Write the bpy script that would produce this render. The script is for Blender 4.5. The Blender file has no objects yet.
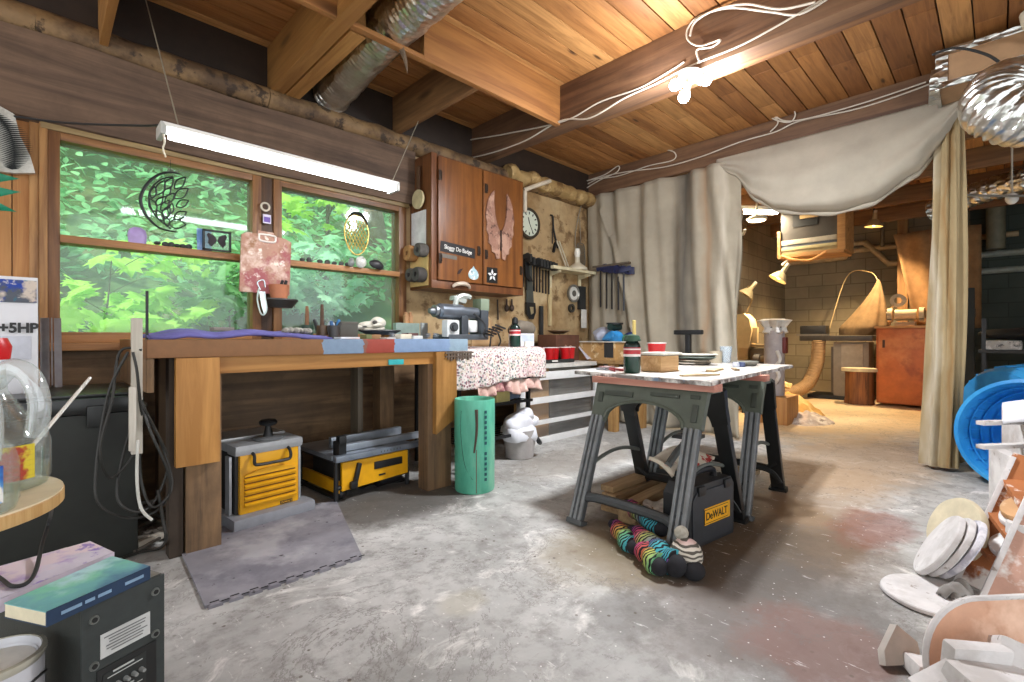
import bpy, bmesh, math, random
from mathutils import Vector, Matrix, Euler
from mathutils import noise as mnoise
C = bpy.context.scene.collection
SC = bpy.context.scene
R = math.radians
rnd = random.Random(7)

# ------------------------------------------------------------------ camera, sky, sun, exposure
YAW = 45.5
cam = bpy.data.cameras.new('camera'); cam.sensor_width = 36; cam.lens = 16.875; cam.clip_start = .03
cam.shift_y = -3 / 1024
co = bpy.data.objects.new('camera', cam); C.objects.link(co)
co.location = (0, 0, 1.05); co.rotation_euler = (R(90), 0, R(YAW - 90)); SC.camera = co
SC.view_settings.view_transform = 'Standard'; SC.view_settings.look = 'None'
SC.view_settings.exposure = 0.9; SC.view_settings.gamma = 1; SC.view_settings.use_curve_mapping = False
w = bpy.data.worlds.new('sky'); SC.world = w; w.use_nodes = True
bg = w.node_tree.nodes['Background']; bg.inputs[0].default_value = (.93, .97, 1, 1); bg.inputs[1].default_value = 1.25
sl = bpy.data.lights.new('sun', 'SUN'); sl.energy = 3.2; sl.angle = R(8); sl.color = (1, .96, .86)
so = bpy.data.objects.new('sun', sl); C.objects.link(so); so.rotation_euler = (R(12), R(-32), 0)
SC.cycles.use_denoising = True
SC.cycles.max_bounces = 8; SC.cycles.diffuse_bounces = 5; SC.cycles.transparent_max_bounces = 16
SC.cycles.sample_clamp_indirect = 6; SC.cycles.caustics_reflective = False; SC.cycles.caustics_refractive = False

# ------------------------------------------------------------------ photo geometry: where a sight line meets a plane of the room
_f = (math.cos(R(YAW)), math.sin(R(YAW))); _r = (math.sin(R(YAW)), -math.cos(R(YAW)))
def _ray(px, py):
    a = (px - 512) / 480; b = (338 - py) / 480
    return _f[0] + a * _r[0], _f[1] + a * _r[1], b
def PZ(px, py, z=0.0):
    d = _ray(px, py); s = (z - 1.05) / d[2]; return Vector((d[0] * s, d[1] * s, z))
def PX(px, py, x):
    d = _ray(px, py); s = x / d[0]; return Vector((x, d[1] * s, 1.05 + d[2] * s))
def PY(px, py, y):
    d = _ray(px, py); s = y / d[1]; return Vector((d[0] * s, y, 1.05 + d[2] * s))
def PS(px, py, s):
    d = _ray(px, py); return Vector((d[0] * s, d[1] * s, 1.05 + d[2] * s))

# ------------------------------------------------------------------ materials
def lin(h):
    h = h.lstrip('#'); o = []
    if len(h) == 3: h = ''.join(q * 2 for q in h)
    for i in (0, 2, 4):
        v = int(h[i:i + 2], 16) / 255
        o.append(v / 12.92 if v <= .04045 else ((v + .055) / 1.055) ** 2.4)
    return (*o, 1)
_mc = {}
def _new(n):
    m = bpy.data.materials.new(n); m.use_nodes = True
    return m, m.node_tree, m.node_tree.nodes['Principled BSDF']
def _n(nt, t, **k):
    n = nt.nodes.new(t)
    for a, v in k.items(): setattr(n, a, v)
    return n
def _coord(nt, scale=(1, 1, 1), rot=(0, 0, 0)):
    t = _n(nt, 'ShaderNodeTexCoord'); mp = _n(nt, 'ShaderNodeMapping')
    mp.inputs['Scale'].default_value = scale; mp.inputs['Rotation'].default_value = rot
    nt.links.new(t.outputs['Object'], mp.inputs[0]); return mp.outputs[0]
def _noise(nt, vec, scale, detail=4, rough=.55, dist=0):
    n = _n(nt, 'ShaderNodeTexNoise'); n.inputs['Scale'].default_value = scale
    n.inputs['Detail'].default_value = detail; n.inputs['Roughness'].default_value = rough
    n.inputs['Distortion'].default_value = dist
    if vec is not None: nt.links.new(vec, n.inputs['Vector'])
    return n.outputs['Fac']
def _ramp(nt, fac, stops, interp='LINEAR'):
    r = _n(nt, 'ShaderNodeValToRGB'); e = r.color_ramp.elements; r.color_ramp.interpolation = interp
    while len(e) < len(stops): e.new(.5)
    for i, (p, c) in enumerate(stops): e[i].position = p; e[i].color = c if isinstance(c, tuple) else lin(c)
    if fac is not None: nt.links.new(fac, r.inputs[0])
    return r.outputs[0]
def _mix(nt, fac, a, b, mode='MIX'):
    m = _n(nt, 'ShaderNodeMix', data_type='RGBA', blend_type=mode)
    for i, v in ((0, fac), (6, a), (7, b)):
        if isinstance(v, (float, int)): m.inputs[i].default_value = v
        elif isinstance(v, tuple): m.inputs[i].default_value = v
        elif isinstance(v, str): m.inputs[i].default_value = lin(v)
        else: nt.links.new(v, m.inputs[i])
    return m.outputs[2]
def _bump(nt, b, h, st, dist=.01):
    n = _n(nt, 'ShaderNodeBump'); n.inputs['Strength'].default_value = st; n.inputs['Distance'].default_value = dist
    nt.links.new(h, n.inputs['Height']); nt.links.new(n.outputs[0], b.inputs['Normal'])
def _shade(c, k): return (min(c[0] * k, 1), min(c[1] * k, 1), min(c[2] * k, 1), 1)
def pl(h, rough=.55, metal=0., var=.18, sc=9., bump=0.):
    k = ('pl', h, rough, metal, var, sc, bump)
    if k in _mc: return _mc[k]
    m, nt, b = _new('surface_' + h.strip('#')); c = lin(h)
    v = _coord(nt); n = _noise(nt, v, sc, 5, .6)
    nt.links.new(_ramp(nt, n, [(.3, _shade(c, 1 - var)), (.7, _shade(c, 1 + var))]), b.inputs['Base Color'])
    b.inputs['Roughness'].default_value = rough; b.inputs['Metallic'].default_value = metal
    if bump: _bump(nt, b, _noise(nt, v, sc * 6, 4), bump)
    _mc[k] = m; return m
def wood(a, bb, axis='x', sc=1., rough=.6, knots=True, dirt=0.):
    k = ('wd', a, bb, axis, sc, rough, knots, dirt)
    if k in _mc: return _mc[k]
    m, nt, b = _new('wood_' + a.strip('#'))
    s = {'x': (.9, 14, 14), 'y': (14, .9, 14), 'z': (14, 14, .9)}[axis]
    v = _coord(nt, tuple(q * sc for q in s)); g = _noise(nt, v, 2.2, 6, .62, .6)
    col = _ramp(nt, g, [(.36, a), (.64, bb)])
    s2 = {'x': (.8, 4, 4), 'y': (4, .8, 4), 'z': (4, 4, .8)}[axis]
    v2 = _coord(nt, tuple(q * sc for q in s2)); big = _noise(nt, v2, 1.2, 3)
    col = _mix(nt, _ramp(nt, big, [(.35, (0, 0, 0, 1)), (.7, (.45, .45, .45, 1))]), col, _shade(lin(a), .6))
    if knots:
        s3 = {'x': (1.6, 6, 6), 'y': (6, 1.6, 6), 'z': (6, 6, 1.6)}[axis]
        vo = _n(nt, 'ShaderNodeTexVoronoi'); vo.inputs['Scale'].default_value = .8
        nt.links.new(_coord(nt, tuple(q * sc for q in s3)), vo.inputs['Vector'])
        col = _mix(nt, _ramp(nt, vo.outputs['Distance'], [(.05, (.85, .85, .85, 1)), (.13, (0, 0, 0, 1))]), col, _shade(lin(a), .35))
    if dirt:
        col = _mix(nt, _ramp(nt, _noise(nt, _coord(nt), 5, 6, .7), [(.45, (0, 0, 0, 1)), (.7, (dirt, dirt, dirt, 1))]), col, '#2b2118')
    nt.links.new(col, b.inputs['Base Color']); b.inputs['Roughness'].default_value = rough
    _bump(nt, b, g, .35, .006); _mc[k] = m; return m
def glass(h='#ffffff', haze=.06, gloss=.07):
    k = ('gl', h, haze, gloss)
    if k in _mc: return _mc[k]
    m, nt, b = _new('glass'); out = nt.nodes['Material Output']
    t = _n(nt, 'ShaderNodeBsdfTransparent'); t.inputs[0].default_value = lin(h)
    g = _n(nt, 'ShaderNodeBsdfGlossy'); g.inputs['Roughness'].default_value = .05
    d = _n(nt, 'ShaderNodeBsdfDiffuse'); d.inputs[0].default_value = lin(h)
    m1 = _n(nt, 'ShaderNodeMixShader'); m1.inputs[0].default_value = haze
    nt.links.new(t.outputs[0], m1.inputs[1]); nt.links.new(d.outputs[0], m1.inputs[2])
    m2 = _n(nt, 'ShaderNodeMixShader'); m2.inputs[0].default_value = gloss
    nt.links.new(m1.outputs[0], m2.inputs[1]); nt.links.new(g.outputs[0], m2.inputs[2])
    nt.links.new(m2.outputs[0], out.inputs[0]); _mc[k] = m; return m
def emit(h, st):
    k = ('em', h, st)
    if k in _mc: return _mc[k]
    m, nt, b = _new('lit'); b.inputs['Base Color'].default_value = lin(h)
    b.inputs['Emission Color'].default_value = lin(h); b.inputs['Emission Strength'].default_value = st
    _mc[k] = m; return m
def bands(axis, stops, rough=.6, var=.2):
    """paint bands that change along one axis of the object (metres)"""
    m, nt, b = _new('paint_bands'); t = _n(nt, 'ShaderNodeTexCoord'); s = _n(nt, 'ShaderNodeSeparateXYZ')
    nt.links.new(t.outputs['Object'], s.inputs[0]); lo = stops[0][0]; hi = stops[-1][0] + 1e-3
    mr = _n(nt, 'ShaderNodeMapRange'); mr.inputs[1].default_value = lo; mr.inputs[2].default_value = hi
    nz = _noise(nt, _coord(nt), 30, 3); ad = _n(nt, 'ShaderNodeMath', operation='MULTIPLY_ADD')
    nt.links.new(nz, ad.inputs[0]); ad.inputs[1].default_value = .03 * (hi - lo); nt.links.new(s.outputs['XYZ'.index(axis)], ad.inputs[2])
    nt.links.new(ad.outputs[0], mr.inputs[0])
    col = _ramp(nt, mr.outputs[0], [((p - lo) / (hi - lo), c) for p, c in stops], 'CONSTANT')
    gr = _ramp(nt, _noise(nt, _coord(nt), 18, 6, .65), [(.3, _shade((1, 1, 1, 1), 1 - var)), (.7, (1, 1, 1, 1))])
    nt.links.new(_mix(nt, 1.0, col, gr, 'MULTIPLY'), b.inputs['Base Color']); b.inputs['Roughness'].default_value = rough
    return m
def blotch(base, spots, rough=.7, bump=.2, bs=20):
    """base colour with several noise-shaped patches: (colour, noise scale, low, high)"""
    m, nt, b = _new('blotched'); v = _coord(nt); c = lin(base)
    col = _ramp(nt, _noise(nt, v, 6, 6, .65), [(.3, _shade(c, .82)), (.7, _shade(c, 1.12))])
    for i, (h, sc, lo, hi) in enumerate(spots):
        vv = _coord(nt, (1, 1, 1), (i * 1.3 + .4, i * .7, i * 2.1))
        col = _mix(nt, _ramp(nt, _noise(nt, vv, sc, 5, .62), [(lo, (0, 0, 0, 1)), (hi, (1, 1, 1, 1))]), col, h)
    nt.links.new(col, b.inputs['Base Color']); b.inputs['Roughness'].default_value = rough
    if bump: _bump(nt, b, _noise(nt, v, bs, 5, .6), bump)
    return m
def stripes(cols, axis='x', scale=30, dist=6, rough=.9, dark='#15151a', base_scale=3.5):
    """zebra-like dark stripes over slowly changing colours"""
    m, nt, b = _new('zebra'); v = _coord(nt)
    t = _n(nt, 'ShaderNodeTexCoord'); s = _n(nt, 'ShaderNodeSeparateXYZ'); nt.links.new(t.outputs['Object'], s.inputs[0])
    mu = _n(nt, 'ShaderNodeMath', operation='MULTIPLY'); mu.inputs[1].default_value = base_scale
    nt.links.new(s.outputs['XYZ'.index(axis.upper())], mu.inputs[0])
    fr = _n(nt, 'ShaderNodeMath', operation='FRACT'); nt.links.new(mu.outputs[0], fr.inputs[0])
    col = _ramp(nt, fr.outputs[0], [(i / len(cols), c) for i, c in enumerate(cols)])
    wv = _n(nt, 'ShaderNodeTexWave', bands_direction=axis.upper()); wv.inputs['Scale'].default_value = scale
    wv.inputs['Distortion'].default_value = dist; wv.inputs['Detail'].default_value = 1
    nt.links.new(v, wv.inputs['Vector'])
    f = _ramp(nt, wv.outputs['Fac'], [(.40, (0, 0, 0, 1)), (.5, (1, 1, 1, 1))])
    nt.links.new(_mix(nt, f, dark, col), b.inputs['Base Color']); b.inputs['Roughness'].default_value = rough
    return m

# ------------------------------------------------------------------ mesh collector
def frame(o, ux, uy):
    ux = Vector(ux).normalized(); uy = Vector(uy); uy = (uy - ux * uy.dot(ux)).normalized(); uz = ux.cross(uy)
    m = Matrix((ux, uy, uz)).transposed().to_4x4(); m.translation = Vector(o); return m
def catmull(pts, n=6, closed=False):
    P = [Vector(p) for p in pts]; out = []; N = len(P); rng = range(N if closed else N - 1)
    for i in rng:
        g = (lambda k: P[k % N]) if closed else (lambda k: P[max(0, min(N - 1, k))])
        a, b, c, d = g(i - 1), g(i), g(i + 1), g(i + 2)
        for j in range(n):
            t = j / n
            out.append(.5 * (2 * b + (c - a) * t + (2 * a - 5 * b + 4 * c - d) * t * t + (3 * b - a - 3 * c + d) * t ** 3))
    if not closed: out.append(P[-1])
    return out
RM = {}
class MB:
    def __init__(s): s.bm = bmesh.new()
    def merge(s, t, M=None):
        if M is not None: bmesh.ops.transform(t, matrix=M, verts=t.verts)
        mp = {v: s.bm.verts.new(v.co) for v in t.verts}
        for f in t.faces:
            try: s.bm.faces.new([mp[v] for v in f.verts])
            except ValueError: pass
        t.free(); return s
    def box(s, c, d, rot=(0, 0, 0), bev=0., M=None):
        t = bmesh.new(); bmesh.ops.create_cube(t, size=1)
        bmesh.ops.scale(t, vec=Vector(d), verts=t.verts)
        if bev: bmesh.ops.bevel(t, geom=t.edges[:], offset=min(bev, min(d) * .45), segments=2, profile=.7, affect='EDGES')
        m = Matrix.Translation(Vector(c)) @ Euler(rot).to_matrix().to_4x4()
        return s.merge(t, m if M is None else M @ m)
    def b2(s, x0, x1, y0, y1, z0, z1, bev=0.):
        return s.box(((x0 + x1) / 2, (y0 + y1) / 2, (z0 + z1) / 2), (abs(x1 - x0), abs(y1 - y0), abs(z1 - z0)), bev=bev)
    def bar(s, p0, p1, wd, th, up=(0, 0, 1), bev=0.):
        p0 = Vector(p0); p1 = Vector(p1); d = p1 - p0; u = Vector(up)
        if abs(d.normalized().dot(u)) > .98: u = Vector((1, 0, 0))
        M = frame((p0 + p1) / 2, d, d.cross(u).cross(d) if False else u.cross(d))
        return s.box((0, 0, 0), (d.length, wd, th), bev=bev, M=M)
    def cyl(s, p0, p1, r0, r1=None, seg=16, cap=True):
        p0 = Vector(p0); p1 = Vector(p1); r1 = r0 if r1 is None else r1; d = p1 - p0
        t = bmesh.new(); bmesh.ops.create_cone(t, cap_ends=cap, segments=seg, radius1=max(r0, 1e-5), radius2=max(r1, 1e-5), depth=d.length)
        q = Vector((0, 0, 1)).rotation_difference(d.normalized()).to_matrix().to_4x4()
        return s.merge(t, Matrix.Translation((p0 + p1) / 2) @ q)
    def ball(s, c, r, rot=(0, 0, 0), seg=16, M=None):
        t = bmesh.new(); bmesh.ops.create_uvsphere(t, u_segments=seg, v_segments=max(6, seg // 2 + 2), radius=1)
        rr = (r, r, r) if isinstance(r, (int, float)) else r
        bmesh.ops.scale(t, vec=Vector(rr), verts=t.verts)
        m = Matrix.Translation(Vector(c)) @ Euler(rot).to_matrix().to_4x4()
        return s.merge(t, m if M is None else M @ m)
    def tube(s, pts, r, seg=8, sm=0, closed=False, cap=True):
        P = catmull(pts, sm, closed) if sm else [Vector(p) for p in pts]
        N = len(P); rings = []; prev = None
        rad = r if callable(r) else (lambda t: r)
        for i, p in enumerate(P):
            a = P[(i + 1) % N] if (closed or i < N - 1) else P[i]; b = P[i - 1] if (closed or i > 0) else P[i]
            d = (a - b)
            d = d.normalized() if d.length > 1e-9 else Vector((0, 0, 1))
            if prev is None:
                u = Vector((0, 0, 1)) if abs(d.z) < .9 else Vector((1, 0, 0)); u = (u - d * u.dot(d)).normalized()
            else:
                u = prev - d * prev.dot(d); u = u.normalized() if u.length > 1e-6 else d.orthogonal().normalized()
            prev = u; v = d.cross(u); rr = rad(i / max(1, N - 1))
            rings.append([s.bm.verts.new(p + (u * math.cos(k * 2 * math.pi / seg) + v * math.sin(k * 2 * math.pi / seg)) * rr) for k in range(seg)])
        for i in range(N if closed else N - 1):
            a = rings[i]; b = rings[(i + 1) % N]
            for k in range(seg): s.bm.faces.new((a[k], a[(k + 1) % seg], b[(k + 1) % seg], b[k]))
        if cap and not closed: s.bm.faces.new(rings[0][::-1]); s.bm.faces.new(rings[-1])
        return s
    def lathe(s, prof, M=None, seg=28, wob=None):
        M = M or Matrix(); rings = []
        if not isinstance(M, Matrix): M = Matrix.Translation(Vector(M))
        for i, (r, z) in enumerate(prof):
            if r < 1e-6: rings.append([s.bm.verts.new(M @ Vector((0, 0, z)))])
            else:
                rg = []
                for k in range(seg):
                    a = k * 2 * math.pi / seg; q = r * (wob(a, z, i) if wob else 1)
                    rg.append(s.bm.verts.new(M @ Vector((q * math.cos(a), q * math.sin(a), z))))
                rings.append(rg)
        for a, b in zip(rings, rings[1:]):
            for k in range(seg):
                k2 = (k + 1) % seg
                if len(a) == 1 and len(b) == 1: break
                if len(a) == 1: s.bm.faces.new((a[0], b[k2], b[k]))
                elif len(b) == 1: s.bm.faces.new((a[k], a[k2], b[0]))
                else: s.bm.faces.new((a[k], a[k2], b[k2], b[k]))
        return s
    def prism(s, pts, th, M=None):
        M = M or Matrix()
        if not isinstance(M, Matrix): M = Matrix.Translation(Vector(M))
        a = [s.bm.verts.new(M @ Vector((x, y, 0))) for x, y in pts]; b = [s.bm.verts.new(M @ Vector((x, y, th))) for x, y in pts]
        s.bm.faces.new(a[::-1]); s.bm.faces.new(b); n = len(pts)
        for i in range(n): s.bm.faces.new((a[i], a[(i + 1) % n], b[(i + 1) % n], b[i]))
        return s
    def sheet(s, fn, nu, nv, closed_u=False):
        g = [[s.bm.verts.new(Vector(fn(i / nu, j / nv))) for j in range(nv + 1)] for i in range(nu if closed_u else nu + 1)]
        for i in range(nu):
            i2 = (i + 1) % nu if closed_u else i + 1
            for j in range(nv): s.bm.faces.new((g[i][j], g[i2][j], g[i2][j + 1], g[i][j + 1]))
        return s
    def build(s, name, mat, par=None, smooth=35, w=False, solid=0., jit=0.):
        if w and par is not None:
            top = par
            while top.parent: top = top.parent
            bmesh.ops.transform(s.bm, matrix=RM[top.name].inverted(), verts=s.bm.verts)
        if jit:
            for v in s.bm.verts: v.co += mnoise.noise_vector(v.co * 9) * jit
        bmesh.ops.recalc_face_normals(s.bm, faces=s.bm.faces)
        me = bpy.data.meshes.new(name); s.bm.to_mesh(me); s.bm.free()
        o = bpy.data.objects.new(name, me); C.objects.link(o)
        if mat is not None: me.materials.append(mat)
        if smooth:
            me.polygons.foreach_set('use_smooth', [True] * len(me.polygons)); me.set_sharp_from_angle(angle=R(smooth))
        if par is not None: o.parent = par
        else: RM[o.name] = Matrix()
        if solid:
            md = o.modifiers.new('thickness', 'SOLIDIFY'); md.thickness = solid; md.offset = 0
        return o
def thing(name, label, cat, loc=(0, 0, 0), rz=0., group=None, rot=None):
    o = bpy.data.objects.new(name, None); C.objects.link(o); o.empty_display_size = .1
    o.location = loc; o.rotation_euler = rot if rot else (0, 0, rz)
    RM[o.name] = Matrix.Translation(Vector(loc)) @ o.rotation_euler.to_matrix().to_4x4()
    o['label'] = label; o['category'] = cat
    if group: o['group'] = group
    return o
def tag(o, label, cat, group=None, kind=None):
    o['label'] = label; o['category'] = cat
    if group: o['group'] = group
    if kind: o['kind'] = kind
    return o
def struct(o, label=None):
    o['kind'] = 'structure'
    if label: o['label'] = label
    return o
def dup(src, loc=None, rz=None, label=None, scale=None, par=None, rot=None):
    c = src.copy(); C.objects.link(c)
    if par is not None: c.parent = par
    else:
        if loc is not None: c.location = loc
        if rz is not None: c.rotation_euler = (0, 0, rz)
        if rot is not None: c.rotation_euler = rot
        if scale is not None: c.scale = scale if not isinstance(scale, (int, float)) else (scale,) * 3
        if label: c['label'] = label
    for ch in [x for x in src.children]: dup(ch, par=c)
    return c
def text(s, size, M, mat, par, name='lettering', ext=.0008, align='CENTER', w=True, sx=1., bold=0.):
    cu = bpy.data.curves.new(name, 'FONT'); cu.body = s; cu.size = size; cu.extrude = ext; cu.offset = bold; cu.align_x = align; cu.align_y = 'CENTER'
    f = bpy.data.objects.new('font', cu); C.objects.link(f); bpy.context.view_layer.update()
    me = bpy.data.meshes.new_from_object(f.evaluated_get(bpy.context.evaluated_depsgraph_get())); me.name = name
    bpy.data.objects.remove(f); bpy.data.curves.remove(cu)
    if w:
        top = par
        while top.parent: top = top.parent
        M = RM[top.name].inverted() @ M
    me.transform(M @ Matrix.Diagonal((sx, 1, 1, 1))); me.materials.clear(); me.materials.append(mat)
    o = bpy.data.objects.new(name, me); C.objects.link(o); o.parent = par; return o

# ================================================================== THE ROOM
def concrete():
    m, nt, b = _new('concrete_floor'); v = _coord(nt)
    n1 = _noise(nt, v, 1.3, 8, .65, .4)
    col = _ramp(nt, n1, [(.28, '#82817e'), (.48, '#a8a7a4'), (.72, '#cac9c6')])
    fine = _noise(nt, v, 9, 8, .75)
    col = _mix(nt, _ramp(nt, fine, [(.48, (0, 0, 0, 1)), (.66, (.75, .75, .75, 1))]), col, '#7b7874')
    # light plaster smears
    sm = _noise(nt, _coord(nt, (1, 1, 1), (0, 0, .8)), 3.2, 8, .7, 1.)
    col = _mix(nt, _ramp(nt, sm, [(.56, (0, 0, 0, 1)), (.68, (.85, .85, .85, 1))]), col, '#e6e3de')
    def patch(cx, cy, rx, ry, colr, k, nz=.5, rot=0.):
        mp = _coord(nt); g = _n(nt, 'ShaderNodeMapping', vector_type='TEXTURE'); g.inputs['Location'].default_value = (cx, cy, 0)
        g.inputs['Rotation'].default_value = (0, 0, rot); g.inputs['Scale'].default_value = (rx, ry, 1); nt.links.new(mp, g.inputs[0])
        gr = _n(nt, 'ShaderNodeTexGradient', gradient_type='SPHERICAL'); nt.links.new(g.outputs[0], gr.inputs[0])
        ad = _n(nt, 'ShaderNodeMath', operation='MULTIPLY_ADD'); nt.links.new(_noise(nt, v, 5, 8, .7), ad.inputs[0])
        ad.inputs[1].default_value = nz; nt.links.new(gr.outputs['Fac'], ad.inputs[2]); nz_ = nz
        return _mix(nt, _ramp(nt, ad.outputs[0], [(.25 + nz * .4, (0, 0, 0, 1)), (.42 + nz * .62, (k, k, k, 1))]), nt_col[0], colr)
    nt_col = [col]
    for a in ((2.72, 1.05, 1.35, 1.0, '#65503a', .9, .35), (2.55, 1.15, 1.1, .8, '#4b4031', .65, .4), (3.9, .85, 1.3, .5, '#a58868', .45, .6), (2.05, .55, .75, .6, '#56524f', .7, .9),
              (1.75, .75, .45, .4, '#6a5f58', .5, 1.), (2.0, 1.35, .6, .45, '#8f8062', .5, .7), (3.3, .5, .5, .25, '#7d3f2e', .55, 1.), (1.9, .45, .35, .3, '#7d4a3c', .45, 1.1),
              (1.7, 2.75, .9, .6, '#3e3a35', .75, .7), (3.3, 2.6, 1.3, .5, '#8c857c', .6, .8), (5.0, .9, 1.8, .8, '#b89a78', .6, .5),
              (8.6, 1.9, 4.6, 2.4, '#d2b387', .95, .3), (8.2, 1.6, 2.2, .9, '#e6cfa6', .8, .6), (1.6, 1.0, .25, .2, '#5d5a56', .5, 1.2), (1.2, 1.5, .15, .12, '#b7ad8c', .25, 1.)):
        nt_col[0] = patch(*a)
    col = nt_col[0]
    sp = _n(nt, 'ShaderNodeTexVoronoi'); sp.inputs['Scale'].default_value = 16; nt.links.new(v, sp.inputs['Vector'])
    gate = _ramp(nt, _noise(nt, v, 2.2, 4), [(.45, (0, 0, 0, 1)), (.6, (1, 1, 1, 1))])
    dots = _ramp(nt, sp.outputs['Distance'], [(.08, (1, 1, 1, 1)), (.13, (0, 0, 0, 1))])
    col = _mix(nt, _mix(nt, 1., dots, gate, 'MULTIPLY'), col, '#55493f')
    sp2 = _n(nt, 'ShaderNodeTexVoronoi'); sp2.inputs['Scale'].default_value = 23; nt.links.new(_coord(nt, (1, 1, 1), (0, 0, 1)), sp2.inputs['Vector'])
    col = _mix(nt, _ramp(nt, sp2.outputs['Distance'], [(.05, (.8, .8, .8, 1)), (.09, (0, 0, 0, 1))]), col, '#e2e0dc')
    ck = _noise(nt, _coord(nt, (1, 1, 1), (0, 0, .4)), 1.1, 9, .72, .6)
    col = _mix(nt, _ramp(nt, ck, [(.494, (0, 0, 0, 1)), (.5, (.75, .75, .75, 1)), (.506, (0, 0, 0, 1))]), col, '#6a6460')
    sc_ = _noise(nt, _coord(nt, (2.5, 14, 1), (0, 0, .6)), 2.4, 6, .7)
    col = _mix(nt, _ramp(nt, sc_, [(.62, (0, 0, 0, 1)), (.70, (.6, .6, .6, 1))]), col, '#6f6963')
    sc2 = _noise(nt, _coord(nt, (12, 2.5, 1), (0, 0, .2)), 2.2, 6, .7)
    col = _mix(nt, _ramp(nt, sc2, [(.63, (0, 0, 0, 1)), (.70, (.7, .7, .7, 1))]), col, '#e4e2df')
    nt.links.new(col, b.inputs['Base Color']); b.inputs['Roughness'].default_value = .62
    _bump(nt, b, fine, .35, .006); return m
def block_wall(h1, h2, mo):
    m, nt, b = _new('block_masonry'); t = _n(nt, 'ShaderNodeTexCoord'); s = _n(nt, 'ShaderNodeSeparateXYZ'); nt.links.new(t.outputs['Object'], s.inputs[0])
    ad = _n(nt, 'ShaderNodeMath', operation='ADD'); nt.links.new(s.outputs[0], ad.inputs[0]); nt.links.new(s.outputs[1], ad.inputs[1])
    cb = _n(nt, 'ShaderNodeCombineXYZ'); nt.links.new(ad.outputs[0], cb.inputs[0]); nt.links.new(s.outputs[2], cb.inputs[1])
    br = _n(nt, 'ShaderNodeTexBrick'); br.inputs['Scale'].default_value = 1; br.inputs['Brick Width'].default_value = .46; br.inputs['Row Height'].default_value = .23
    br.inputs['Mortar Size'].default_value = .008; br.inputs['Color1'].default_value = lin(h1); br.inputs['Color2'].default_value = lin(h2); br.inputs['Mortar'].default_value = lin(mo)
    nt.links.new(cb.outputs[0], br.inputs['Vector'])
    col = _mix(nt, 1., br.outputs['Color'], _ramp(nt, _noise(nt, _coord(nt), 3, 6), [(.3, (.75, .75, .75, 1)), (.7, (1, 1, 1, 1))]), 'MULTIPLY')
    nt.links.new(col, b.inputs['Base Color']); b.inputs['Roughness'].default_value = .8
    _bump(nt, b, br.outputs['Fac'], -.6, .01); return m
def planks_mat(axis_w='Y', pw=.165):
    m, nt, b = _new('ceiling_planks'); t = _n(nt, 'ShaderNodeTexCoord'); s = _n(nt, 'ShaderNodeSeparateXYZ'); nt.links.new(t.outputs['Object'], s.inputs[0])
    dv = _n(nt, 'ShaderNodeMath', operation='DIVIDE'); dv.inputs[1].default_value = pw; nt.links.new(s.outputs['XYZ'.index(axis_w)], dv.inputs[0])
    of = _n(nt, 'ShaderNodeMath', operation='ADD'); of.inputs[1].default_value = 3.5 / .165 + 40.0; nt.links.new(dv.outputs[0], of.inputs[0]); dv = of
    fl = _n(nt, 'ShaderNodeMath', operation='FLOOR'); nt.links.new(dv.outputs[0], fl.inputs[0])
    wn = _n(nt, 'ShaderNodeTexWhiteNoise', noise_dimensions='1D'); nt.links.new(fl.outputs[0], wn.inputs['W'])
    base = _ramp(nt, wn.outputs['Value'], [(0, '#8a5a32'), (.35, '#a06c3a'), (.7, '#b27d48'), (1, '#c49259')])
    v = _coord(nt, (.9, 12, 12)); g = _noise(nt, v, 2.4, 6, .62, .8)
    col = _mix(nt, 1., base, _ramp(nt, g, [(.25, (.5, .42, .36, 1)), (.6, (1, 1, 1, 1))]), 'MULTIPLY')
    vo = _n(nt, 'ShaderNodeTexVoronoi'); vo.inputs['Scale'].default_value = 1.2; nt.links.new(_coord(nt, (1.4, 5.5, 5.5)), vo.inputs['Vector'])
    col = _mix(nt, _ramp(nt, vo.outputs['Distance'], [(.05, (.9, .9, .9, 1)), (.12, (0, 0, 0, 1))]), col, '#3c2110')
    nt.links.new(col, b.inputs['Base Color']); b.inputs['Roughness'].default_value = .55; _bump(nt, b, g, .2, .004); return m

M_FLOOR = concrete(); M_PLANK = planks_mat()
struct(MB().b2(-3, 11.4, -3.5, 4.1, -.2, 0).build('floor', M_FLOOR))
mb = MB(); y = -3.5
while y < 4.0:
    for x0, x1 in ((-3, 1.6 + rnd.uniform(-.3, .3)), (None, 4.55 + rnd.uniform(-.4, .4)), (None, 8.0 + rnd.uniform(-.5, .5)), (None, 11.4)):
        x0 = xp if x0 is None else x0; xp = x1
        mb.b2(x0 + .0015, x1 - .0015, y + .004, y + .161, 3.22, 3.25, bev=.007)
    y += .165
struct(mb.build('ceiling', M_PLANK))
struct(MB().b2(-3, 11.4, -3.5, 4.4, 3.252, 3.4).build('roof_slab', pl('#3a2a1c')))

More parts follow.
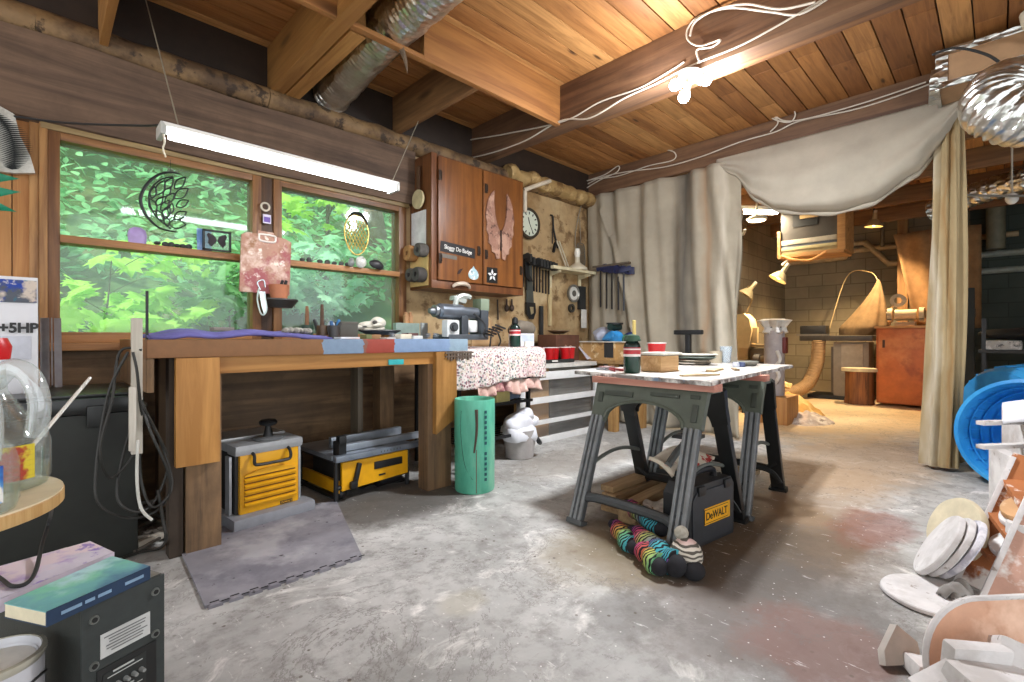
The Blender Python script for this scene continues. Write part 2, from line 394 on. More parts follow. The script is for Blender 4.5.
# window wall: lower boards, pieces beside and above the window
M_PLY = blotch('#8a6a45', [('#5d4329', 2.2, .5, .62), ('#a5845a', 1.1, .55, .7)], bump=.15)
M_PLYR = blotch('#b89c72', [('#97784f', 2.5, .46, .62), ('#cdb88f', 1.4, .52, .7), ('#6f5537', 4, .58, .68), ('#8a6d48', 9, .58, .64)], bump=.12)
M_DKPLY = wood('#6c5238', '#9f7d58', 'x', .5, dirt=.4)
M_PINE = wood('#a9713e', '#d19a5c', 'z', .6)
WY = 3.86
wl = struct(MB().b2(-3, 5.4, WY, WY + .12, 0, .99).build('wall_window_side', M_DKPLY))
MB().b2(-3, .03, WY, WY + .12, .99, 3.22).build('pine_panel', pl('#6a4626'), wl)
mb = MB(); x = -2.96
while x < .0:
    mb.b2(x, x + .146, WY - .018, WY, .8, 2.27, bev=.006); x += .15
mb.build('pine_board_cladding', M_PINE, wl)
MB().b2(2.4, 5.4, WY, WY + .12, .99, 3.22).build('plywood_panel', M_PLYR, wl)
MB().b2(.03, 2.4, WY, WY + .12, 2.28, 3.22).build('lintel_panel', M_DKPLY, wl)
M_HDR = wood('#523f32', '#836852', 'x', .35, .75, False, .3)
def rough_beam(name, x0, x1, y0, y1, z0, z1, mat, n=40):
    t = MB(); 
    def f(u, v):
        a = v * 2 * math.pi; x = x0 + (x1 - x0) * u; hy = (y1 - y0) / 2; hz = (z1 - z0) / 2
        c, s_ = math.cos(a), math.sin(a); k = 1 / max(abs(c), abs(s_)); k = k * .93 + .07
        nn = mnoise.noise((x * .9, a * .6, z0)) * .02 + mnoise.noise((x * 4, a, z0)) * .006
        return (x, (y0 + y1) / 2 + c * k * (hy + nn), (z0 + z1) / 2 + s_ * k * (hz + nn))
    t.sheet(f, n, 32); return struct(t.build(name, mat, smooth=50))
rough_beam('trim_1', -3, 2.47, WY - .07, WY + .03, 2.275, 2.765, M_HDR)
mb = MB(); xs = [-3, -.02, 1.2, 2.6, 3.9, 5.36]
for a, b_ in zip(xs, xs[1:]):
    mb.tube([(a + (b_ - a) * i / 14, WY - .03 + .012 * mnoise.noise((a + i, 1, 0)), 2.836 + .012 * mnoise.noise((a, i * .7, 3))) for i in range(15)],
            lambda t: .078 + .010 * mnoise.noise((t * 7, a, 2)), 18)
struct(mb.build('trim_2', blotch('#866a48', [('#57412b', 3, .45, .58), ('#94744a', 2, .55, .68), ('#3a2a1b', 11, .56, .64)], bump=.7, bs=14), smooth=60))
MB().b2(-3, 5.4, WY - .02, WY + .1, 2.9, 3.22).build('frieze_board', pl('#2b2018', var=.3), wl)
# insulation tucked along the sill above the cabinet
struct(MB().tube([(3.62 + i * .075, WY - .10, 2.85 + .03 * mnoise.noise((i * .6, 0, 0))) for i in range(25)], lambda t: .085 + .035 * mnoise.noise((t * 16, 0, 0)), 12, 2)
       .build('trim_3', blotch('#a88a58', [('#775a34', 6, .5, .62), ('#c2a470', 8, .55, .65)], bump=.9), jit=.02))

# windows (structure): frame, transom, sill, two panes each
M_TRIM = wood('#6b4425', '#97693c', 'x', .8, .45, False); M_TRIMV = wood('#6b4425', '#97693c', 'z', .8, .45, False)
M_LEDGE = wood('#8a5a30', '#b9824b', 'x', .8, .45, False); M_GL = glass('#eefcf6', .055, .04)
def window(nm, x0, x1, gx0, gx1):
    f = MB(); f.b2(x0, gx0, WY - .035, WY + .1, 1.02, 2.27, .006); f.b2(gx1, x1, WY - .035, WY + .1, 1.02, 2.27, .006)
    o = struct(f.build(nm, M_TRIMV))
    MB().b2(gx0, gx1, WY - .035, WY + .1, 2.2, 2.27, .006).build('head_rail', M_TRIM, o)
    MB().b2(gx0, gx1, WY - .035, WY + .1, 1.02, 1.085, .006).build('bottom_rail', M_LEDGE, o)
    MB().b2(gx0, gx1, WY - .05, WY + .08, 1.605, 1.65, .005).build('transom', M_LEDGE, o)
    MB().b2(gx0, gx1, WY + .03, WY + .036, 1.65, 2.2).build('pane', M_GL, o); MB().b2(gx0, gx1, WY + .03, WY + .036, 1.085, 1.605).build('pane', M_GL, o)
window('window_1', .03, 1.165, .082, 1.105); window('window_2', 1.25, 2.4, 1.31, 2.322)
struct(MB().b2(1.165, 1.25, WY - .02, WY + .1, 1.02, 2.27, .01).build('trim_4', wood('#3e2817', '#5a3c22', 'z', .8, .5, False)))
struct(MB().b2(-.02, 2.43, WY - .075, WY, .975, 1.02, .008).build('trim_5', M_LEDGE))
mb = MB(); mb.b2(-.045, -.005, WY - .03, WY + .02, .82, 2.275, .006); mb.b2(-.005, .03, WY - .045, WY, .99, 2.28, .004)
struct(mb.build('trim_6', wood('#8d6238', '#b98a55', 'z', .8, .5, False)))
struct(MB().b2(-.0, 2.42, WY - .05, WY, 2.245, 2.285, .006).build('trim_7', wood('#7a6440', '#a38b5c', 'x', .8, .5, False)))

# timber overhead
M_JY = wood('#9a6a36', '#c08e50', 'y', .7, .55); M_JD = wood('#6a4a2c', '#8d6740', 'y', .7, .6); M_BEAM = wood('#5d4230', '#866448', 'y', .45, .65, False, .2)
M_JX = wood('#8b5a30', '#b47e45', 'x', .6, .55)
def beam(mat, *a):
    mb = MB()
    for q in ([a] if not isinstance(a[0], tuple) else a): mb.b2(*q, bev=.006)
    return struct(mb.build('ceiling_beam', mat))
beam(M_JY, .25, .292, -3.5, WY + .1, 2.8, 3.22)
beam(M_JY, 1.21, 1.305, -3.5, WY + .1, 2.88, 3.22)
beam(M_JY, 1.32, 1.42, 2.72, WY + .1, 2.88, 3.22)
beam(M_JX, .292, 1.21, 2.655, 2.695, 2.88, 3.22)
beam(M_JX, (1.305, 1.80, 2.655, 2.705, 2.88, 2.91), (1.80, 3.19, 2.655, 2.705, 2.88, 3.22))
beam(M_JD, 2.265, 2.31, 2.705, WY + .1, 2.88, 3.22)
beam(M_BEAM, 3.19, 3.34, -3.5, WY + .1, 2.875, 3.22)
beam(wood('#6f4a30', '#8f6845', 'y', .5), 3.34, 3.43, -3.5, 2.5, 2.89, 2.93)
beam(M_BEAM, 5.2, 5.38, -3.5, WY + .1, 2.925, 3.22)
for xx in (6.4, 7.6, 8.8, 10.0): beam(M_JD, xx, xx + .05, -3.5, 3.1, 2.98, 3.22)

# far room of block; the segment past the curtain has shade in its colour
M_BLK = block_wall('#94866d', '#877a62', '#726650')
struct(MB().b2(10.9, 11.1, .35, 3.3, 0, 3.22).build('wall_far', M_BLK)); struct(MB().b2(10.9, 11.1, -3.5, .35, 0, 3.22).build('wall_far_shaded', block_wall('#4a544c', '#434c45', '#38403a')))  # grey-green segment: same wall, its shadow put into the block colour
struct(MB().b2(5.5, 10.9, 3.1, 3.3, 0, 3.22).build('wall_far_left', M_BLK))
struct(MB().b2(5.38, 5.5, 3.1, 3.86, 0, 3.22).build('wall_return', pl('#6b5a44')))
struct(MB().b2(5.4, 11.1, -3.7, -3.5, 0, 3.22).build('wall_far_right', M_BLK))
M_STL = pl('#b8a27e', .5, .0, .2)
def pipe(label, r, pts, mat, sm=0, group=None):
    return tag(MB().tube(pts, r, 12, sm).build('pipe', mat), label, 'pipe', group)
pipe('tan pipe with a downward jog along the block wall under the ceiling', .055,
     [(10.84, 3.05, 2.57), (10.84, 2.1, 2.57), (10.84, 2.08, 2.56), (10.84, 1.95, 2.81), (10.84, 1.75, 2.81), (10.84, 1.4, 2.38), (10.84, .5, 2.37)], M_STL)
pipe('straight tan pipe running across the block wall above the jogged pipe', .045, [(10.85, 3.08, 2.68), (10.85, -.2, 2.68)], M_STL)
pipe('grey overhead pipe, upper of two on the dark wall past the curtain', .05, [(10.84, .35, 2.39), (10.84, -2.5, 2.39)], pl('#9aa29a'))
pipe('grey overhead pipe, lower of two on the dark wall past the curtain', .05, [(10.84, .35, 2.125), (10.84, -2.5, 2.125)], pl('#9aa29a'))
pipe('short grey vertical drain pipe dropping to the dark wall pipes', .11, [(10.5, .05, 3.22), (10.5, .05, 2.42)], pl('#7d7a66'))
pipe('slim metal rod hanging beside the tan wooden post', .03, [(10.3, 1.42, 3.22), (10.3, 1.42, 2.62)], pl('#6a5c48'))
tag(MB().b2(10.3, 10.42, 1.08, 1.22, 0, 3.22, .01).build('post', wood('#8a6138', '#ad8350', 'z', .6)), 'tan wooden post rising from the floor behind the orange cabinet', 'post')

# ================================================================== OUTSIDE THE WINDOW
def terr(u, v):
    x = -14 + 34 * u; y = 4.0 + 26 * v ** 1.3
    return (x, y, -.6 + 15 * v ** 1.1 + .35 * mnoise.noise((x * .3, y * .3, 0)))
struct(MB().sheet(terr, 40, 30).build('terrain', blotch('#4f6b38', [('#6b6a45', 1.2, .5, .65), ('#39562b', 2., .5, .65)], bump=.3)))
def leaf_mat(a, b_, tr=.45):
    m, nt, b = _new('leaf'); out = nt.nodes['Material Output']
    oi = _noise(nt, _coord(nt), 1.7, 3); oi2 = _noise(nt, _coord(nt), 9, 1)
    col = _mix(nt, .5, _ramp(nt, oi, [(.35, a), (.65, b_)]), _ramp(nt, oi2, [(.35, a), (.65, b_)]))
    d = _n(nt, 'ShaderNodeBsdfDiffuse'); t = _n(nt, 'ShaderNodeBsdfTranslucent'); mx = _n(nt, 'ShaderNodeMixShader'); mx.inputs[0].default_value = tr
    nt.links.new(col, d.inputs[0]); nt.links.new(col, t.inputs[0]); nt.links.new(d.outputs[0], mx.inputs[1]); nt.links.new(t.outputs[0], mx.inputs[2]); nt.links.new(mx.outputs[0], out.inputs[0])
    return m
MAPLE = [(0, -.5), (.12, -.3), (.42, -.38), (.34, -.12), (.55, .08), (.3, .1), (.3, .34), (.14, .3), (0, .55), (-.14, .3), (-.3, .34), (-.3, .1), (-.55, .08), (-.34, -.12), (-.42, -.38), (-.12, -.3)]
OVAL = [(0, -.5), (.2, -.2), (.24, .1), (0, .5), (-.24, .1), (-.2, -.2)]
def leaves(mb, pts, size, shape, flat=.6):
    for p in pts:
        n = Vector((rnd.gauss(0, 1) * flat, -.35 + rnd.gauss(0, 1) * flat, 1)).normalized(); a = rnd.uniform(0, 6.28); s = size * rnd.uniform(.6, 1.25)
        u = n.orthogonal().normalized(); v = n.cross(u)
        vs = []
        for x, y in shape:
            xx = x * math.cos(a) - y * math.sin(a); yy = x * math.sin(a) + y * math.cos(a)
            vs.append(mb.bm.verts.new(Vector(p) + u * xx * s + v * yy * s - n * s * .35 * (x * x + y * y)))
        mb.bm.faces.new(vs)
    return mb
L_BR = leaf_mat('#a9dc5a', '#d6f783', .5); L_MID = leaf_mat('#7db872', '#aed89a', .5); L_DK = leaf_mat('#4c8c5c', '#7cb888', .5); L_UND = leaf_mat('#78b484', '#aedaa4', .45); L_PALE = leaf_mat('#9fd4b4', '#c4e8c6', .5)  # L_PALE puts distance haze into the leaf colour of far trees
M_BARK = pl('#6d6454', .9, 0, .3, 6, .5)
def gz(x, y):
    v = ((y - 4.0) / 26) ** (1 / 1.3); return -.6 + 15 * v ** 1.1
def blob(c, r, n):
    out = []
    while len(out) < n:
        p = Vector((rnd.uniform(-1, 1), rnd.uniform(-1, 1), rnd.uniform(-1, 1)))
        if .25 < p.length < 1: out.append(Vector(c) + Vector((p.x * r[0], p.y * r[1], p.z * r[2])))
    return out
def tree(nm, label, x, y, h, r, mats, n, size, lean=0., shape=OVAL, tr=.12, low=.2):
    if nm == 'forest_tree': n = int(n * 1.9); size *= .92
    z = gz(x, y); t = thing(nm, label, 'tree' if 'tree' in nm else 'shrub', (x, y, z - .1))
    mb = MB(); tip = Vector((lean, .1, h * .95))
    mb.tube([(0, 0, 0), (lean * .3, 0, h * .3), (lean * .7, .05, h * .65), tip], lambda q: tr * (1 - .8 * q), 8, 4)
    for k in range(5):
        q = .3 + .13 * k; a = rnd.uniform(0, 6.28); b0 = Vector((lean * q, 0, h * q))
        mb.tube([b0, b0 + Vector((math.cos(a) * r * .4, math.sin(a) * r * .3, r * .2)), b0 + Vector((math.cos(a) * r * .85, math.sin(a) * r * .6, r * .3))], lambda q2: tr * .35 * (1 - .7 * q2), 6, 3)
    mb.build('trunk', M_BARK, t)
    pts = []
    for k in range(7):
        c = (rnd.uniform(-.5, .5) * r + lean * .6, rnd.uniform(-.4, .4) * r, h * rnd.uniform(low + .1, 1.0)); pts += blob(c, (r * .6, r * .5, h * .16), n // 7)
    leaves(MB(), pts, size, shape).build('foliage', mats, t, smooth=0)
    return t
tree('maple_shrub', 'shrub of big bright yellow-green leaves right outside the lower window', .35, 5.4, 1.25, .75, L_BR, 230, .21, .1, MAPLE, .015, .12)
tree('maple_shrub', 'second broad-leaved light green shrub outside, by the window mullion', 1.45, 5.8, 1.1, .6, L_MID, 150, .2, .0, MAPLE, .015, .15)
tree('understory_shrub', 'blue-green large-leaved shrub low outside between the two windows', 2.3, 6.1, 1.1, .9, L_PALE, 230, .24, .1, MAPLE, .02, .2)
tree('understory_shrub', 'shadowy blue-green shrub low outside at the near end of the windows', -.7, 6.7, 1.3, 1.0, L_PALE, 240, .24, .1, MAPLE, .02, .2)
tree('maple_tree', 'young maple with sunlit yellow-green leaves outside the far window', 2.7, 6.3, 3.3, 1.1, L_BR, 260, .25, .1, MAPLE, .04, .35)
tree('leaning_tree', 'tree with thick leaning grey trunk outside the far window', 4.6, 8.2, 6.5, 2.0, L_MID, 900, .24, -1.3, OVAL, .2, .45)
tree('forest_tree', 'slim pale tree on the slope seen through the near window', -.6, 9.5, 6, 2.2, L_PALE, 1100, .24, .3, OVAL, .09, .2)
tree('forest_tree', 'mid green tree on the slope behind the hanging leaf wreath', 1.7, 10.5, 6.5, 2.4, L_MID, 1200, .25, -.3, OVAL, .11, .2)
tree('forest_tree', 'dark green tree on the slope behind the window mullion', 3.9, 11.5, 7, 2.3, L_DK, 1100, .27, .2, OVAL, .14, .15)
tree('forest_tree', 'dense dark tree up the slope behind the leaning trunk', 6.8, 10.8, 7, 2.4, L_DK, 1100, .27, -.2, OVAL, .16, .15)
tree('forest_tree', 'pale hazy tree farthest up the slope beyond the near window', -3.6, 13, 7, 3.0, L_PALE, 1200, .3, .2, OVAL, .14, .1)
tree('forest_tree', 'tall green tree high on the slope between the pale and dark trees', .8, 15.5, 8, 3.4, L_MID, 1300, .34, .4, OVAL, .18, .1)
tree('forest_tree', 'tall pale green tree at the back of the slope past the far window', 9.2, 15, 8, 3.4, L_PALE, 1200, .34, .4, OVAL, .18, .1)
tree('forest_tree', 'bushy mid green tree standing in the back row behind the dark trees', 5.2, 16, 8, 3.2, L_MID, 1200, .34, -.4, OVAL, .18, .1)
pts = []
for k in range(19000):
    x = rnd.uniform(-8, 14); y = 6.3 + 19 * rnd.random() ** 1.4; pts.append((x, y, gz(x, y) + rnd.uniform(.05, .75)))
tag(leaves(MB(), pts, .19, OVAL).build('undergrowth', L_UND, smooth=0), 'low green undergrowth of leaves covering the slope outside', 'undergrowth', kind='stuff')

for args in (('forest_tree', 'pale tree in the gap high on the slope above the wreath', -1.4, 18, 9, 4.2, L_PALE, 1300, .4, .3, OVAL, .2, .05),
             ('forest_tree', 'broad pale tree at the top of the slope behind all others', 6.0, 20, 9, 4.6, L_PALE, 1400, .42, -.3, OVAL, .2, .05),
             ('forest_tree', 'mid green tree at the top of the slope, middle of the back row', 2.4, 19, 9, 4.4, L_MID, 1300, .42, .3, OVAL, .2, .05)): tree(*args)

# ================================================================== LAMPS, DUCTS AND CABLES OVERHEAD
M_WHITE = pl('#e9e7e1', .4, 0, .06); M_CREAM = pl('#d9d0b8', .5, 0, .1); M_BLACK = pl('#17181a', .45, 0, .2); M_DARK = pl('#2a2b2b', .6, 0, .2)
M_CHROME = pl('#c9cccf', .25, 1., .06); M_STEEL = pl('#8d9093', .4, .9, .12); M_GREY = pl('#8b8f93', .5, 0, .1); M_RED = pl('#c4161c', .35, 0, .06)
M_WIRE = pl('#cfc7b8', .5, 0, .08)
def add_light(name, typ, loc, e, col, par=None, rad=.04, rot=None, size=None):
    l = bpy.data.lights.new(name, typ); l.energy = e; l.color = col
    if typ == 'POINT': l.shadow_soft_size = rad
    if typ == 'SPOT': l.shadow_soft_size = rad; l.spot_size = R(110); l.spot_blend = .6
    if typ == 'AREA': l.shape = 'RECTANGLE'; l.size, l.size_y = size
    o = bpy.data.objects.new(name, l); C.objects.link(o); o.location = loc
    if rot: o.rotation_euler = rot
    return o
# shop light over the bench
t = thing('shop_light', 'long white fluorescent tube light hung on strings before the window', 'light', (1.07, 2.9, 2.06))
MB().b2(.42, 1.72, 2.835, 2.965, 2.08, 2.1, .006).b2(.44, 1.70, 2.885, 2.915, 2.10, 2.115, .004).build('housing', M_WHITE, t, w=True)
M_TUBE = emit('#f4f8ff', 11)
for dy in (-.032, .032): MB().cyl((.46, 2.9 + dy, 2.066), (1.68, 2.9 + dy, 2.066), .017).build('tube', M_TUBE, t, w=True)
for x in (.425, 1.715): MB().box((x, 2.9, 2.07), (.025, .13, .06), bev=.008).build('end_cap', pl('#b9bab4', .4), t, w=True)
MB().tube([(.425, 2.85, 2.05), (.43, 2.84, 2.0), (.425, 2.85, 1.97), (.435, 2.845, 1.93)], .004, 6, 4).build('pull_string', M_CREAM, t, w=True)
MB().tube([(.425, 2.93, 2.11), (.36, 3.1, 2.14), (.1, 3.5, 2.2), (-.1, 3.77, 2.26)], .006, 6, 6).build('cord', M_BLACK, t, w=True)
for a, b_ in (((.5, 2.9, 2.1), (.46, 3.72, 3.18)), ((1.70, 2.9, 2.1), (2.28, 3.45, 2.885))): MB().tube([a, b_], .0035, 6).build('hanging_string', pl('#8f8775'), t, w=True)
# three-bulb cluster
t = thing('bulb_cluster', 'cluster of three bright bulbs screwed under the main ceiling beam', 'light', (3.19, 1.5, 2.875))
MB().lathe([(0, 0), (.075, 0), (.075, -.02), (.03, -.04), (.028, -.07), (0, -.07)]).build('lamp_base', M_WHITE, t)
for k, p in enumerate((PS(675, 85, 3.28), PS(706, 80, 3.3), PS(684, 97, 3.25))):
    q = p - Vector((3.19, 1.5, 2.875)); d = (q - Vector((0, 0, -.05))).normalized()
    s_ = MB().cyl(Vector((0, 0, -.05)), q - d * .045, .021).build('socket', M_CREAM, t)
    MB().ball(q, .038, seg=20).cyl(q - d * .06, q - d * .03, .02, .035).build('bulb', emit('#f2f6ff', 9), s_)
    l_ = add_light('bulb_light', 'SPOT', p + d * .06 + Vector((0, 0, -.02)), 85, (.92, .96, 1), rad=.06); l_.data.energy = 75; add_light('bulb_glow', 'POINT', p + d * .09 + Vector((0, 0, -.03)), 16, (.95, .96, 1), rad=.06); l_.data.spot_size = R(165); l_.data.spot_blend = 1; l_.rotation_euler = (d * .35 + Vector((0, 0, -1))).to_track_quat('-Z', 'Y').to_euler()
# cables along the beams
def cable(label, pts, mat=M_WIRE, r=.0065, sm=8, group=None, name='cable'):
    return tag(MB().tube(pts, r, 6, sm).build(name, mat), label, 'cable', group)
B1 = 3.175
cable('white cable running along the main beam, upper of the pair', [PX(*q, B1) for q in ((410, 163), (452, 153), (462, 142), (500, 135), (545, 126), (572, 118), (600, 102), (640, 88), (672, 70), (684, 62))])
cable('white cable running along the main beam, lower of the pair', [PX(*q, B1 - .01) for q in ((400, 168), (470, 158), (520, 143), (560, 121), (590, 118), (625, 98), (660, 82), (690, 66), (735, 48), (770, 30), (822, 0))])
cable('white cable looping over the main beam beside the bulbs', [PX(*q, B1 - .02) for q in ((700, 62), (697, 50), (712, 47), (720, 40), (700, 46), (688, 40), (688, 28), (700, 16), (730, 8), (770, 12), (800, 14), (835, -6))])
cable('thin white cable of the loop by the bulbs, upper strand', [PX(*q, B1 - .03) for q in ((690, 36), (695, 22), (715, 10), (745, 4), (780, 9), (815, 2))], r=.007)
B2 = 5.185
cable('white cable stapled along the beam above the curtain', [PX(*q, B2) for q in ((579, 196), (582, 188), (600, 178), (625, 172), (664, 167), (700, 157), (740, 142), (775, 132), (800, 121), (860, 108), (930, 84), (975, 62))])
cable('second white cable beside the first along the curtain beam', [PX(*q, B2 - .012) for q in ((580, 186), (590, 180), (618, 176), (648, 166), (673, 160), (674, 152), (660, 148), (656, 140))])
cable('coiled loop of white cable tied at the curtain beam', [PX(*q, B2 - .03) for q in ((770, 132), (778, 122), (768, 110), (764, 104), (772, 118), (790, 122), (795, 112), (782, 106), (772, 102), (778, 118), (800, 120), (860, 104), (926, 82))])
cable('short white cable bundle fanning out at the corner of the beam', [PX(*q, B2 - .02) for q in ((576, 196), (580, 184), (604, 175), (618, 166), (617, 172), (600, 180), (584, 190), (578, 198))])
cable('grey cable hanging down the corner from the curtain beam', [(5.05, 3.8, 2.9), (4.95, 3.82, 2.6), (4.9, 3.83, 2.3), (4.95, 3.83, 2.0)], pl('#8a8272'))
tag(MB().tube([PY(525, 212, 3.70), PY(525, 192, 3.70), PY(527, 189, 3.69), PY(550, 181, 3.66)], .024, 10, 5).build('pipe', pl('#d5c7b0', .45)), 'elbowed white plastic pipe coming down the wall above the clock', 'pipe')

# foil ducts
M_FOIL = None
def foil():
    m, nt, b = _new('crinkled_foil'); v = _coord(nt); b.inputs['Metallic'].default_value = 1; b.inputs['Roughness'].default_value = .28
    n = _noise(nt, v, 9, 6, .6); nt.links.new(_ramp(nt, n, [(.3, '#b9bab3'), (.7, '#eef0ee')]), b.inputs['Base Color'])
    vo = _n(nt, 'ShaderNodeTexVoronoi'); vo.inputs['Scale'].default_value = 16; nt.links.new(_coord(nt, (1.6, .7, 1.6)), vo.inputs['Vector'])
    _bump(nt, b, vo.outputs['Distance'], .8, .03); return m
M_FOIL = foil()
M_FOIL2 = M_FOIL.copy()
for q_ in M_FOIL2.node_tree.nodes:
    if q_.type == 'BUMP': q_.inputs['Strength'].default_value = .25
def duct(label, pts, r, n=10, rib=.05, seg=40, amp=.012, jit=.006, mat=None):
    P = catmull(pts, n); mb = MB()
    L = [0]
    for a, b_ in zip(P, P[1:]): L.append(L[-1] + (b_ - a).length)
    tot = L[-1]
    mb.tube(P, lambda q: r + amp * math.sin(q * tot / rib * 6.283) + .008 * mnoise.noise((q * 30, 0, 0)), seg)
    return tag(mb.build('foil_duct', mat or M_FOIL, smooth=60, jit=jit), label, 'duct')
duct('long crinkled foil duct slung between the joists over the bench', [(1.68, 3.80, 3.02), (1.63, 3.2, 3.04), (1.60, 2.5, 3.05), (1.60, 1.6, 3.045), (1.62, .6, 3.04)], .142, 60, .045, amp=.004, jit=.008, mat=M_FOIL2)
tag(MB().cyl((1.62, 2.69, 2.98), (1.66, 2.66, 2.82), .03, .012, 8).cyl((1.66, 2.66, 2.82), (1.67, 2.65, 2.74), .012, .003, 8).build('dried_bundle', pl('#6d5b48', .8, 0, .4, 20, .5)), 'small dried plant bundle hanging tip down from the cross joist by the duct', 'dried plant')
duct('big foil duct elbow bulging down at the end of the curtain beam', [PS(1022, 84, 3.24), PS(1000, 92, 3.14), PS(998, 108, 3.02), PS(1030, 117, 2.97), PS(1100, 110, 2.97)], .168, 40, .05, amp=.012, jit=.004, mat=M_FOIL2)
duct('foil duct running off into the dark beyond the curtain', [(8.3, .62, 2.70), (8.0, .1, 2.80), (7.7, -.6, 2.82), (7.4, -1.6, 2.82)], .13, 24)
t = thing('duct_plenum', 'tan duct board box with foil taped edges beside the big foil elbow', 'duct box', (5.0, .3, 3.0))
# plenum: a board box lying along the beam, foil tape on its seams
pl0, pl1 = (4.62, .28), (5.12, -1.6)
MB().b2(4.75, 5.17, -1.7, .33, 2.90, 3.17, .004).build('board_box', pl('#b08c68', .7, 0, .12), t, w=True)
mb = MB()
mb.b2(4.74, 4.752, -1.7, .335, 3.13, 3.175); mb.b2(4.74, 4.752, -1.7, .335, 2.895, 2.935); mb.b2(4.74, 4.752, .27, .338, 2.895, 3.175)
mb.b2(4.75, 5.175, .322, .342, 2.88, 3.175); mb.box((4.86, .355, 2.925), (.24, .06, .09), (0, .1, .1)); mb.box((4.80, .35, 2.98), (.14, .05, .12), (.1, .1, .1))
mb.build('foil_tape', M_FOIL, t, w=True, jit=.01)
cable('black hose arching across the face of the tan duct box', [PX(*q, 4.5) for q in ((932, 55), (955, 48), (985, 54), (1003, 66), (1010, 80), (1012, 96))], M_DARK, .009)
t = tag(MB().tube([(4.66, -.14, 3.2), (4.64, -.16, 3.1), (4.62, -.22, 3.06), (4.60, -.34, 3.06), (4.5, -.9, 3.06)], .055, 12, 5).build('pipe', M_CREAM), 'white plastic elbow pipe at the ceiling over the tan duct box', 'pipe')

# ================================================================== CURTAINS
def cloth(base, stains_and_glow, axis):
    m, nt, b = _new('canvas'); v = _coord(nt); c = lin(base)
    col = _ramp(nt, _noise(nt, v, 3, 6, .6), [(.3, _shade(c, .86)), (.7, _shade(c, 1.1))])
    t = _n(nt, 'ShaderNodeTexCoord'); s = _n(nt, 'ShaderNodeSeparateXYZ'); nt.links.new(t.outputs['Object'], s.inputs[0])
    for y0, wd, h, k in stains_and_glow:
        nz = _noise(nt, _coord(nt, (1, 1, .35)), 3, 4); ad = _n(nt, 'ShaderNodeMath', operation='MULTIPLY_ADD'); nt.links.new(nz, ad.inputs[0]); ad.inputs[1].default_value = .25
        nt.links.new(s.outputs['XYZ'.index(axis)], ad.inputs[2])
        sb = _n(nt, 'ShaderNodeMath', operation='SUBTRACT'); nt.links.new(ad.outputs[0], sb.inputs[0]); sb.inputs[1].default_value = y0 + .12
        ab = _n(nt, 'ShaderNodeMath', operation='ABSOLUTE'); nt.links.new(sb.outputs[0], ab.inputs[0])
        col = _mix(nt, _ramp(nt, ab.outputs[0], [(0, (k, k, k, 1)), (wd, (0, 0, 0, 1))]), col, h)
    nt.links.new(col, b.inputs['Base Color']); b.inputs['Roughness'].default_value = .85
    _bump(nt, b, _noise(nt, v, 60, 3), .12); return m
M_CURT = cloth('#a59b88', [(2.50, .2, '#46413b', .85), (2.24, .07, '#a08060', .7), (3.45, .1, '#8d8678', .5), (2.05, .06, '#d8cfbd', .5)], 'Y')
M_CURT2 = cloth('#aea595', [], 'Y'); M_CURT3 = cloth('#a5916c', [(.30, .03, '#8f6b3b', .7), (.40, .05, '#d8d0bd', .6)], 'Y')  # gathered curtain: golden band is warm backlight put into the cloth colour
def cf(u, v):
    y = 3.82 - 1.95 * u; z = .02 + (2.9 - .02) * v
    k = .35 + .65 * (1 - v)
    x = 5.14 + (.028 + .03 * u) * math.sin(u * 31 + 2 * math.sin(v * 2.2) + 1.2 * math.sin(v * 5 + u * 9)) * (.5 + .5 * k) + .03 * math.sin(u * 61 + v * 3) * k
    x += .07 * max(0, 1 - abs(u - .68) * 7) * (1 - .3 * v) - .05 * max(0, 1 - abs(u - .83) * 9)
    for y_, z_, k_ in ((3.474, 2.373, .303), (3.341, 2.052, .315)):
        if z < z_ + .3: x -= .055 * math.exp(-((y - (y_ - k_ * (z_ - z))) / .022) ** 2)
    # slanting pull folds fanning down from the top
    x += .03 * math.sin((y * 9 + z * 3.4)) * (1 - v) * max(0, .5 - u) * 2 + .03 * math.sin(y * 26 - z * 5) * max(0, u - .75) * 4
    y += .05 * (1 - v) * math.sin(v * 3) * (u > .98)
    return (x, y, z)
tag(MB().sheet(cf, 150, 50).build('curtain', M_CURT, smooth=70, solid=.004), 'stained beige canvas curtain hung from the beam in the corner behind the table', 'curtain')
SAG = [(-.02, 2.9), (.10, 2.72), (.2, 2.46), (.30, 2.31), (.42, 2.235), (.55, 2.2), (.7, 2.235), (.85, 2.42), (.93, 2.62), (1.0, 2.86)]
def sag(u):
    for (a, za), (b_, zb) in zip(SAG, SAG[1:]):
        if u <= b_: k = (u - a) / (b_ - a); k = k * k * (3 - 2 * k) * .4 + k * .6; return za + (zb - za) * k
    return SAG[-1][1]
def vf(u, v):
    y = 2.12 - 1.92 * u; zb = sag(u); z = 2.95 + (zb - 2.95) * v; d = 2.95 - zb
    x = 5.14 - .16 * math.sin(v * math.pi * .85) * min(1, d) + .018 * math.sin(v * 16 + u * 6) * v + .02 * math.sin(u * 17 + v * 4) * v
    if v > .93: x += (v - .93) * 1.6
    return (x, y - .12 * v * (1 - u) * 0, z)
o = tag(MB().sheet(vf, 70, 34).build('canvas_valance', M_CURT2, smooth=70, solid=.005), 'pale canvas drop cloth swagged up under the beam above the opening', 'curtain')
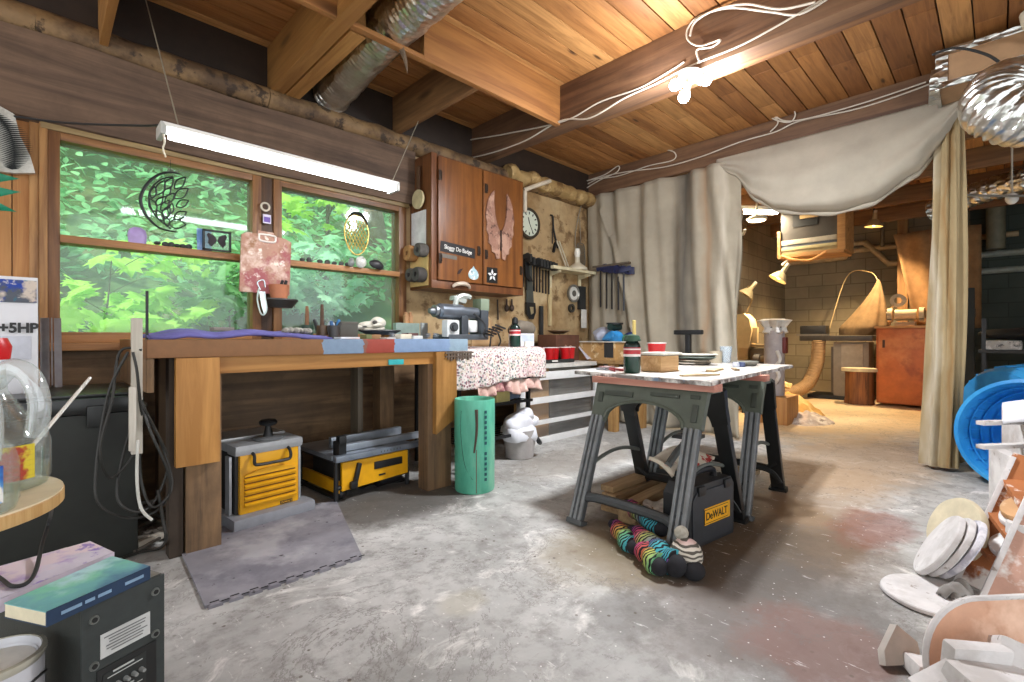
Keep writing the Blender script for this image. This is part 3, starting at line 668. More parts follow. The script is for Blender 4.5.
# rolled hem of the swag
MB().tube([vf(i / 40, 1) for i in range(41)], lambda q: .022 + .008 * math.sin(q * 40), 8).build('rolled_hem', M_CURT2, o, smooth=70)
def gf(u, v):
    a = u * 2 * math.pi; z = 2.9 - 2.87 * v; fl = .8 + .25 * math.sin(v * 2.2) + .55 * max(0, v - .8)
    r = (.086 + .02 * math.sin(a * 7 + v * 2) + .012 * math.sin(a * 13 - v * 3)) * fl
    return (5.24 + r * math.cos(a) * .8 - .10 * v * v, .29 + r * math.sin(a) * 1.05 + .05 * v * v, z)
tag(MB().sheet(gf, 90, 50, True).build('curtain', M_CURT3, smooth=70), 'narrow gathered canvas curtain hanging to the floor beside the blue tub', 'curtain')
tag(MB().tube([(5.55, .27, .02), (5.48, .25, .06), (5.38, .2, .1), (5.30, .14, .16), (5.34, .08, .2)], lambda q: .045 + .012 * math.sin(q * 70), 10, 10).build('fabric_roll', pl('#9c8b70', .9, 0, .3)), 'scrunched tan hem of cloth lying on the floor behind the gathered curtain', 'cloth')

# ================================================================== THE WORKBENCH
t = thing('workbench', 'heavy wooden workbench with painted front edge under the window', 'workbench', (1.27, 3.2, 0))
MB().b2(.343, 2.207, 2.7, 3.74, .957, 1.043, .006).build('bench_top', bands('X', [(-.93, '#8a5e35'), (-.1, '#7d93ac'), (.15, '#8a5a4a'), (.17, '#9c3f30'), (.36, '#7f97b8'), (.80, '#8ea4b4'), (.94, '#8ea4b4')], .5), t, w=True)
M_POST = wood('#66503a', '#9a7854', 'z', .5, .7, True, .3); M_YEL = wood('#a87334', '#cf9750', 'z', .55, .55); M_YELX = wood('#a06c32', '#c48e4c', 'x', .55, .55)
MB().b2(.5, .65, 2.745, 2.85, 0, .957, .004).build('leg', M_POST, t, w=True)
MB().b2(.452, .633, 2.70, 2.745, .44, .955, .004).build('leg_plate', M_YEL, t, w=True)
MB().b2(1.89, 2.09, 2.745, 2.86, 0, .957, .004).build('leg', M_POST, t, w=True)
MB().prism([(1.93, .955), (2.105, .955), (2.105, .49), (1.93, .39)], .045, frame((0, 2.745, 0), (1, 0, 0), (0, 0, 1))).build('leg_plate', wood('#96682f', '#bd8a49', 'z', .55, .55, True, .25), t, w=True)
for x in (.5, 1.95): MB().b2(x, x + .13, 3.5, 3.62, 0, .957, .004).build('leg', M_POST, t, w=True)
MB().b2(.633, 1.95, 2.735, 2.775, .872, .957, .004).build('apron', M_YELX, t, w=True)
MB().b2(.435, .492, 2.76, 2.85, .0, .957, .004).build('dark_board', pl('#3a2f25', .8), t, w=True)
MB().b2(.343, .37, 2.705, 3.7, .80, .957, .004).build('end_rail', M_POST, t, w=True)
MB().b2(1.66, 1.70, 3.3, 3.42, .0, .957, .004).build('brace', wood('#51473a', '#7d7260', 'z', .5), t, w=True)
p = PY(396, 362, 2.73); tag(MB().box(p, (.11, .012, .035), bev=.005).build('paint_tag', pl('#2fa7a8', .5)), 'small teal tag stuck on the bench apron under the red paint', 'tag')
mb = MB()
for k in range(9): mb.b2(2.02 + .025 * k, 2.035 + .025 * k, 2.69, 2.70, .90 - .01 * (k % 2), .955)
mb.b2(2.0, 2.25, 2.688, 2.70, .915, .925); mb.b2(2.0, 2.25, 2.688, 2.70, .94, .952)
tag(mb.build('wire_rack', pl('#6b5c50', .6, .5)), 'rusty little wire rack fixed at the corner of the bench', 'rack')

# dark wall panel and stuff at the near end of the bench
t = thing('storage_chest', 'big black storage box with a lid standing under the white carton', 'storage box', (-.3, 3.2, 0))
MB().b2(-1.1, .34, 2.93, 3.62, 0, .70, .02).build('body', pl('#1a1d18', .55, 0, .3), t, w=True)
mb = MB().b2(-1.12, .36, 2.91, 3.64, .70, .775, .02); mb.b2(-1.1, .35, 2.95, 3.6, .775, .79, .01); mb.build('lid', pl('#111312', .3, 0, .2), t, w=True)
for x in (-.25, .15): MB().b2(x, x + .06, 2.895, 2.915, .64, .74, .008).build('latch', pl('#111312', .35), t, w=True)
t = thing('carton', 'white carton printed with horsepower lettering standing on the black box', 'box', (-.18, 3.3, .79))
MB().b2(-.40, -.008, 3.2, 3.45, .79, 1.335, .004).build('box_body', pl('#d8d9dd', .6, 0, .05), t, w=True)
mb = MB().b2(-.40, -.012, 3.196, 3.2, 1.215, 1.32); mb.build('picture_panel', blotch('#4f5560', [('#1c3f9a', 9, .5, .6), ('#c9bcae', 7, .5, .58), ('#1f6f86', 11, .55, .62), ('#d8d3cc', 13, .58, .65)], bump=0), t, w=True)
text('+5HP', .062, frame((-.072, 3.194, 1.095), (1, 0, 0), (0, 0, 1)), M_BLACK, t, sx=.9, bold=.0025)
MB().b2(-.30, -.03, 3.196, 3.2, .95, 1.06).build('grey_print', pl('#c2c5cf', .6), t, w=True)
for i, (x, lab) in enumerate(((-.01, 'grey metal channel strip standing beside the white carton, nearer one'), (.045, 'slim grey metal strip leaning at the window trim beside its twin'))):
    mb = MB(); mb.bar((x, 3.5, .79), (x, 3.72, 1.16 - .01 * i), .05, .006, (1, 0, 0)); mb.bar((x - .024, 3.49, .79), (x - .024, 3.71, 1.16), .006, .03, (1, 0, 0)); mb.bar((x + .024, 3.49, .79), (x + .024, 3.71, 1.16), .006, .03, (1, 0, 0))
    tag(mb.build('metal_strip', pl('#9a9da3', .35, .7)), lab, 'metal strip')
# hanging fern plaque and leaves
t = thing('fern_plaque', 'grey stone plaque with a black fern print hung on pine boards', 'wall plaque', (-.12, 3.83, 2.0))
pts = [(-.35, -.03), (-.3, .3), (-.05, .31), (.03, .27), (.05, .16), (.09, .06), (.11, -.03), (.03, -.05), (-.1, -.06), (-.2, -.11)]
MB().prism(pts, .03, frame((-.13, 3.80, 2.0), (1, 0, 0), (0, 0, 1))).build('stone_slab', blotch('#b9b7ae', [('#98968c', 7, .5, .65), ('#cfcdc4', 9, .55, .66)]), t, w=True)
mb = MB(); f0 = Vector((-.13, 3.768, 2.0))
stem = [(.02, -.03), (.03, .04), (.025, .12), (.0, .2), (-.05, .26)]
P = catmull([(a, b_, 0) for a, b_ in stem], 8)
for i, q in enumerate(P):
    k = math.sin(min(1, (i + 3) / len(P)) * 3.0) * .06 + .012
    for sgn in (-1, 1):
        a = (q.x, q.y); e = (q.x + sgn * k, q.y + k * .25 * (1 if sgn > 0 else .7))
        n = (0, .006)
        mb.prism([(a[0], a[1] - .004), (e[0], e[1]), (a[0], a[1] + .005)], .003, frame(f0, (1, 0, 0), (0, 0, 1)))
mb.build('fern_print', pl('#1d2120', .8), t, w=True)
t = thing('palm_leaves', 'teal green artificial leaf tips sticking out below the fern plaque', 'artificial leaves', (-.3, 3.6, 1.75))
for k, (a, b_) in enumerate((((-.4, 3.56, 1.83), (-.075, 3.5, 1.86)), ((-.4, 3.56, 1.74), (-.07, 3.48, 1.79)), ((-.4, 3.56, 1.78), (-.085, 3.5, 1.69)))):
    A, B = Vector(a), Vector(b_); d = B - A; n = Vector((0, -.2, 1)).normalized() * .045
    mb = MB(); vs = [A - n * .4, A + d * .55 - n, B, A + d * .55 + n, A + n * .4]
    q = [mb.bm.verts.new(x) for x in vs]; mb.bm.faces.new(q); mb.build('leaf', pl('#118a66', .5), t, w=True, solid=.003)
# hanging black cord coil, white strip and rod at the end of the bench
M_CORD = pl('#22211d', .55, 0, .3)
t = thing('extension_cord', 'long dark extension cord hanging in big loops from the bench end', 'cord', (.2, 2.7, .6))
for pts in ([(142, 350), (120, 352), (112, 400), (100, 450), (112, 478), (140, 440), (138, 380), (133, 352)], [(128, 352), (108, 395), (96, 470), (100, 505), (130, 518), (160, 508), (170, 480), (150, 430), (140, 400)],
            [(140, 400), (122, 460), (118, 500), (140, 512), (158, 495), (168, 460), (150, 420), (140, 400)], [(142, 400), (140, 470), (150, 505), (165, 500), (172, 480), (160, 440), (145, 410)]):
    yy = 2.66 + rnd.uniform(-.03, .04)
    MB().tube([PY(px, py, yy + .03 * math.sin(i * 1.7)) for i, (px, py) in enumerate(pts)], .0058, 7, 10).build('cord_loop', M_CORD, t, w=True)
MB().tube([PY(px, py, 2.63) for px, py in ((138, 440), (137, 480), (141, 508), (152, 520))], .006, 6, 8).build('loop_highlight', pl('#c9c8c0'), t, w=True)  # pale strand added as the highlight on one cord loop
MB().tube([PY(px, py, 2.66) for px, py in ((158, 490), (163, 520), (166, 538))] + [PZ(160, 548, .02), PZ(140, 552, .012), PZ(118, 560, .012)], .007, 6, 8).build('trailing_lead', M_CORD, t, w=True)
mb = MB(); P0 = PY(137, 318, 2.68); P1 = PY(137, 454, 2.68)
mb.b2(P0.x - .02, P0.x + .02, 2.675, 2.705, P1.z, P0.z, .004); mb.b2(P0.x - .03, P0.x - .005, 2.655, 2.68, P1.z + .02, P1.z + .3, .003)
tag(mb.build('wooden_strip', wood('#b7b0a2', '#d6d0c4', 'z', .6)), 'whitewashed wooden strip standing at the near end of the bench', 'wood strip')
tag(MB().cyl(PY(147, 340, 2.85), PY(147, 291, 2.85), .006).build('rod', M_DARK), 'thin dark metal rod upright at the near corner of the bench', 'rod')
tag(MB().cyl((.46, 3.845, .62), (.46, 3.83, .62), .03).ball((.46, 3.83, .62), .02).build('outlet', M_WHITE), 'round white cable outlet on the dark wall behind the cords', 'outlet')
# scraps on the floor by the bench leg
mb = MB()
for k in range(48):
    p = PZ(rnd.uniform(126, 188), rnd.uniform(508, 552)); a = rnd.uniform(0, 3.1); mb.box((p.x, p.y, .012 + rnd.uniform(0, .03)), (rnd.uniform(.04, .14), rnd.uniform(.015, .05), rnd.uniform(.008, .02)), (rnd.uniform(-.2, .2), rnd.uniform(-.2, .2), a))
tag(mb.build('wood_scraps', blotch('#6a6259', [('#2c2925', 8, .45, .6), ('#b7b1a6', 6, .58, .68)]), jit=.01), 'heap of grey wood scraps and dust on the floor by the bench leg', 'scraps', kind='stuff')
p = PZ(148, 540, .04); tag(MB().bar(p + Vector((-.05, -.03, 0)), p + Vector((.06, .03, 0)), .035, .03, bev=.005).build('wood_offcut', wood('#b3aa9b', '#d0c8ba', 'x')), 'pale wood offcut on the scraps under the hanging cord', 'offcut')

# ================================================================== ON AND AROUND THE WINDOW
M_BLK = pl('#0f1110', .5)
t = thing('wreath_ornament', 'black wire moon of leaves ornament hanging in the upper window', 'window ornament', (.57, 3.79, 1.93))
WQ = lambda cx, cy: PY(130 + cx / 6.2, 150 + cy / 6.2, 3.79)
MB().tube([WQ(*q) for q in ((310, 148), (250, 138), (180, 152), (115, 200), (75, 265), (66, 320), (90, 390), (140, 450), (200, 490), (295, 510))], lambda q: .004 + .006 * math.sin(q * 3.14), 8, 6).build('moon_ring', M_BLK, t, w=True)
MB().tube([WQ(*q) for q in ((265, 165), (200, 180), (145, 220), (118, 275), (125, 340), (150, 395), (190, 440), (255, 490))], .0045, 8, 6).build('moon_ring', M_BLK, t, w=True)
LV = [(275, 240, 345, 168), (275, 300, 362, 238), (285, 350, 364, 313), (270, 425, 352, 383), (238, 455, 347, 463), (215, 245, 268, 172), (205, 290, 255, 232), (215, 330, 278, 268), (190, 375, 246, 312), (205, 430, 245, 345), (245, 400, 262, 330),
      (165, 280, 215, 188), (135, 300, 155, 225), (160, 345, 205, 292), (160, 385, 122, 300), (205, 440, 165, 372), (240, 470, 215, 410)]
for (bx_, by_, tx_, ty_) in LV:
    dx, dy = tx_ - bx_, ty_ - by_; ln = math.hypot(dx, dy); nx, ny = -dy / ln, dx / ln; wd_ = ln * .27
    L1 = [WQ(bx_ + dx * q + nx * wd_ * math.sin(q * 3.14) * (1.1 - .3 * q), by_ + dy * q + ny * wd_ * math.sin(q * 3.14) * (1.1 - .3 * q)) for q in [i / 8 for i in range(9)]]
    L2 = [WQ(bx_ + dx * q - nx * wd_ * math.sin(q * 3.14) * (1.1 - .3 * q), by_ + dy * q - ny * wd_ * math.sin(q * 3.14) * (1.1 - .3 * q)) for q in [i / 8 for i in range(9)]]
    MB().tube(L1, .0045, 5).tube(L2, .0045, 5).build('leaf_outline', M_BLK, t, w=True)
MB().cyl(WQ(250, 140), WQ(252, 60), .0015, seg=6).build('hanging_thread', M_BLK, t, w=True)
# transom ledge things (top of transom z 1.65)
p = PY(138, 232, 3.8); tag(MB().lathe([(0, 0), (.045, .0), (.05, .05), (.042, .085), (.02, .1), (0, .102)], frame((p.x, 3.83, 1.65), (1, 0, 0), (0, 1, 0)) @ Matrix.Diagonal((1, .35, 1, 1))).build('purple_glass', pl('#a58fc0', .3)), 'rounded lilac stone slab standing on the window transom', 'stone')
for k, px in enumerate((157, 165, 171, 177, 183, 189)):
    p = PY(px, 243, 3.83); tag(MB().ball((p.x, 3.83, 1.655 + .008), (.02, .02, .012 + .004 * (k % 3)), seg=10).build('pebble', pl('#3b3d3a', .7), jit=.006), 'small dark pebble in a row on the window transom under the wreath', 'pebble', 'pebbles on the near window transom')
p = PY(204, 235, 3.84); tag(MB().box((p.x, 3.835, 1.725), (.085, .006, .15), (R(-6), 0, 0)).build('postcard', blotch('#6f93c4', [('#9db6d8', 8, .5, .6)], bump=0)), 'blue picture card leaning on the window behind the framed butterfly', 'card')
t = thing('butterfly_frame', 'small black box frame with a dark butterfly on the window transom', 'picture frame', (.82, 3.81, 1.65)); p = PY(217, 238, 3.8); px0 = p.x
F = frame((px0, 3.80, 1.722), (1, 0, 0), (0, 0, 1)); mb = MB()
for x0, x1, y0, y1 in ((-.085, -.075, -.07, .07), (.075, .085, -.07, .07), (-.085, .085, -.07, -.06), (-.085, .085, .06, .07)): mb.box(((x0 + x1) / 2, (y0 + y1) / 2, 0), (x1 - x0, y1 - y0, .03), M=F)
mb.build('frame', M_BLK, t, w=True)
mb = MB()
for s_ in (-1, 1):
    mb.prism([(0, .0), (s_ * .012, .03), (s_ * .05, .05), (s_ * .062, .035), (s_ * .05, .005), (s_ * .055, -.02), (s_ * .035, -.045), (s_ * .012, -.02)], .002, F)
mb.build('butterfly', pl('#2a2426', .7), t, w=True); MB().box((0, 0, 0), (.15, .12, .001), M=F).build('glass', M_GL, t, w=True)
for k, px in enumerate((302, 309, 320, 327, 334, 341, 347)):
    p = PY(px, 262, 3.83); tag(MB().ball((p.x, 3.83, 1.665), (.022, .02, .016 + .006 * (k % 2)), seg=10).build('pebble', pl('#4a4b47', .7), jit=.006), 'small grey stone in a row on the far window transom', 'pebble', 'stones on the far window transom')
# cutting board hanging on the mullion
t = thing('cutting_board', 'red and white stained wooden cutting board hung on the window mullion', 'cutting board', (1.16, 3.72, 1.58))
F = frame((1.16, 3.72, 1.58), (1, 0, 0), (0, 0, 1)) @ Matrix.Rotation(R(-1.5), 4, 'Z')
MB().prism([(-.168, -.21), (.165, -.21), (.168, .185), (.12, .205), (.05, .21), (.045, .235), (-.06, .235), (-.065, .21), (-.13, .21), (-.166, .19)], .02, F).build('board', blotch('#b08570', [('#9d5658', 7, .5, .6), ('#cfb3a2', 9, .52, .64), ('#94694a', 6, .58, .68), ('#e6d8ca', 16, .6, .68)], bump=.1), t, w=True)
MB().tube([F @ Vector((x, y, .024)) for x, y in ((-.045, .21), (.045, .21), (.055, .195), (.045, .165), (-.045, .165), (-.055, .195))], .007, 8, 4, True).build('handle_ring', pl('#e7ded4', .4), t, w=True)
p = PY(265, 207, 3.8); tag(MB().lathe([(.034, 0), (.034, .012), (.022, .012), (.022, 0), (.034, 0)], frame(p, (1, 0, 0), (0, 0, 1))).build('ring', pl('#c8beaa')), 'little pale ring hung on the mullion above the purple tag', 'ring')
p = PY(267, 219, 3.8); t = thing('price_tag', 'small purple printed tag on the mullion above the cutting board', 'tag', p); MB().box((0, 0, 0), (.055, .004, .065)).build('card', pl('#d6cfe0'), t); MB().box((0, -.003, -.005), (.042, .003, .038)).build('print', pl('#6a4fa0'), t)
# planter pocket on the mullion below the board
p = PY(279, 290, 3.68)
t = thing('wall_planter', 'terracotta cup on a black bowl shelf fixed to the window mullion', 'planter', (p.x, 3.7, 1.32))
MB().lathe([(0, .0), (.055, .0), (.07, .1), (.062, .1), (.05, .02), (0, .02)], (p.x, 3.68, 1.335)).build('cup', pl('#b3714f', .7), t, w=True)
MB().lathe([(0, 0), (.09, .0), (.135, .055), (.13, .065), (.085, .015), (0, .015)], Matrix.Translation((p.x, 3.68, 1.27)) @ Matrix.Diagonal((1, .6, 1, 1))).build('bowl', pl('#26231f', .45), t, w=True)
for dx in (.0, .025): MB().cyl((p.x + dx, 3.67, 1.40), (p.x + .02 + dx, 3.66, 1.47), .01).build('marker', M_BLK, t, w=True)
p = PY(262, 300, 3.62); t = thing('hand_shears', 'silver hand shears hanging in front of the planter cup', 'shears', p)
MB().tube([(-.02, 0, .08), (-.03, 0, 0), (-.01, 0, -.09), (.015, 0, -.1), (.03, 0, -.05), (.01, 0, .06)], .006, 6, 6).build('grip', pl('#b7c4bd', .3, .6), t)
mb = MB(); mb.prism([(-.02, .06), (.02, .06), (.03, -.06), (.012, -.1), (-.005, -.04)], .004, frame((0, 0, 0), (1, 0, 0), (0, 0, 1))); mb.build('blade', M_CHROME, t)
MB().tube([(-.01, 0, .07), (-.03, 0, .12), (.01, 0, .14), (.02, 0, .09)], .006, 6, 5).build('spring', M_CHROME, t)
# gold shell catcher with shells
t = thing('shell_catcher', 'gold woven oval hanging in the far window above shells', 'window ornament', (1.88, 3.74, 1.95))
F = frame((1.88, 3.76, 1.91), (1, 0, 0), (0, 0, 1))
mb = MB(); o_ = [F @ Vector((.105 * math.cos(a) * (1 + .1 * math.sin(a)), .165 * math.sin(a), 0)) for a in [i * .2618 for i in range(24)]]; mb.tube(o_, .006, 6, 2, True)
for k in range(-6, 7):
    for sg in (-1, 1):
        x0 = k * .03; q = []
        for j in range(9):
            yy = -.16 + j * .04; xx = x0 + sg * yy * .55
            if (xx / .1) ** 2 + (yy / .16) ** 2 < 1: q.append(F @ Vector((xx, yy, 0)))
        if len(q) > 1: mb.tube(q, .0042, 5)
mb.build('gold_mesh', pl('#b59a4c', .35, .5), t, w=True)
MB().tube([F @ Vector((.105 * math.cos(a), .03 + .15 * math.sin(a), .01)) for a in [R(25 + i * 10) for i in range(13)]], lambda q: .003 + .012 * math.sin(q * 3.14), 8).build('dark_crescent', M_BLK, t, w=True)
for lab, px, py, rr, h in (('white seashell on the far window transom under the gold oval', 362, 256, (.045, .03, .05), '#cfcfc6'), ('dark flat mussel shell on the far window transom beside the white shell', 377, 259, (.07, .02, .04), '#2b2a2d'), ('grey shell at the near side of the white seashell', 352, 256, (.03, .03, .035), '#8f9390')):
    p = PY(px, py, 3.77); tag(MB().ball((p.x, 3.78, 1.65 + rr[2] * .8), rr, (0, R(15), 0)).build('seashell', pl(h, .4, 0, .3, 30), jit=.012), lab, 'shell')

# things standing on the bench (top z 1.043)
ZB = 1.043
def bx(px, py, y): return PY(px, py, y).x
def towel(u, v):
    x = .36 + .86 * u; y = 2.74 + .42 * v; e = min(u, 1 - u, 1) * 6
    z = ZB + .012 + .02 * min(1, e) + .018 * mnoise.noise((x * 5, y * 4, 1)) + .012 * math.sin(x * 9 + y * 7) + (.022 * max(0, .3 - u))
    if v < .12: z -= (.12 - v) * .15
    return (x, y, max(z, ZB + .004))
tag(MB().sheet(towel, 60, 24).build('cloth', pl('#5f5c98', .9, 0, .25, 6, .3), smooth=80, solid=.012), 'purple cloth spread along the near half of the bench top', 'cloth')
p = bx(222, 329, 2.95); tag(MB().box((p, 2.95, ZB + .055), (.1, .07, .02), (0, 0, .1), .004).build('wood_block', pl('#8b8478')), 'small grey brown block on the purple cloth', 'block')
mb = MB()
for k in range(6): mb.ball((bx(285 + k * 5, 328, 3.0), 3.0 + .01 * (k % 2), ZB + .052), (.022, .03, .02), seg=10)
tag(mb.build('rope_coil', pl('#8e8a80', .8, 0, .4, 40), jit=.01), 'lumpy grey rope piece at the far end of the purple cloth', 'rope')
def brush_can(x, y, lab, hc, n, sticks):
    t = thing('brush_can', lab, 'can', (x, y, ZB))
    MB().lathe([(0, 0), (.036, 0), (.036, .09), (.03, .09), (.03, .01), (0, .01)]).build('can', pl(hc, .4), t)
    for (dx, dy, ln, h, lx) in sticks:
        MB().tube([(dx, dy, .02), (dx + lx * .4, dy, .02 + ln * .5), (dx + lx, dy, ln)], lambda q: .009 + .004 * math.sin(q * 3.1), 8, 3).build('tool', pl(h, .5), t)
    return t
brush_can(bx(307, 325, 3.1), 3.1, 'dark green can with an upright wooden handle on the bench', '#1d3b2b', 1, ((0, 0, .21, '#7a5230', 0),))
brush_can(bx(322, 325, 3.15), 3.15, 'brown can crammed with brushes and a tall dark handle on the bench', '#5c4632', 3, ((0, 0, .23, '#4f3420', .0), (-.02, .01, .13, '#222', -.03), (.02, -.01, .12, '#aab0b4', .04), (.0, .02, .12, '#3a3a3d', .02)))
brush_can(bx(334, 326, 3.1), 3.1, 'small can of pens with blue tips on the bench', '#3d3a38', 3, ((-.01, 0, .12, '#2f5d8c', -.01), (.015, 0, .13, '#3474a8', .02), (0, .015, .11, '#c7c9c9', .0), (.01, -.015, .11, '#2b2b2b', .03)))
x = bx(346, 322, 3.2); t = thing('tool_tin', 'dark square tin box on the bench below the far window', 'tin', (x, 3.2, ZB)); MB().box((0, 0, .055), (.13, .1, .11), bev=.006).build('body', pl('#4b4a42', .5), t); MB().box((0, 0, .113), (.135, .105, .014), bev=.004).build('lid', pl('#5d5b50', .45), t)
t = thing('animal_skull', 'bleached white animal skull lying in a dark tray on the bench', 'skull', (bx(378, 316, 3.25), 3.25, ZB + .07))
M_BONE = pl('#cfcabb', .6, 0, .2, 25)
mb = MB().ball((0, 0, .045), (.07, .045, .042)).ball((-.075, 0, .03), (.075, .034, .03)).ball((-.14, 0, .014), (.045, .022, .018)).ball((-.03, -.035, .03), (.05, .02, .014)); mb.build('cranium', M_BONE, t, jit=.02)
MB().ball((-.045, -.036, .052), (.02, .012, .015)).ball((-.12, -.028, .02), (.018, .008, .006)).build('eye_socket', pl('#3f3b34'), t)
MB().tube([(.03, -.04, .01), (-.04, -.04, -.004), (-.12, -.015, .0)], .009, 6, 4).build('jaw', M_BONE, t)
t = thing('tray', 'dark shallow tray under the white skull on the bench', 'tray', (bx(380, 325, 3.25), 3.25, ZB)); MB().lathe([(0, 0.03), (.1, .03), (.17, .06), (.165, .068), (.095, .04), (0, .04)], Matrix.Diagonal((1, .6, 1, 1))).build('dish', pl('#33322e', .5), t); MB().cyl((0, 0, 0), (0, 0, .03), .045, .03).build('foot', pl('#8c6040'), t)
small = [('white paper scrap on the bench before the dark tin', 347, 333, 2.95, (.13, .1, .012), '#d8d8da', 0), ('green brown wooden wedge near the skull tray on the bench', 366, 330, 3.0, (.05, .06, .03), '#6f7a4d', .3),
         ('pale cardboard box lid on the bench beyond the red paint', 402, 329, 3.05, (.11, .09, .035), '#d9cdb5', .2), ('brown little wood block stacked by the pale box lid', 375, 329, 3.02, (.07, .05, .03), '#9b7248', -.2),
         ('red capped flat case on the bench near the machine', 410, 322, 3.2, (.1, .08, .045), '#6c4a44', .15), ('grey steel plate leaning among bench clutter by the machine', 424, 318, 3.3, (.09, .015, .13), '#a5aaa9', .4),
         ('white small carton on the bench in front of the grey plate', 417, 329, 2.95, (.07, .06, .022), '#e3dfd5', -.3), ('folded pale paper on the bench before the skull', 388, 333, 2.85, (.08, .07, .01), '#d5d0c4', .2)]
for lab, px, py, yy, d, h, rz in small:
    nm = lab.split()[2] if False else {'paper': 'paper'}.get('', 'box')
    tag(MB().box((bx(px, py, yy), yy, ZB + d[2] / 2 + .001), d, (0, 0, rz), .004).build('paper' if 'paper' in lab else 'steel_plate' if 'plate' in lab else 'wood_block' if ('wedge' in lab or 'block' in lab) else 'small_box', pl(h, .6)), lab, 'paper' if 'paper' in lab else 'plate' if 'plate' in lab else 'block' if ('wedge' in lab or 'block' in lab) else 'box')
x = bx(412, 312, 3.75); tag(MB().box((2.32, 3.70, ZB + .07), (.24, .06, .14), bev=.006).build('storage_tin', pl('#8fa39a', .5)), 'pale green metal box at the back of the bench under the cabinet', 'box')
for k, px in enumerate((405, 409)):
    tag(MB().lathe([(0, 0), (.025, 0), (.025, .07), (.015, .08), (.015, .1), (0, .1)], (bx(px, 300, 3.78) , 3.76, ZB + .14)).build('wood_peg', pl('#b98c63')), ('tan wooden spool standing on the pale green box, nearer the window', 'second tan wooden spool on the pale green box, nearer the machine')[k], 'spool')
# scribbled springs and small metal bits
for k, (px, yy) in enumerate(((392, 2.95), (428, 2.9), (436, 2.85))):
    q = Vector((bx(px, 330, yy), yy, ZB + .012)); mb = MB().tube([q + Vector((.02 * math.cos(i), .02 * math.sin(i), .002 * i)) for i in range(16)], .003, 5)
    tag(mb.build('wire_coil', M_STEEL), ('small coil of steel wire on the bench by the white paper', 'small steel wire coil on the bench before the machine dial', 'steel wire coil on the bench edge at the machine foot')[k], 'wire')

# ================================================================== BENCH MACHINE
t = thing('bench_lathe', 'grey and silver bench power tool with a horizontal motor barrel', 'power tool', (2.42, 3.05, ZB - .02)); t.scale = (1.18, 1.1, 1.12)
MB().box((0, 0, .03), (.34, .2, .04), bev=.01).build('base', pl('#5b6066', .4, .5), t)
MB().box((-.13, -.06, .09), (.11, .06, .12), (0, 0, .1), .015).build('dial_plate', pl('#cfd1d0', .4), t)
MB().cyl((-.13, -.095, .1), (-.13, -.105, .1), .032).cyl((-.13, -.105, .1), (-.13, -.118, .1), .02).build('dial', pl('#3c3f42', .4), t)
MB().cyl((-.18, 0, .21), (.0, 0, .21), .055, seg=24).cyl((.0, 0, .21), (.17, 0, .205), .042, seg=24).cyl((-.2, 0, .21), (-.18, 0, .21), .045, .055).build('motor_barrel', pl('#6c737c', .3, .6), t)
MB().cyl((-.26, 0, .21), (-.2, 0, .21), .018, .035).cyl((-.225, 0, .21), (-.205, 0, .21), .042).build('chuck', M_STEEL, t)
MB().box((.17, .01, .12), (.07, .14, .22), bev=.012).build('column', pl('#4d5258', .4, .4), t); MB().box((.0, .01, .11), (.06, .12, .15), bev=.01).build('column', pl('#4d5258', .4, .4), t)
MB().box((.09, .02, .11), (.12, .08, .09), bev=.02).build('grey_housing', pl('#d5d6d4', .5), t)
MB().tube([(-.05, 0, .25), (-.03, 0, .31), (.03, 0, .33), (.08, 0, .32)], .02, 8, 5).box((-.01, .02, .30), (.11, .06, .035), (0, .2, 0), .01).build('handle_bracket', pl('#b9c0ba', .35, .4), t)
MB().box((.18, 0, .27), (.08, .1, .09), bev=.01).build('switch_box', pl('#77836f', .5), t)
MB().tube([(.05, -.08, .2), (.12, -.12, .12), (.1, -.13, .05), (.16, -.1, .02)], .007, 6, 6).build('cord', M_BLACK, t)
mb = MB()
for k in range(5): mb.box((.2 + .012 * k, -.06 - .02 * k, .05 + .014 * k), (.16, .012, .012), (0, .15, .4))
mb.build('tool_rest_bars', pl('#34363a', .4, .5), t)

# ================================================================== WALL CABINET
t = thing('wall_cabinet', 'reddish brown wooden wall cabinet with two doors beside the window', 'cabinet', (3.05, 3.86, 1.5))
M_CABY = wood('#55331c', '#83522d', 'z', .4, .4, False, .25); M_CABD = wood('#6b3f20', '#9c622f', 'z', .35, .35, False, .2)
CY = 3.53
mb = MB(); mb.b2(2.462, 2.49, CY, WY, 1.5, 2.69); mb.b2(3.60, 3.62, CY, WY, 1.5, 2.69); mb.b2(2.462, 3.62, CY, WY, 2.67, 2.695); mb.b2(2.462, 3.62, CY, WY, 1.495, 1.52); mb.b2(2.47, 3.61, WY - .03, WY - .005, 1.5, 2.69)
mb.build('carcass', M_CABY, t, w=True)
mb = MB(); mb.b2(2.462, 2.52, CY - .012, CY, 1.5, 2.695, .003); mb.b2(2.462, 3.62, CY - .014, CY, 1.495, 1.565, .003); mb.b2(3.59, 3.62, CY - .012, CY, 1.5, 2.69, .003); mb.build('face_frame', wood('#5f3820', '#86532f', 'z', .4, .4, False), t, w=True)
d1 = MB().b2(2.522, 3.035, CY - .035, CY - .014, 1.57, 2.67, .005).build('door', M_CABD, t, w=True)
d2 = MB().b2(3.05, 3.59, CY - .035, CY - .014, 1.57, 2.67, .005).build('door', M_CABD, t, w=True)
mb = MB().b2(2.455, 2.461, 3.60, 3.83, 1.86, 2.20); mb.build('white_paint_patch', pl('#e4e4e4', .5), t, w=True)
MB().b2(2.454, 2.4605, 3.56, 3.85, 1.52, 1.86).build('yellow_paint_patch', pl('#d9b877', .55), t, w=True)
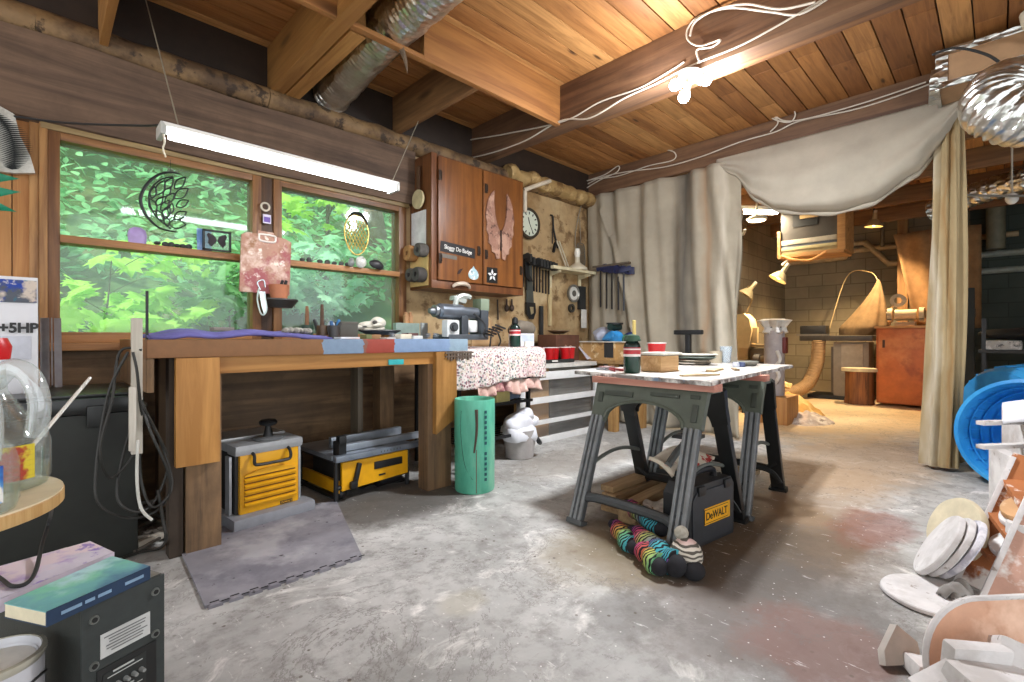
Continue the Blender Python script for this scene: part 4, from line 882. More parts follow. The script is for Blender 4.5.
for dd, x, zs in ((d1, 2.535, (1.76, 2.5)), (d1, 2.985, (1.88,)), (d2, 3.08, (1.86, 2.5)), (d2, 3.56, (1.75,))):
    for z in zs: MB().box((x, CY - .04, z), (.03, .012, .09), bev=.004).cyl((x + .01, CY - .045, z - .03), (x + .01, CY - .045, z + .03), .008).build('hinge', pl('#2f2218', .5, .5), dd, w=True)
M3 = frame((2.74, CY - .036, 1.86), (1, 0, -.06), (0.06, 0, 1))
s_ = MB().box((0, 0, 0), (.40, .095, .003), M=M3).build('bumper_sticker', pl('#191718', .6), d1, w=True)
text('Sloggy Do Badge', .055, M3 @ Matrix.Translation((0, 0, .003)), pl('#e8e6e0', .5), t, sx=.86)
MB().box((0, 0, 0), (.19, .035, .003), M=frame((2.63, CY - .036, 1.785), (1, 0, -.04), (.04, 0, 1))).build('small_sticker', pl('#6c665c', .6), d1, w=True)
MB().prism([(-.03, -.03), (.0, -.02), (.035, .03), (.0, .02), (-.025, -.005)], .003, frame((2.76, CY - .036, 1.665), (1, 0, 0), (0, 0, 1))).build('leaf_sticker', pl('#2b1410', .6), d1, w=True)
MB().prism([(.06 * math.cos(a) * (1 - .25 * math.sin(a)), .055 * math.sin(a) + (.02 if abs(a - 1.57) < .3 else 0)) for a in [i * .314 for i in range(20)]], .006, frame((2.92, CY - .036, 1.655), (1, 0, 0), (0, 0, 1))).build('shell_sticker', blotch('#a9cad2', [('#e9efee', 18, .45, .55), ('#6f95a0', 14, .6, .66)], .4, 0), d1, w=True)
F = frame((3.16, CY - .036, 1.665), (1, 0, 0), (0, 0, 1)); MB().box((0, 0, 0), (.14, .15, .003), M=F).build('square_sticker', M_BLK, d2, w=True)
mb = MB()
for k in range(5):
    a = R(20 + k * 72); c, s2 = math.cos(a), math.sin(a); mb.prism([(.008 * c, .008 * s2), (.03 * c - .014 * s2, .03 * s2 + .014 * c), (.062 * c, .062 * s2), (.03 * c + .014 * s2, .03 * s2 - .014 * c)], .003, F @ Matrix.Translation((0, 0, .002)))
mb.build('white_emblem', pl('#e6e6e6', .5), d2, w=True)
MB().tube([(2.78 + q_[0] - 3.05, CY - .03 + q_[1] - 3.86, 1.53 + q_[2] - 1.5) for q_ in ((-.1, 0, -.012), (-.07, -.015, .01), (0, -.03, .022), (.07, -.015, .01), (.1, 0, -.012))], lambda q: .012 + .008 * math.sin(q * 3.14), 10, 6).build('carved_handle', pl('#c9b9a6', .4), t)
# moth wing ornament on the far door
t = thing('wing_ornament', 'pair of pale pink wooden wings hung on the far cabinet door', 'wall ornament', (3.34, CY - .04, 2.1))
W1 = [(-.015, -.30), (-.06, -.31), (-.075, -.26), (-.115, -.25), (-.12, -.20), (-.16, -.17), (-.155, -.11), (-.185, -.06), (-.175, 0), (-.195, .06), (-.18, .13), (-.165, .2), (-.12, .27), (-.085, .30), (-.09, .2), (-.075, .08), (-.05, 0), (-.012, -.06)]
for sg in (-1, 1):
    pts = [(x * sg * (-1 if sg < 0 else -1) * (1 if sg > 0 else -1) * -1 if False else (x if sg < 0 else -x * .9), y) for x, y in W1]
    MB().prism(pts, .012, frame((3.27, CY - .037, 2.17), (1, 0, 0), (0, 0, 1)) @ Matrix.Diagonal((1.05, 1.1, 1, 1))).build('wing', blotch('#98705e', [('#b58f7a', 9, .5, .62), ('#5d4034', 16, .56, .64)], .6, .1), t, w=True)
MB().box((3.27, CY - .045, 2.02), (.012, .015, .2)).build('wing_stem', pl('#3b2a22'), t, w=True)
# things hung on the cabinet's side
def side(z, y): return Vector((2.44, y, z))
t = thing('wooden_paddle', 'round pale yellow wooden paddle hung on the cabinet side', 'paddle', side(2.30, 3.68)); MB().cyl((0, 0, 0), (-.02, 0, 0), .085, seg=28).build('disc', pl('#c9bd92', .6), t); MB().b2(-.016, -.002, -.02, .02, .07, .3, .004).build('handle', pl('#5f4630', .6), t)
for lab, y, z, h, r in (('tan sanding roll hung on the cabinet side, nearer the window', 3.77, 1.80, '#a87a4a', .075), ('dark grey sanding roll hung on the cabinet side beside the tan roll', 3.60, 1.81, '#56524d', .062), ('dark roll on the cabinet side below the tan roll', 3.74, 1.60, '#4d4842', .062), ('dark lower roll on the cabinet side nearest the doors', 3.63, 1.595, '#45413e', .068)):
    tag(MB().lathe([(.022, 0), (r * .9, 0), (r, .02), (r, .07), (r * .9, .09), (.022, .09), (.022, 0)], frame((2.455, y, z + .02), (0, 1, 0), (0, 0, 1)) @ Matrix.Rotation(math.pi, 4, 'X')).build('sanding_roll', pl(h, .85, 0, .25, 30, .2)), lab, 'sanding roll')

# ================================================================== TOOLS ON THE WALL
YW = WY - .012
t = thing('wall_clock', 'round wall clock with a pale face and dark rim above the clamps', 'clock', (4.03, YW, 2.375))
F = frame((4.03, YW, 2.375), (1, 0, 0), (0, 0, 1))
MB().lathe([(0, 0), (.175, 0), (.185, .02), (.175, .045), (.15, .045), (.145, .03), (0, .03)], F, 40).build('rim', pl('#3d362b', .35), t, w=True)
MB().lathe([(0, .031), (.147, .031), (.147, .033), (0, .033)], F, 40).build('face', pl('#d5dcc9', .5, 0, .03), t, w=True)
mb = MB()
for k in range(12):
    a = R(30 * k); mb.box((.118 * math.sin(a), .118 * math.cos(a), .034), (.014, .03, .002), (0, 0, -a), M=F)
mb.build('hour_mark', M_BLK, t, w=True)
for a, ln, wd in ((R(-18), .07, .012), (R(150), .11, .008)):
    MB().box((ln / 2 * math.sin(a), ln / 2 * math.cos(a), .037), (wd, ln, .002), (0, 0, -a), M=F).build('hand', M_BLK, t, w=True)
def clamp(name, label, p, group=None, ln=.3, col=M_DARK, yaw=0.):
    t = thing(name, label, 'clamp', p, yaw, group)
    MB().box((0, 0, -ln / 2), (.008, .02, ln), bev=.002).build('bar', pl('#4a4c50', .35, .8), t)
    MB().box((0, -.02, .0), (.038, .15, .06), (R(-12), 0, 0), .01).box((0, -.10, -.02), (.036, .06, .09), bev=.01).build('jaw', col, t)
    MB().tube([(0, .02, -.0), (0, -.05, -.05), (0, -.11, -.035)], .014, 8, 4).build('trigger', col, t)
    return t
c0 = clamp('bar_clamp', 'black bar clamp hanging on the wall rail beside the hand saw', (3.93, YW - .03, 1.97), 'black bar clamps under the clock', .34)
for k, x in enumerate((3.985, 4.11, 4.16, 4.21, 4.265, 4.32, 4.375)):
    dup(c0, (x, YW - .03, 1.94 - .004 * k), 0, 'black bar clamp in the row between the hand saw and the shelf')
tag(MB().b2(3.88, 4.42, YW - .012, YW + .01, 1.955, 1.99, .004).build('tool_rail', wood('#a2814f', '#c2a06c', 'x')), 'thin wooden rail on the wall that the black clamps hang from', 'rail')
t = thing('hand_saw', 'hand saw hanging blade up with a black handle at the bottom', 'saw', (4.04, YW - .02, 1.6))
F = frame((4.04, YW - .025, 1.6), (1, 0, 0), (0, 0, 1))
MB().prism([(-.045, .32), (.035, .32), (.075, -.17), (-.055, -.17)], .003, F).build('blade', pl('#5f635f', .4, .6), t, w=True)
MB().prism([(-.06, -.14), (.09, -.14), (.1, -.25), (.06, -.33), (-.0, -.33), (-.055, -.27)], .022, F @ Matrix.Translation((0, 0, -.01))).build('handle', M_BLACK, t, w=True)
MB().prism([(-.01, -.19), (.05, -.19), (.055, -.26), (.01, -.28)], .004, F @ Matrix.Translation((0, 0, .013))).build('grip_hole', pl('#9b8a68'), t, w=True)
tag(MB().prism([(-.09, .26), (-.02, .26), (.0, .05), (.06, -.02), (.0, -.02), (-.06, .03)], .02, frame((4.0, YW - .05, 1.72), (1, 0, 0), (0, 0, 1))).build('pistol_clamp', M_BLACK), 'black pistol grip tool hung over the hand saw blade', 'tool')
t = thing('wall_shelf', 'small cream painted shelf on two brackets on the plywood wall', 'shelf', (4.75, 3.76, 1.86))
MB().b2(4.26, 5.10, 3.64, YW, 1.865, 1.9, .004).build('shelf_board', pl('#d8cdaa', .5), t, w=True)
for x in (4.40, 4.98): MB().prism([(0, 0), (-.18, 0), (-.18, -.025), (-.03, -.06), (-.03, -.22), (0, -.22)], .03, frame((x, YW, 1.865), (0, 1, 0), (0, 0, 1))).build('bracket', pl('#d8cdaa', .5), t, w=True)
for x in (4.40,): MB().b2(x - .01, x + .03, YW - .03, YW, 1.2, 1.66).build('batten', pl('#cbb98d', .55), t, w=True)
t = thing('clamp_lamp', 'white cone shaded lamp standing on the cream wall shelf', 'lamp', (4.83, 3.74, 1.90))
MB().lathe([(.0, .17), (.03, .17), (.035, .1), (.06, .08), (.125, .03), (.13, .0), (.12, .0), (.05, .06), (0, .07)]).build('lamp_shade', M_CREAM, t); MB().lathe([(0, .28), (.03, .275), (.04, .22), (.03, .165), (0, .165)]).build('socket', pl('#efece2', .4), t)
t = thing('hacksaw', 'black bow saw hanging on the plywood above the shelf', 'saw', (4.47, YW, 2.3))
MB().tube([(4.42, YW - .02, 2.54), (4.46, YW - .02, 2.53), (4.47, YW - .02, 2.40), (4.50, YW - .02, 2.3), (4.56, YW - .02, 2.16)], .012, 8, 5).build('frame', M_BLACK, t, w=True)
MB().box((4.49, YW - .02, 2.16), (.03, .03, .13), (0, .3, 0), .01).tube([(4.46, YW - .02, 2.42), (4.45, YW - .02, 2.2)], .006).build('handle', M_BLACK, t, w=True)
for k, lab in enumerate(('pale rod leaning on the wall above the shelf, nearer the bow saw', 'second pale rod leaning on the wall above the shelf')):
    a = Vector((4.52 + .05 * k, YW - .05, 1.905)); tag(MB().tube([a + Vector((.18, 0, 0)), a + Vector((0, .02, .34))], .009).build('rod', pl('#c5bca4', .45)), lab, 'rod')
t = thing('fly_swatter', 'grey mesh swatter hanging by its long handle above the lamp', 'swatter', (5.02, YW - .02, 2.15))
F = frame((5.02, YW - .02, 2.15), (1, 0, 0), (0, 0, 1)); mb = MB()
for i in range(-4, 5): mb.box((i * .018, -.02, 0), (.004, .26, .004), M=F)
for i in range(-6, 7): mb.box((0, -.02 + i * .02, 0), (.15, .004, .004), M=F)
mb.tube([F @ Vector(q) for q in ((-.06, .12, 0), (.06, .12, 0), (.085, 0, 0), (.075, -.15, 0), (-.075, -.15, 0), (-.085, 0, 0))], .006, 6, 4, True); mb.build('mesh_head', pl('#6f695d', .7), t, w=True)
MB().tube([(5.02, YW - .02, 2.27), (5.0, YW - .015, 2.6)], .005).build('handle', pl('#8a8272'), t, w=True)
t = thing('dial_gauge', 'round white dial with dark rim hung under the cream shelf', 'gauge', (4.87, YW, 1.62)); F = frame((4.87, YW, 1.62), (1, 0, 0), (0, 0, 1))
MB().lathe([(0, 0), (.11, 0), (.115, .03), (.1, .035), (.085, .02), (0, .02)], F, 30).build('rim', pl('#8f8d85', .3, .4), t, w=True); MB().lathe([(0, .021), (.085, .021), (.085, .024), (0, .024)], F, 30).build('face', pl('#dcdcd4', .4), t, w=True); MB().lathe([(0, .026), (.04, .026), (.04, .03), (0, .03)], F, 20).build('hub', pl('#55534d'), t, w=True)
tag(MB().lathe([(.03, 0), (.055, 0), (.055, .03), (.03, .03), (.03, 0)], frame((4.83, YW, 1.43), (1, 0, 0), (0, 0, 1))).build('ring', pl('#3d3a34', .5)), 'dark ring hung on the wall below the white dial', 'ring')
t = thing('wall_holder', 'black wall pocket with a white paper hung below the shelf end', 'holder', (5.03, YW, 1.5)); MB().b2(4.97, 5.09, YW - .05, YW, 1.42, 1.72, .006).build('pocket', M_DARK, t, w=True); MB().b2(4.98, 5.09, YW - .06, YW - .052, 1.18, 1.42).build('paper', pl('#dfdcd6'), t, w=True)
# blue clamps at the corner, hanging before the curtain
t0 = clamp('bar_clamp', 'navy bar clamp hanging at the corner before the canvas curtain', (5.06, 3.55, 1.94), 'navy bar clamps at the corner', .5, pl('#20264a', .4))
for k in range(1, 5): dup(t0, (5.06 + .012 * (k % 2), 3.55 - .085 * k, 1.93 - .012 * k), .15 * k - .3)
tag(MB().b2(5.04, 5.075, 3.12, 3.66, 1.945, 1.97).build('tool_rail', pl('#5d5346', .6)), 'dark rail in the corner that the navy clamps hang from', 'rail')
tag(MB().box((4.25, YW - .02, 1.12), (.05, .03, .62), bev=.004).build('spirit_level', M_DARK), 'long black level standing upright against the plywood wall', 'level')
for k, (x, z) in enumerate(((3.68, 1.38), (3.76, 1.385))): tag(MB().ball((x, YW - .02, z), (.03, .025, .04)).cyl((x, YW - .02, z), (x, YW - .02, z + .1), .01).build('knob_tool', pl('#3c2c20')), ('dark knobbed tool hung under the cabinet corner, nearer the cabinet', 'second dark knobbed tool hung under the cabinet corner')[k], 'tool')
tag(MB().tube([(3.55, YW - .01, 1.47), (3.56, YW - .01, 1.25)], .008).build('rod', pl('#40342a')), 'thin dark rod hanging below the cabinet bottom', 'rod')

# ================================================================== CART UNDER THE FLOWERED CLOTH
t = thing('metal_cart', 'black metal rack standing under the flowered cloth', 'rack', (2.72, 3.2, 0))
for x, y in ((2.30, 2.93), (3.11, 2.96), (2.30, 3.5), (3.11, 3.5)): MB().b2(x - .015, x + .015, y - .015, y + .015, 0, .93).build('leg', M_BLACK, t, w=True)
for z in (.22, .50, .93):
    mb = MB(); mb.b2(2.29, 3.125, 2.915, 2.935, z - .012, z + .012); mb.b2(2.29, 3.125, 3.49, 3.51, z - .012, z + .012)
    for k in range(15): mb.b2(2.3 + .057 * k, 2.305 + .057 * k, 2.93, 3.5, z, z + .008)
    mb.build('wire_shelf', M_BLACK, t, w=True)
def fl_cloth():
    m, nt, b = _new('flowered_cloth'); v = _coord(nt); col = None
    vo = _n(nt, 'ShaderNodeTexVoronoi'); vo.inputs['Scale'].default_value = 58; nt.links.new(v, vo.inputs['Vector'])
    col = _mix(nt, _ramp(nt, vo.outputs['Distance'], [(.42, (1, 1, 1, 1)), (.6, (0, 0, 0, 1))]), '#d9d0cb', _ramp(nt, vo.outputs['Color'], [(0, '#7d525a'), (.3, '#b9979a'), (.45, '#7d8a7e'), (.6, '#c5b5a2'), (.8, '#5a626b'), (1, '#c4b4b6')], 'CONSTANT'))
    n = _noise(nt, v, 3, 4); col = _mix(nt, _ramp(nt, n, [(.5, (0, 0, 0, 1)), (.65, (.55, .55, .55, 1))]), col, '#cfa3a6')
    nt.links.new(col, b.inputs['Base Color']); b.inputs['Roughness'].default_value = .9; return m
M_FLOW = fl_cloth()
def clf(u, v):
    x = 2.2 + 1.02 * u; ww = .012 * math.sin(u * 34) + .01 * math.sin(u * 57 + 1)
    if v < .45: y = 3.5 - .62 * v / .45; z = .965 + .012 * mnoise.noise((x * 6, y * 6, 0))
    else:
        q = (v - .45) / .55; y = 2.88 - .03 * min(1, q * 6) + ww * q - .02 * q; z = .965 - q * (.27 + .03 * math.sin(u * 5 + 1)) - .01 * (q > 0)
    return (x, y, z)
o = tag(MB().sheet(clf, 90, 30).build('tablecloth', M_FLOW, smooth=80, solid=.006), 'pink and white flowered cloth draped over the metal rack', 'tablecloth')
def rfl(u, v): x = 2.42 + .72 * u; q = v; return (x, 2.855 + .025 * math.sin(u * 50) * q - .03 * q, .70 - q * (.1 + .02 * math.sin(u * 13)))
MB().sheet(rfl, 80, 8).build('ruffle', blotch('#caa79b', [('#8e5c5e', 7, .5, .6), ('#e6d6cb', 9, .55, .65)], .9, 0), o, smooth=80, solid=.006)
def clr(u, v): y = 2.86 + .6 * u; q = v; return (3.215 + .012 * math.sin(u * 30) * q, y, .965 - q * (.27 + .03 * math.sin(u * 4)))
MB().sheet(clr, 40, 14).build('side_drape', M_FLOW, o, smooth=80, solid=.006)
tag(MB().ball((2.95, 3.1, .56), (.16, .13, .055)).build('folded_clothes', pl('#5f6a80', .9, 0, .25, 14), jit=.04), 'grey blue bundle of cloth on the wire shelf under the flowered cloth', 'cloth')
tag(MB().box((2.78, 3.05, .575), (.2, .2, .14), (0, 0, .2), .01).build('box', pl('#c9bb7a', .6)), 'small yellow box on the wire shelf beside the blue bundle', 'box')
t = thing('trash_bucket', 'grey plastic bucket lined with a white bag under the rack', 'bucket', (3.02, 2.98, 0))
MB().lathe([(0, .005), (.125, .005), (.15, .25), (.142, .25), (.12, .02), (0, .02)]).build('bucket', pl('#a9a4a2', .5), t)
mb = MB().ball((0, 0, .29), (.15, .14, .10), seg=28).ball((.05, -.02, .36), (.09, .09, .07), seg=22).ball((.12, 0, .30), (.08, .08, .07), seg=18); mb.lathe([(.146, .17), (.156, .2), (.155, .26), (.12, .3)], seg=36, wob=lambda a, z, i: 1 + .03 * math.sin(a * 9 + i)); mb.build('bag', pl('#e0e1e8', .35, 0, .06), t, smooth=80, jit=.03)
MB().tube([(.1, -.14, .14), (.15, -.11, .12), (.16, -.06, .15)], .02, 8, 4).build('handle', M_BLACK, t)
# green paper tube
t = thing('rubbish_tube', 'tall battered turquoise cardboard tube standing by the bench leg', 'tube', (2.165, 2.575, 0))
mt = None
def tube_m():
    m, nt, b = _new('turquoise_tube'); v = _coord(nt)
    col = _ramp(nt, _noise(nt, _coord(nt, (1, 1, .3)), 5, 6, .65), [(.3, '#3f8f77'), (.5, '#58ad92'), (.7, '#86c2a4')])
    col = _mix(nt, _ramp(nt, _noise(nt, _coord(nt, (6, 6, .5)), 2, 4), [(.6, (0, 0, 0, 1)), (.7, (.5, .5, .5, 1))]), col, '#4d6a5a')
    nt.links.new(col, b.inputs['Base Color']); b.inputs['Roughness'].default_value = .5; return m
MB().lathe([(0, .01), (.13, .01), (.136, 0), (.14, .01), (.14, .62), (.136, .63), (.13, .62), (.128, .03), (0, .03)], seg=40, wob=lambda a, z, i: 1 + .012 * math.sin(a * 2 + z * 4)).build('tube_body', tube_m(), t)
A = math.atan2(-2.575, -2.165)
def onr(a, z, r=.1415): return Vector((r * math.cos(A + a), r * math.sin(A + a), z))
mb = MB()
for k in range(14):
    z = .55 - .035 * k
    if k != 7:
        Fq = frame(onr(.55, z), (-math.sin(A + .55), math.cos(A + .55), 0), (0, 0, 1)); mb.box((0, 0, 0), (.018, .02, .002), M=Fq); 
mb.build('printed_marks', pl('#1d4d55', .6), t)
mb = MB().tube([onr(.08, .57), onr(.1, .45), onr(.05, .36), onr(-.03, .28)], lambda q: .012 - .006 * q, 6, 4); mb.build('brown_stain', pl('#4a3d33', .8), t)
MB().tube([onr(-.7, .56, .1405), onr(-.72, .4, .1405), onr(-.5, .2, .1405), onr(-.1, .1, .1405)], .0025, 5, 6).build('seam', pl('#2f5f50', .8), t); MB().tube([onr(.08, .3), onr(.08, .01)], .003, 5).build('seam', pl('#66594c', .8), t)
# bottle etc. standing on the cloth
ZC = .972
def propane(p, lab, stick=False):
    t = thing('fuel_bottle', lab, 'bottle', p)
    MB().lathe([(0, 0), (.045, 0), (.05, .012), (.05, .10), (0, .10)]).build('bottle_base', pl('#14352a', .25), t)
    MB().lathe([(.0502, .10), (.0505, .10), (.0505, .155), (.0502, .155)]).build('label_band', bands('Z', [(.1, '#e8dcd8'), (.115, '#b3242c'), (.14, '#e9dedb'), (.148, '#8e2027')], .4, .1), t)
    MB().lathe([(.049, .10), (.05, .155), (.046, .175), (.03, .195), (.016, .205), (.016, .22), (0, .22)]).build('shoulder', pl('#1c2b28', .25), t)
    return t
p = PY(515, 345, 3.05); t = propane((p.x, 3.05, ZC), 'dark green fuel bottle with a red label on the flowered cloth'); MB().lathe([(.02, .20), (.03, .21), (.026, .25), (.012, .265), (0, .265)]).build('cap', M_BLACK, t)
x = PY(526, 340, 3.1).x; t = thing('parts_box', 'small white carton with a brown cloth heap on top behind the fuel bottle', 'box', (x, 3.16, ZC)); MB().box((0, 0, .06), (.18, .16, .12), bev=.004).build('box_body', pl('#d9d9e3', .55), t); MB().ball((0, 0, .165), (.14, .1, .075)).build('cloth_heap', pl('#6d6458', .9, 0, .25), t, jit=.03); MB().box((0, -.081, .075), (.16, .002, .06)).build('label', pl('#b9c3dd', .5), t)
x = PY(494, 340, 3.2).x; tag(MB().tube([(x - .05, 3.2, ZC), (x - .03, 3.2, ZC + .12), (x + .03, 3.22, ZC + .17), (x + .08, 3.2, ZC + .06), (x + .03, 3.17, ZC + .01)], .008, 6, 6).build('cable_loop', M_BLACK), 'loop of black cable standing up behind the bench machine', 'cable')
x = PY(485, 320, 3.4).x; tag(MB().sheet(lambda u, v: (x - .15 + .36 * u, 3.42 + .04 * math.sin(u * 9), ZC + .001 + v * (.30 - .12 * abs(u - .4) * 2)), 30, 10).build('paper_bag', pl('#a88a63', .8, 0, .2), solid=.01), 'limp brown paper bag standing behind the bench machine', 'bag')
tag(MB().lathe([(0, 0), (.03, 0), (.025, .05), (0, .05)], (PY(523, 348, 3.0).x, 2.95, ZC)).build('bottle_top', M_WHITE), 'white plastic cap on the flowered cloth before the carton', 'cap')

# ================================================================== COUNTER BEHIND, RED CUPS, WHITE SASH
t = thing('low_counter', 'low board counter along the plywood wall behind the white sash', 'counter', (3.95, 3.5, 0))
MB().b2(3.28, 4.55, 3.24, 3.84, .74, .785, .004).build('counter_top', pl('#c9c6c0', .5, 0, .2), t, w=True)
mb = MB(); mb.b2(3.30, 3.78, 3.30, 3.33, 0, .74); mb.build('tan_panel', wood('#b48d62', '#caa679', 'x', .6), t, w=True)
MB().b2(3.78, 4.5, 3.29, 3.33, 0, .74).build('grey_panel', wood('#5d5a55', '#908c84', 'x', .6, .8), t, w=True)
for x in (3.29, 4.48): MB().b2(x, x + .06, 3.7, 3.82, 0, .74).build('leg', M_POST, t, w=True)
t = thing('window_sash', 'old white painted window sash leaning on the counter front', 'window sash', (3.95, 3.2, 0))
mb = MB()
for z0, z1 in ((.0, .06), (.19, .23), (.40, .46), (.63, .71)): mb.b2(3.24, 4.55, 3.19, 3.235, z0, z1, .004)
mb.b2(4.47, 4.55, 3.185, 3.238, 0, .71, .004); mb.b2(3.24, 3.31, 3.185, 3.238, 0, .71, .004)
mb.build('frame', pl('#dcdcdb', .45, 0, .08), t, w=True)
MB().b2(3.31, 4.47, 3.21, 3.214, .06, .63).build('pane', glass('#f6f6f6', .03, .04), t, w=True)
t = thing('tray', 'long black tray holding the red cups on the low counter', 'tray', (3.85, 3.38, .787)); mb = MB().box((0, 0, .006), (.66, .2, .012), bev=.003); mb.box((0, -.1, .02), (.66, .01, .035)).box((0, .1, .02), (.66, .01, .035)).box((.33, 0, .02), (.01, .2, .035)).box((-.33, 0, .02), (.01, .2, .035)); mb.build('tray_body', M_DARK, t)
MB().box((0, -.107, .022), (.09, .003, .014)).build('white_tag', M_WHITE, t)
def red_cup(p, lab, group=None):
    t = thing('plastic_cup', lab, 'cup', p, 0, group)
    MB().lathe([(0, .004), (.033, .004), (.036, .0), (.05, .118), (.053, .122), (.049, .122), (.035, .008), (0, .008)]).build('cup_body', M_RED, t)
    MB().lathe([(.049, .121), (.0535, .121), (.0535, .126), (.048, .126), (.0475, .1), (.049, .121)]).build('rim', pl('#f1e9e6', .4), t); return t
xs = [PY(q, 355, 3.36).x for q in (549, 556, 565, 572)]
cps = ['red plastic cup at the near end of the black tray', 'second red plastic cup in the row on the black tray', 'third red plastic cup in the row on the black tray', 'red plastic cup at the far end of the row on the tray']
c = red_cup((xs[0], 3.36, .8), cps[0], 'red cups on the black tray'); c.scale = (1.2, 1.2, 1.2)
for k in (1, 2, 3): dup(c, (xs[k], 3.36 + .03 * (k % 2), .8), 0, cps[k])
x = PY(590, 356, 3.4).x; tag(MB().sheet(lambda u, v: (x - .16 + .36 * u + .05 * v, 3.32 + .18 * v, .80 + .16 * (1 - u) * v + .01 * math.sin(u * 12)), 20, 8).build('plastic_sheet', pl('#b9b7c2', .3), solid=.004), 'crumpled clear grey plastic sheet sliding off the tray end', 'plastic sheet')
# side stand with crate, boxes and bags
t = thing('side_stand', 'rough wooden stand holding a crate in the corner by the curtain', 'stand', (4.75, 3.35, 0))
for x, y in ((4.60, 3.05), (5.02, 2.95), (4.60, 3.6), (5.02, 3.55)): MB().b2(x - .045, x + .045, y - .045, y + .045, 0, .76, .003).build('leg', wood('#9d7240', '#c29a60', 'z', .7, .6, True, .2), t, w=True)
MB().b2(4.54, 5.08, 2.9, 3.68, .76, .80, .004).build('stand_top', wood('#8b6a41', '#b08c5c', 'x', .6), t, w=True)
t = thing('wooden_crate', 'tan plywood crate with dark paint marks on the corner stand', 'crate', (4.80, 3.3, .8))
MB().b2(4.55, 5.05, 3.0, 3.6, .8, 1.0, .004).build('crate_body', blotch('#b38c58', [('#d6c29b', 9, .56, .62), ('#6d5233', 5, .6, .7)], .6, .1), t, w=True)
MB().b2(4.545, 4.56, 3.02, 3.14, .83, 1.0).b2(4.80, 4.94, 2.992, 3.0, .82, .99).build('black_patch', M_DARK, t, w=True)
MB().b2(4.53, 5.07, 2.98, 3.62, 1.0, 1.012).build('lid', pl('#c8c4b5', .5), t, w=True)
t = thing('scribbled_box', 'dark red brown box with pale scribbles behind the cups', 'box', (4.32, 3.62, .787)); MB().box((0, 0, .15), (.42, .28, .30), bev=.006).build('box_body', pl('#5c3a2a', .6, 0, .25), t)
F = frame((0, -.143, .12), (1, 0, 0), (0, 0, 1)); MB().tube([F @ Vector(q) for q in ((-.07, -.05, 0), (-.05, .06, 0), (-.01, .02, 0), (0, -.06, 0), (.03, .05, 0), (.08, .03, 0), (.07, -.05, 0))], .004, 5, 5).build('scribble', pl('#b98f78', .7), t)
MB().lathe([(0, .31), (.06, .31), (.13, .345), (.125, .355), (.05, .32), (0, .32)]).build('shallow_dish', pl('#6d5840', .5), t)
def bag(lab, c_, r, h, sd):
    tag(MB().ball(c_, r, seg=20).build('plastic_bag', pl(h, .35, 0, .15, 14), jit=.05), lab, 'bag')
bag('bright blue plastic bag on the crate lid', (4.68, 3.12, 1.06), (.13, .1, .06), '#2f86c4', 1)
bag('dark navy plastic bag at the far end of the crate lid', (5.0, 3.1, 1.05), (.1, .12, .05), '#27356f', 2)
bag('white grey plastic bag heaped at the back of the crate lid', (4.95, 3.4, 1.09), (.16, .13, .1), '#aeb4c6', 3)
bag('green crumpled bag between the blue and navy bags', (4.84, 3.05, 1.045), (.09, .08, .045), '#2d6a4f', 4)
t = thing('drill', 'dark cordless tool lying on the bags on the crate', 'power tool', (4.85, 3.2, 1.12)); MB().cyl((-.1, 0, .06), (.1, 0, .06), .04).build('barrel', pl('#1f3a38', .4), t); MB().box((.02, 0, -.01), (.05, .04, .12), (0, .3, 0), .01).build('grip', M_BLACK, t); MB().lathe([(.06, 0), (.1, .0), (.1, .02), (.06, .02), (.06, 0)], (0, 0, .09)).build('ring', M_BLACK, t)
t = thing('tee_handle', 'black T shaped post standing before the canvas curtain', 'post', (4.86, 2.3, 0)); MB().box((0, 0, .02), (.25, .25, .04), bev=.01).build('foot', M_BLACK, t); MB().box((0, 0, .56), (.05, .05, 1.05), bev=.006).build('upright', M_BLACK, t); MB().box((0, 0, 1.11), (.07, .30, .05), bev=.015).build('crossbar', M_BLACK, t)
for k, (a, b_) in enumerate((((5.06, 2.99, .05), (5.08, 3.42, 2.69)), ((5.07, 2.78, .05), (5.08, 3.2, 2.3)))): pass

# ================================================================== UNDER THE BENCH: PLANER AND TABLE SAW, FOAM MAT
M_DYEL = pl('#e3a512', .4, 0, .08, 14); M_PGRY = pl('#8d9095', .45, .1, .12)
t = thing('thickness_planer', 'yellow and grey thickness planer with ribbed front under the bench', 'planer', (.93, 3.13, 0), R(6))
MB().box((.01, -.02, .035), (.46, .44, .07), bev=.02).build('base', pl('#8a8c92', .5), t)
MB().box((0, 0, .23), (.36, .30, .36), bev=.01).build('body_core', M_DARK, t)
MB().box((0, -.16, .235), (.33, .035, .33), bev=.012).build('front_panel', M_DYEL, t)
mb = MB()
for k in range(5): mb.box((.0, -.184, .12 + .034 * k), (.29, .022, .02), (R(25), 0, 0), .008)
mb.build('louvres', M_DYEL, t)
mb = MB()
for k in range(5): mb.box((.0, -.1785, .137 + .034 * k), (.285, .004, .008))
mb.build('louvre_shade', pl('#6b4a0c'), t)  # darker yellow strips put the shade under each louvre into colour
MB().prism([(-.145, .285), (-.08, .305), (0, .315), (.08, .305), (.145, .285), (.145, .278), (-.145, .278)], .01, frame((0, -.18, 0), (1, 0, 0), (0, 0, 1))).build('brow', M_DYEL, t)
MB().box((0, -.12, .425), (.385, .13, .06), bev=.025).box((0, .06, .43), (.38, .24, .05), bev=.015).build('head_cover', pl('#a2a4a6', .4, .2), t)
MB().box((-.02, .12, .463), (.36, .26, .016), bev=.004).build('table_plate', pl('#b3b5b5', .3, .5), t)
MB().lathe([(0, 0), (.08, 0), (.085, .012), (.06, .02), (0, .02)], (.02, -.1, .452)).build('knob_ring', pl('#6f7274', .4), t)
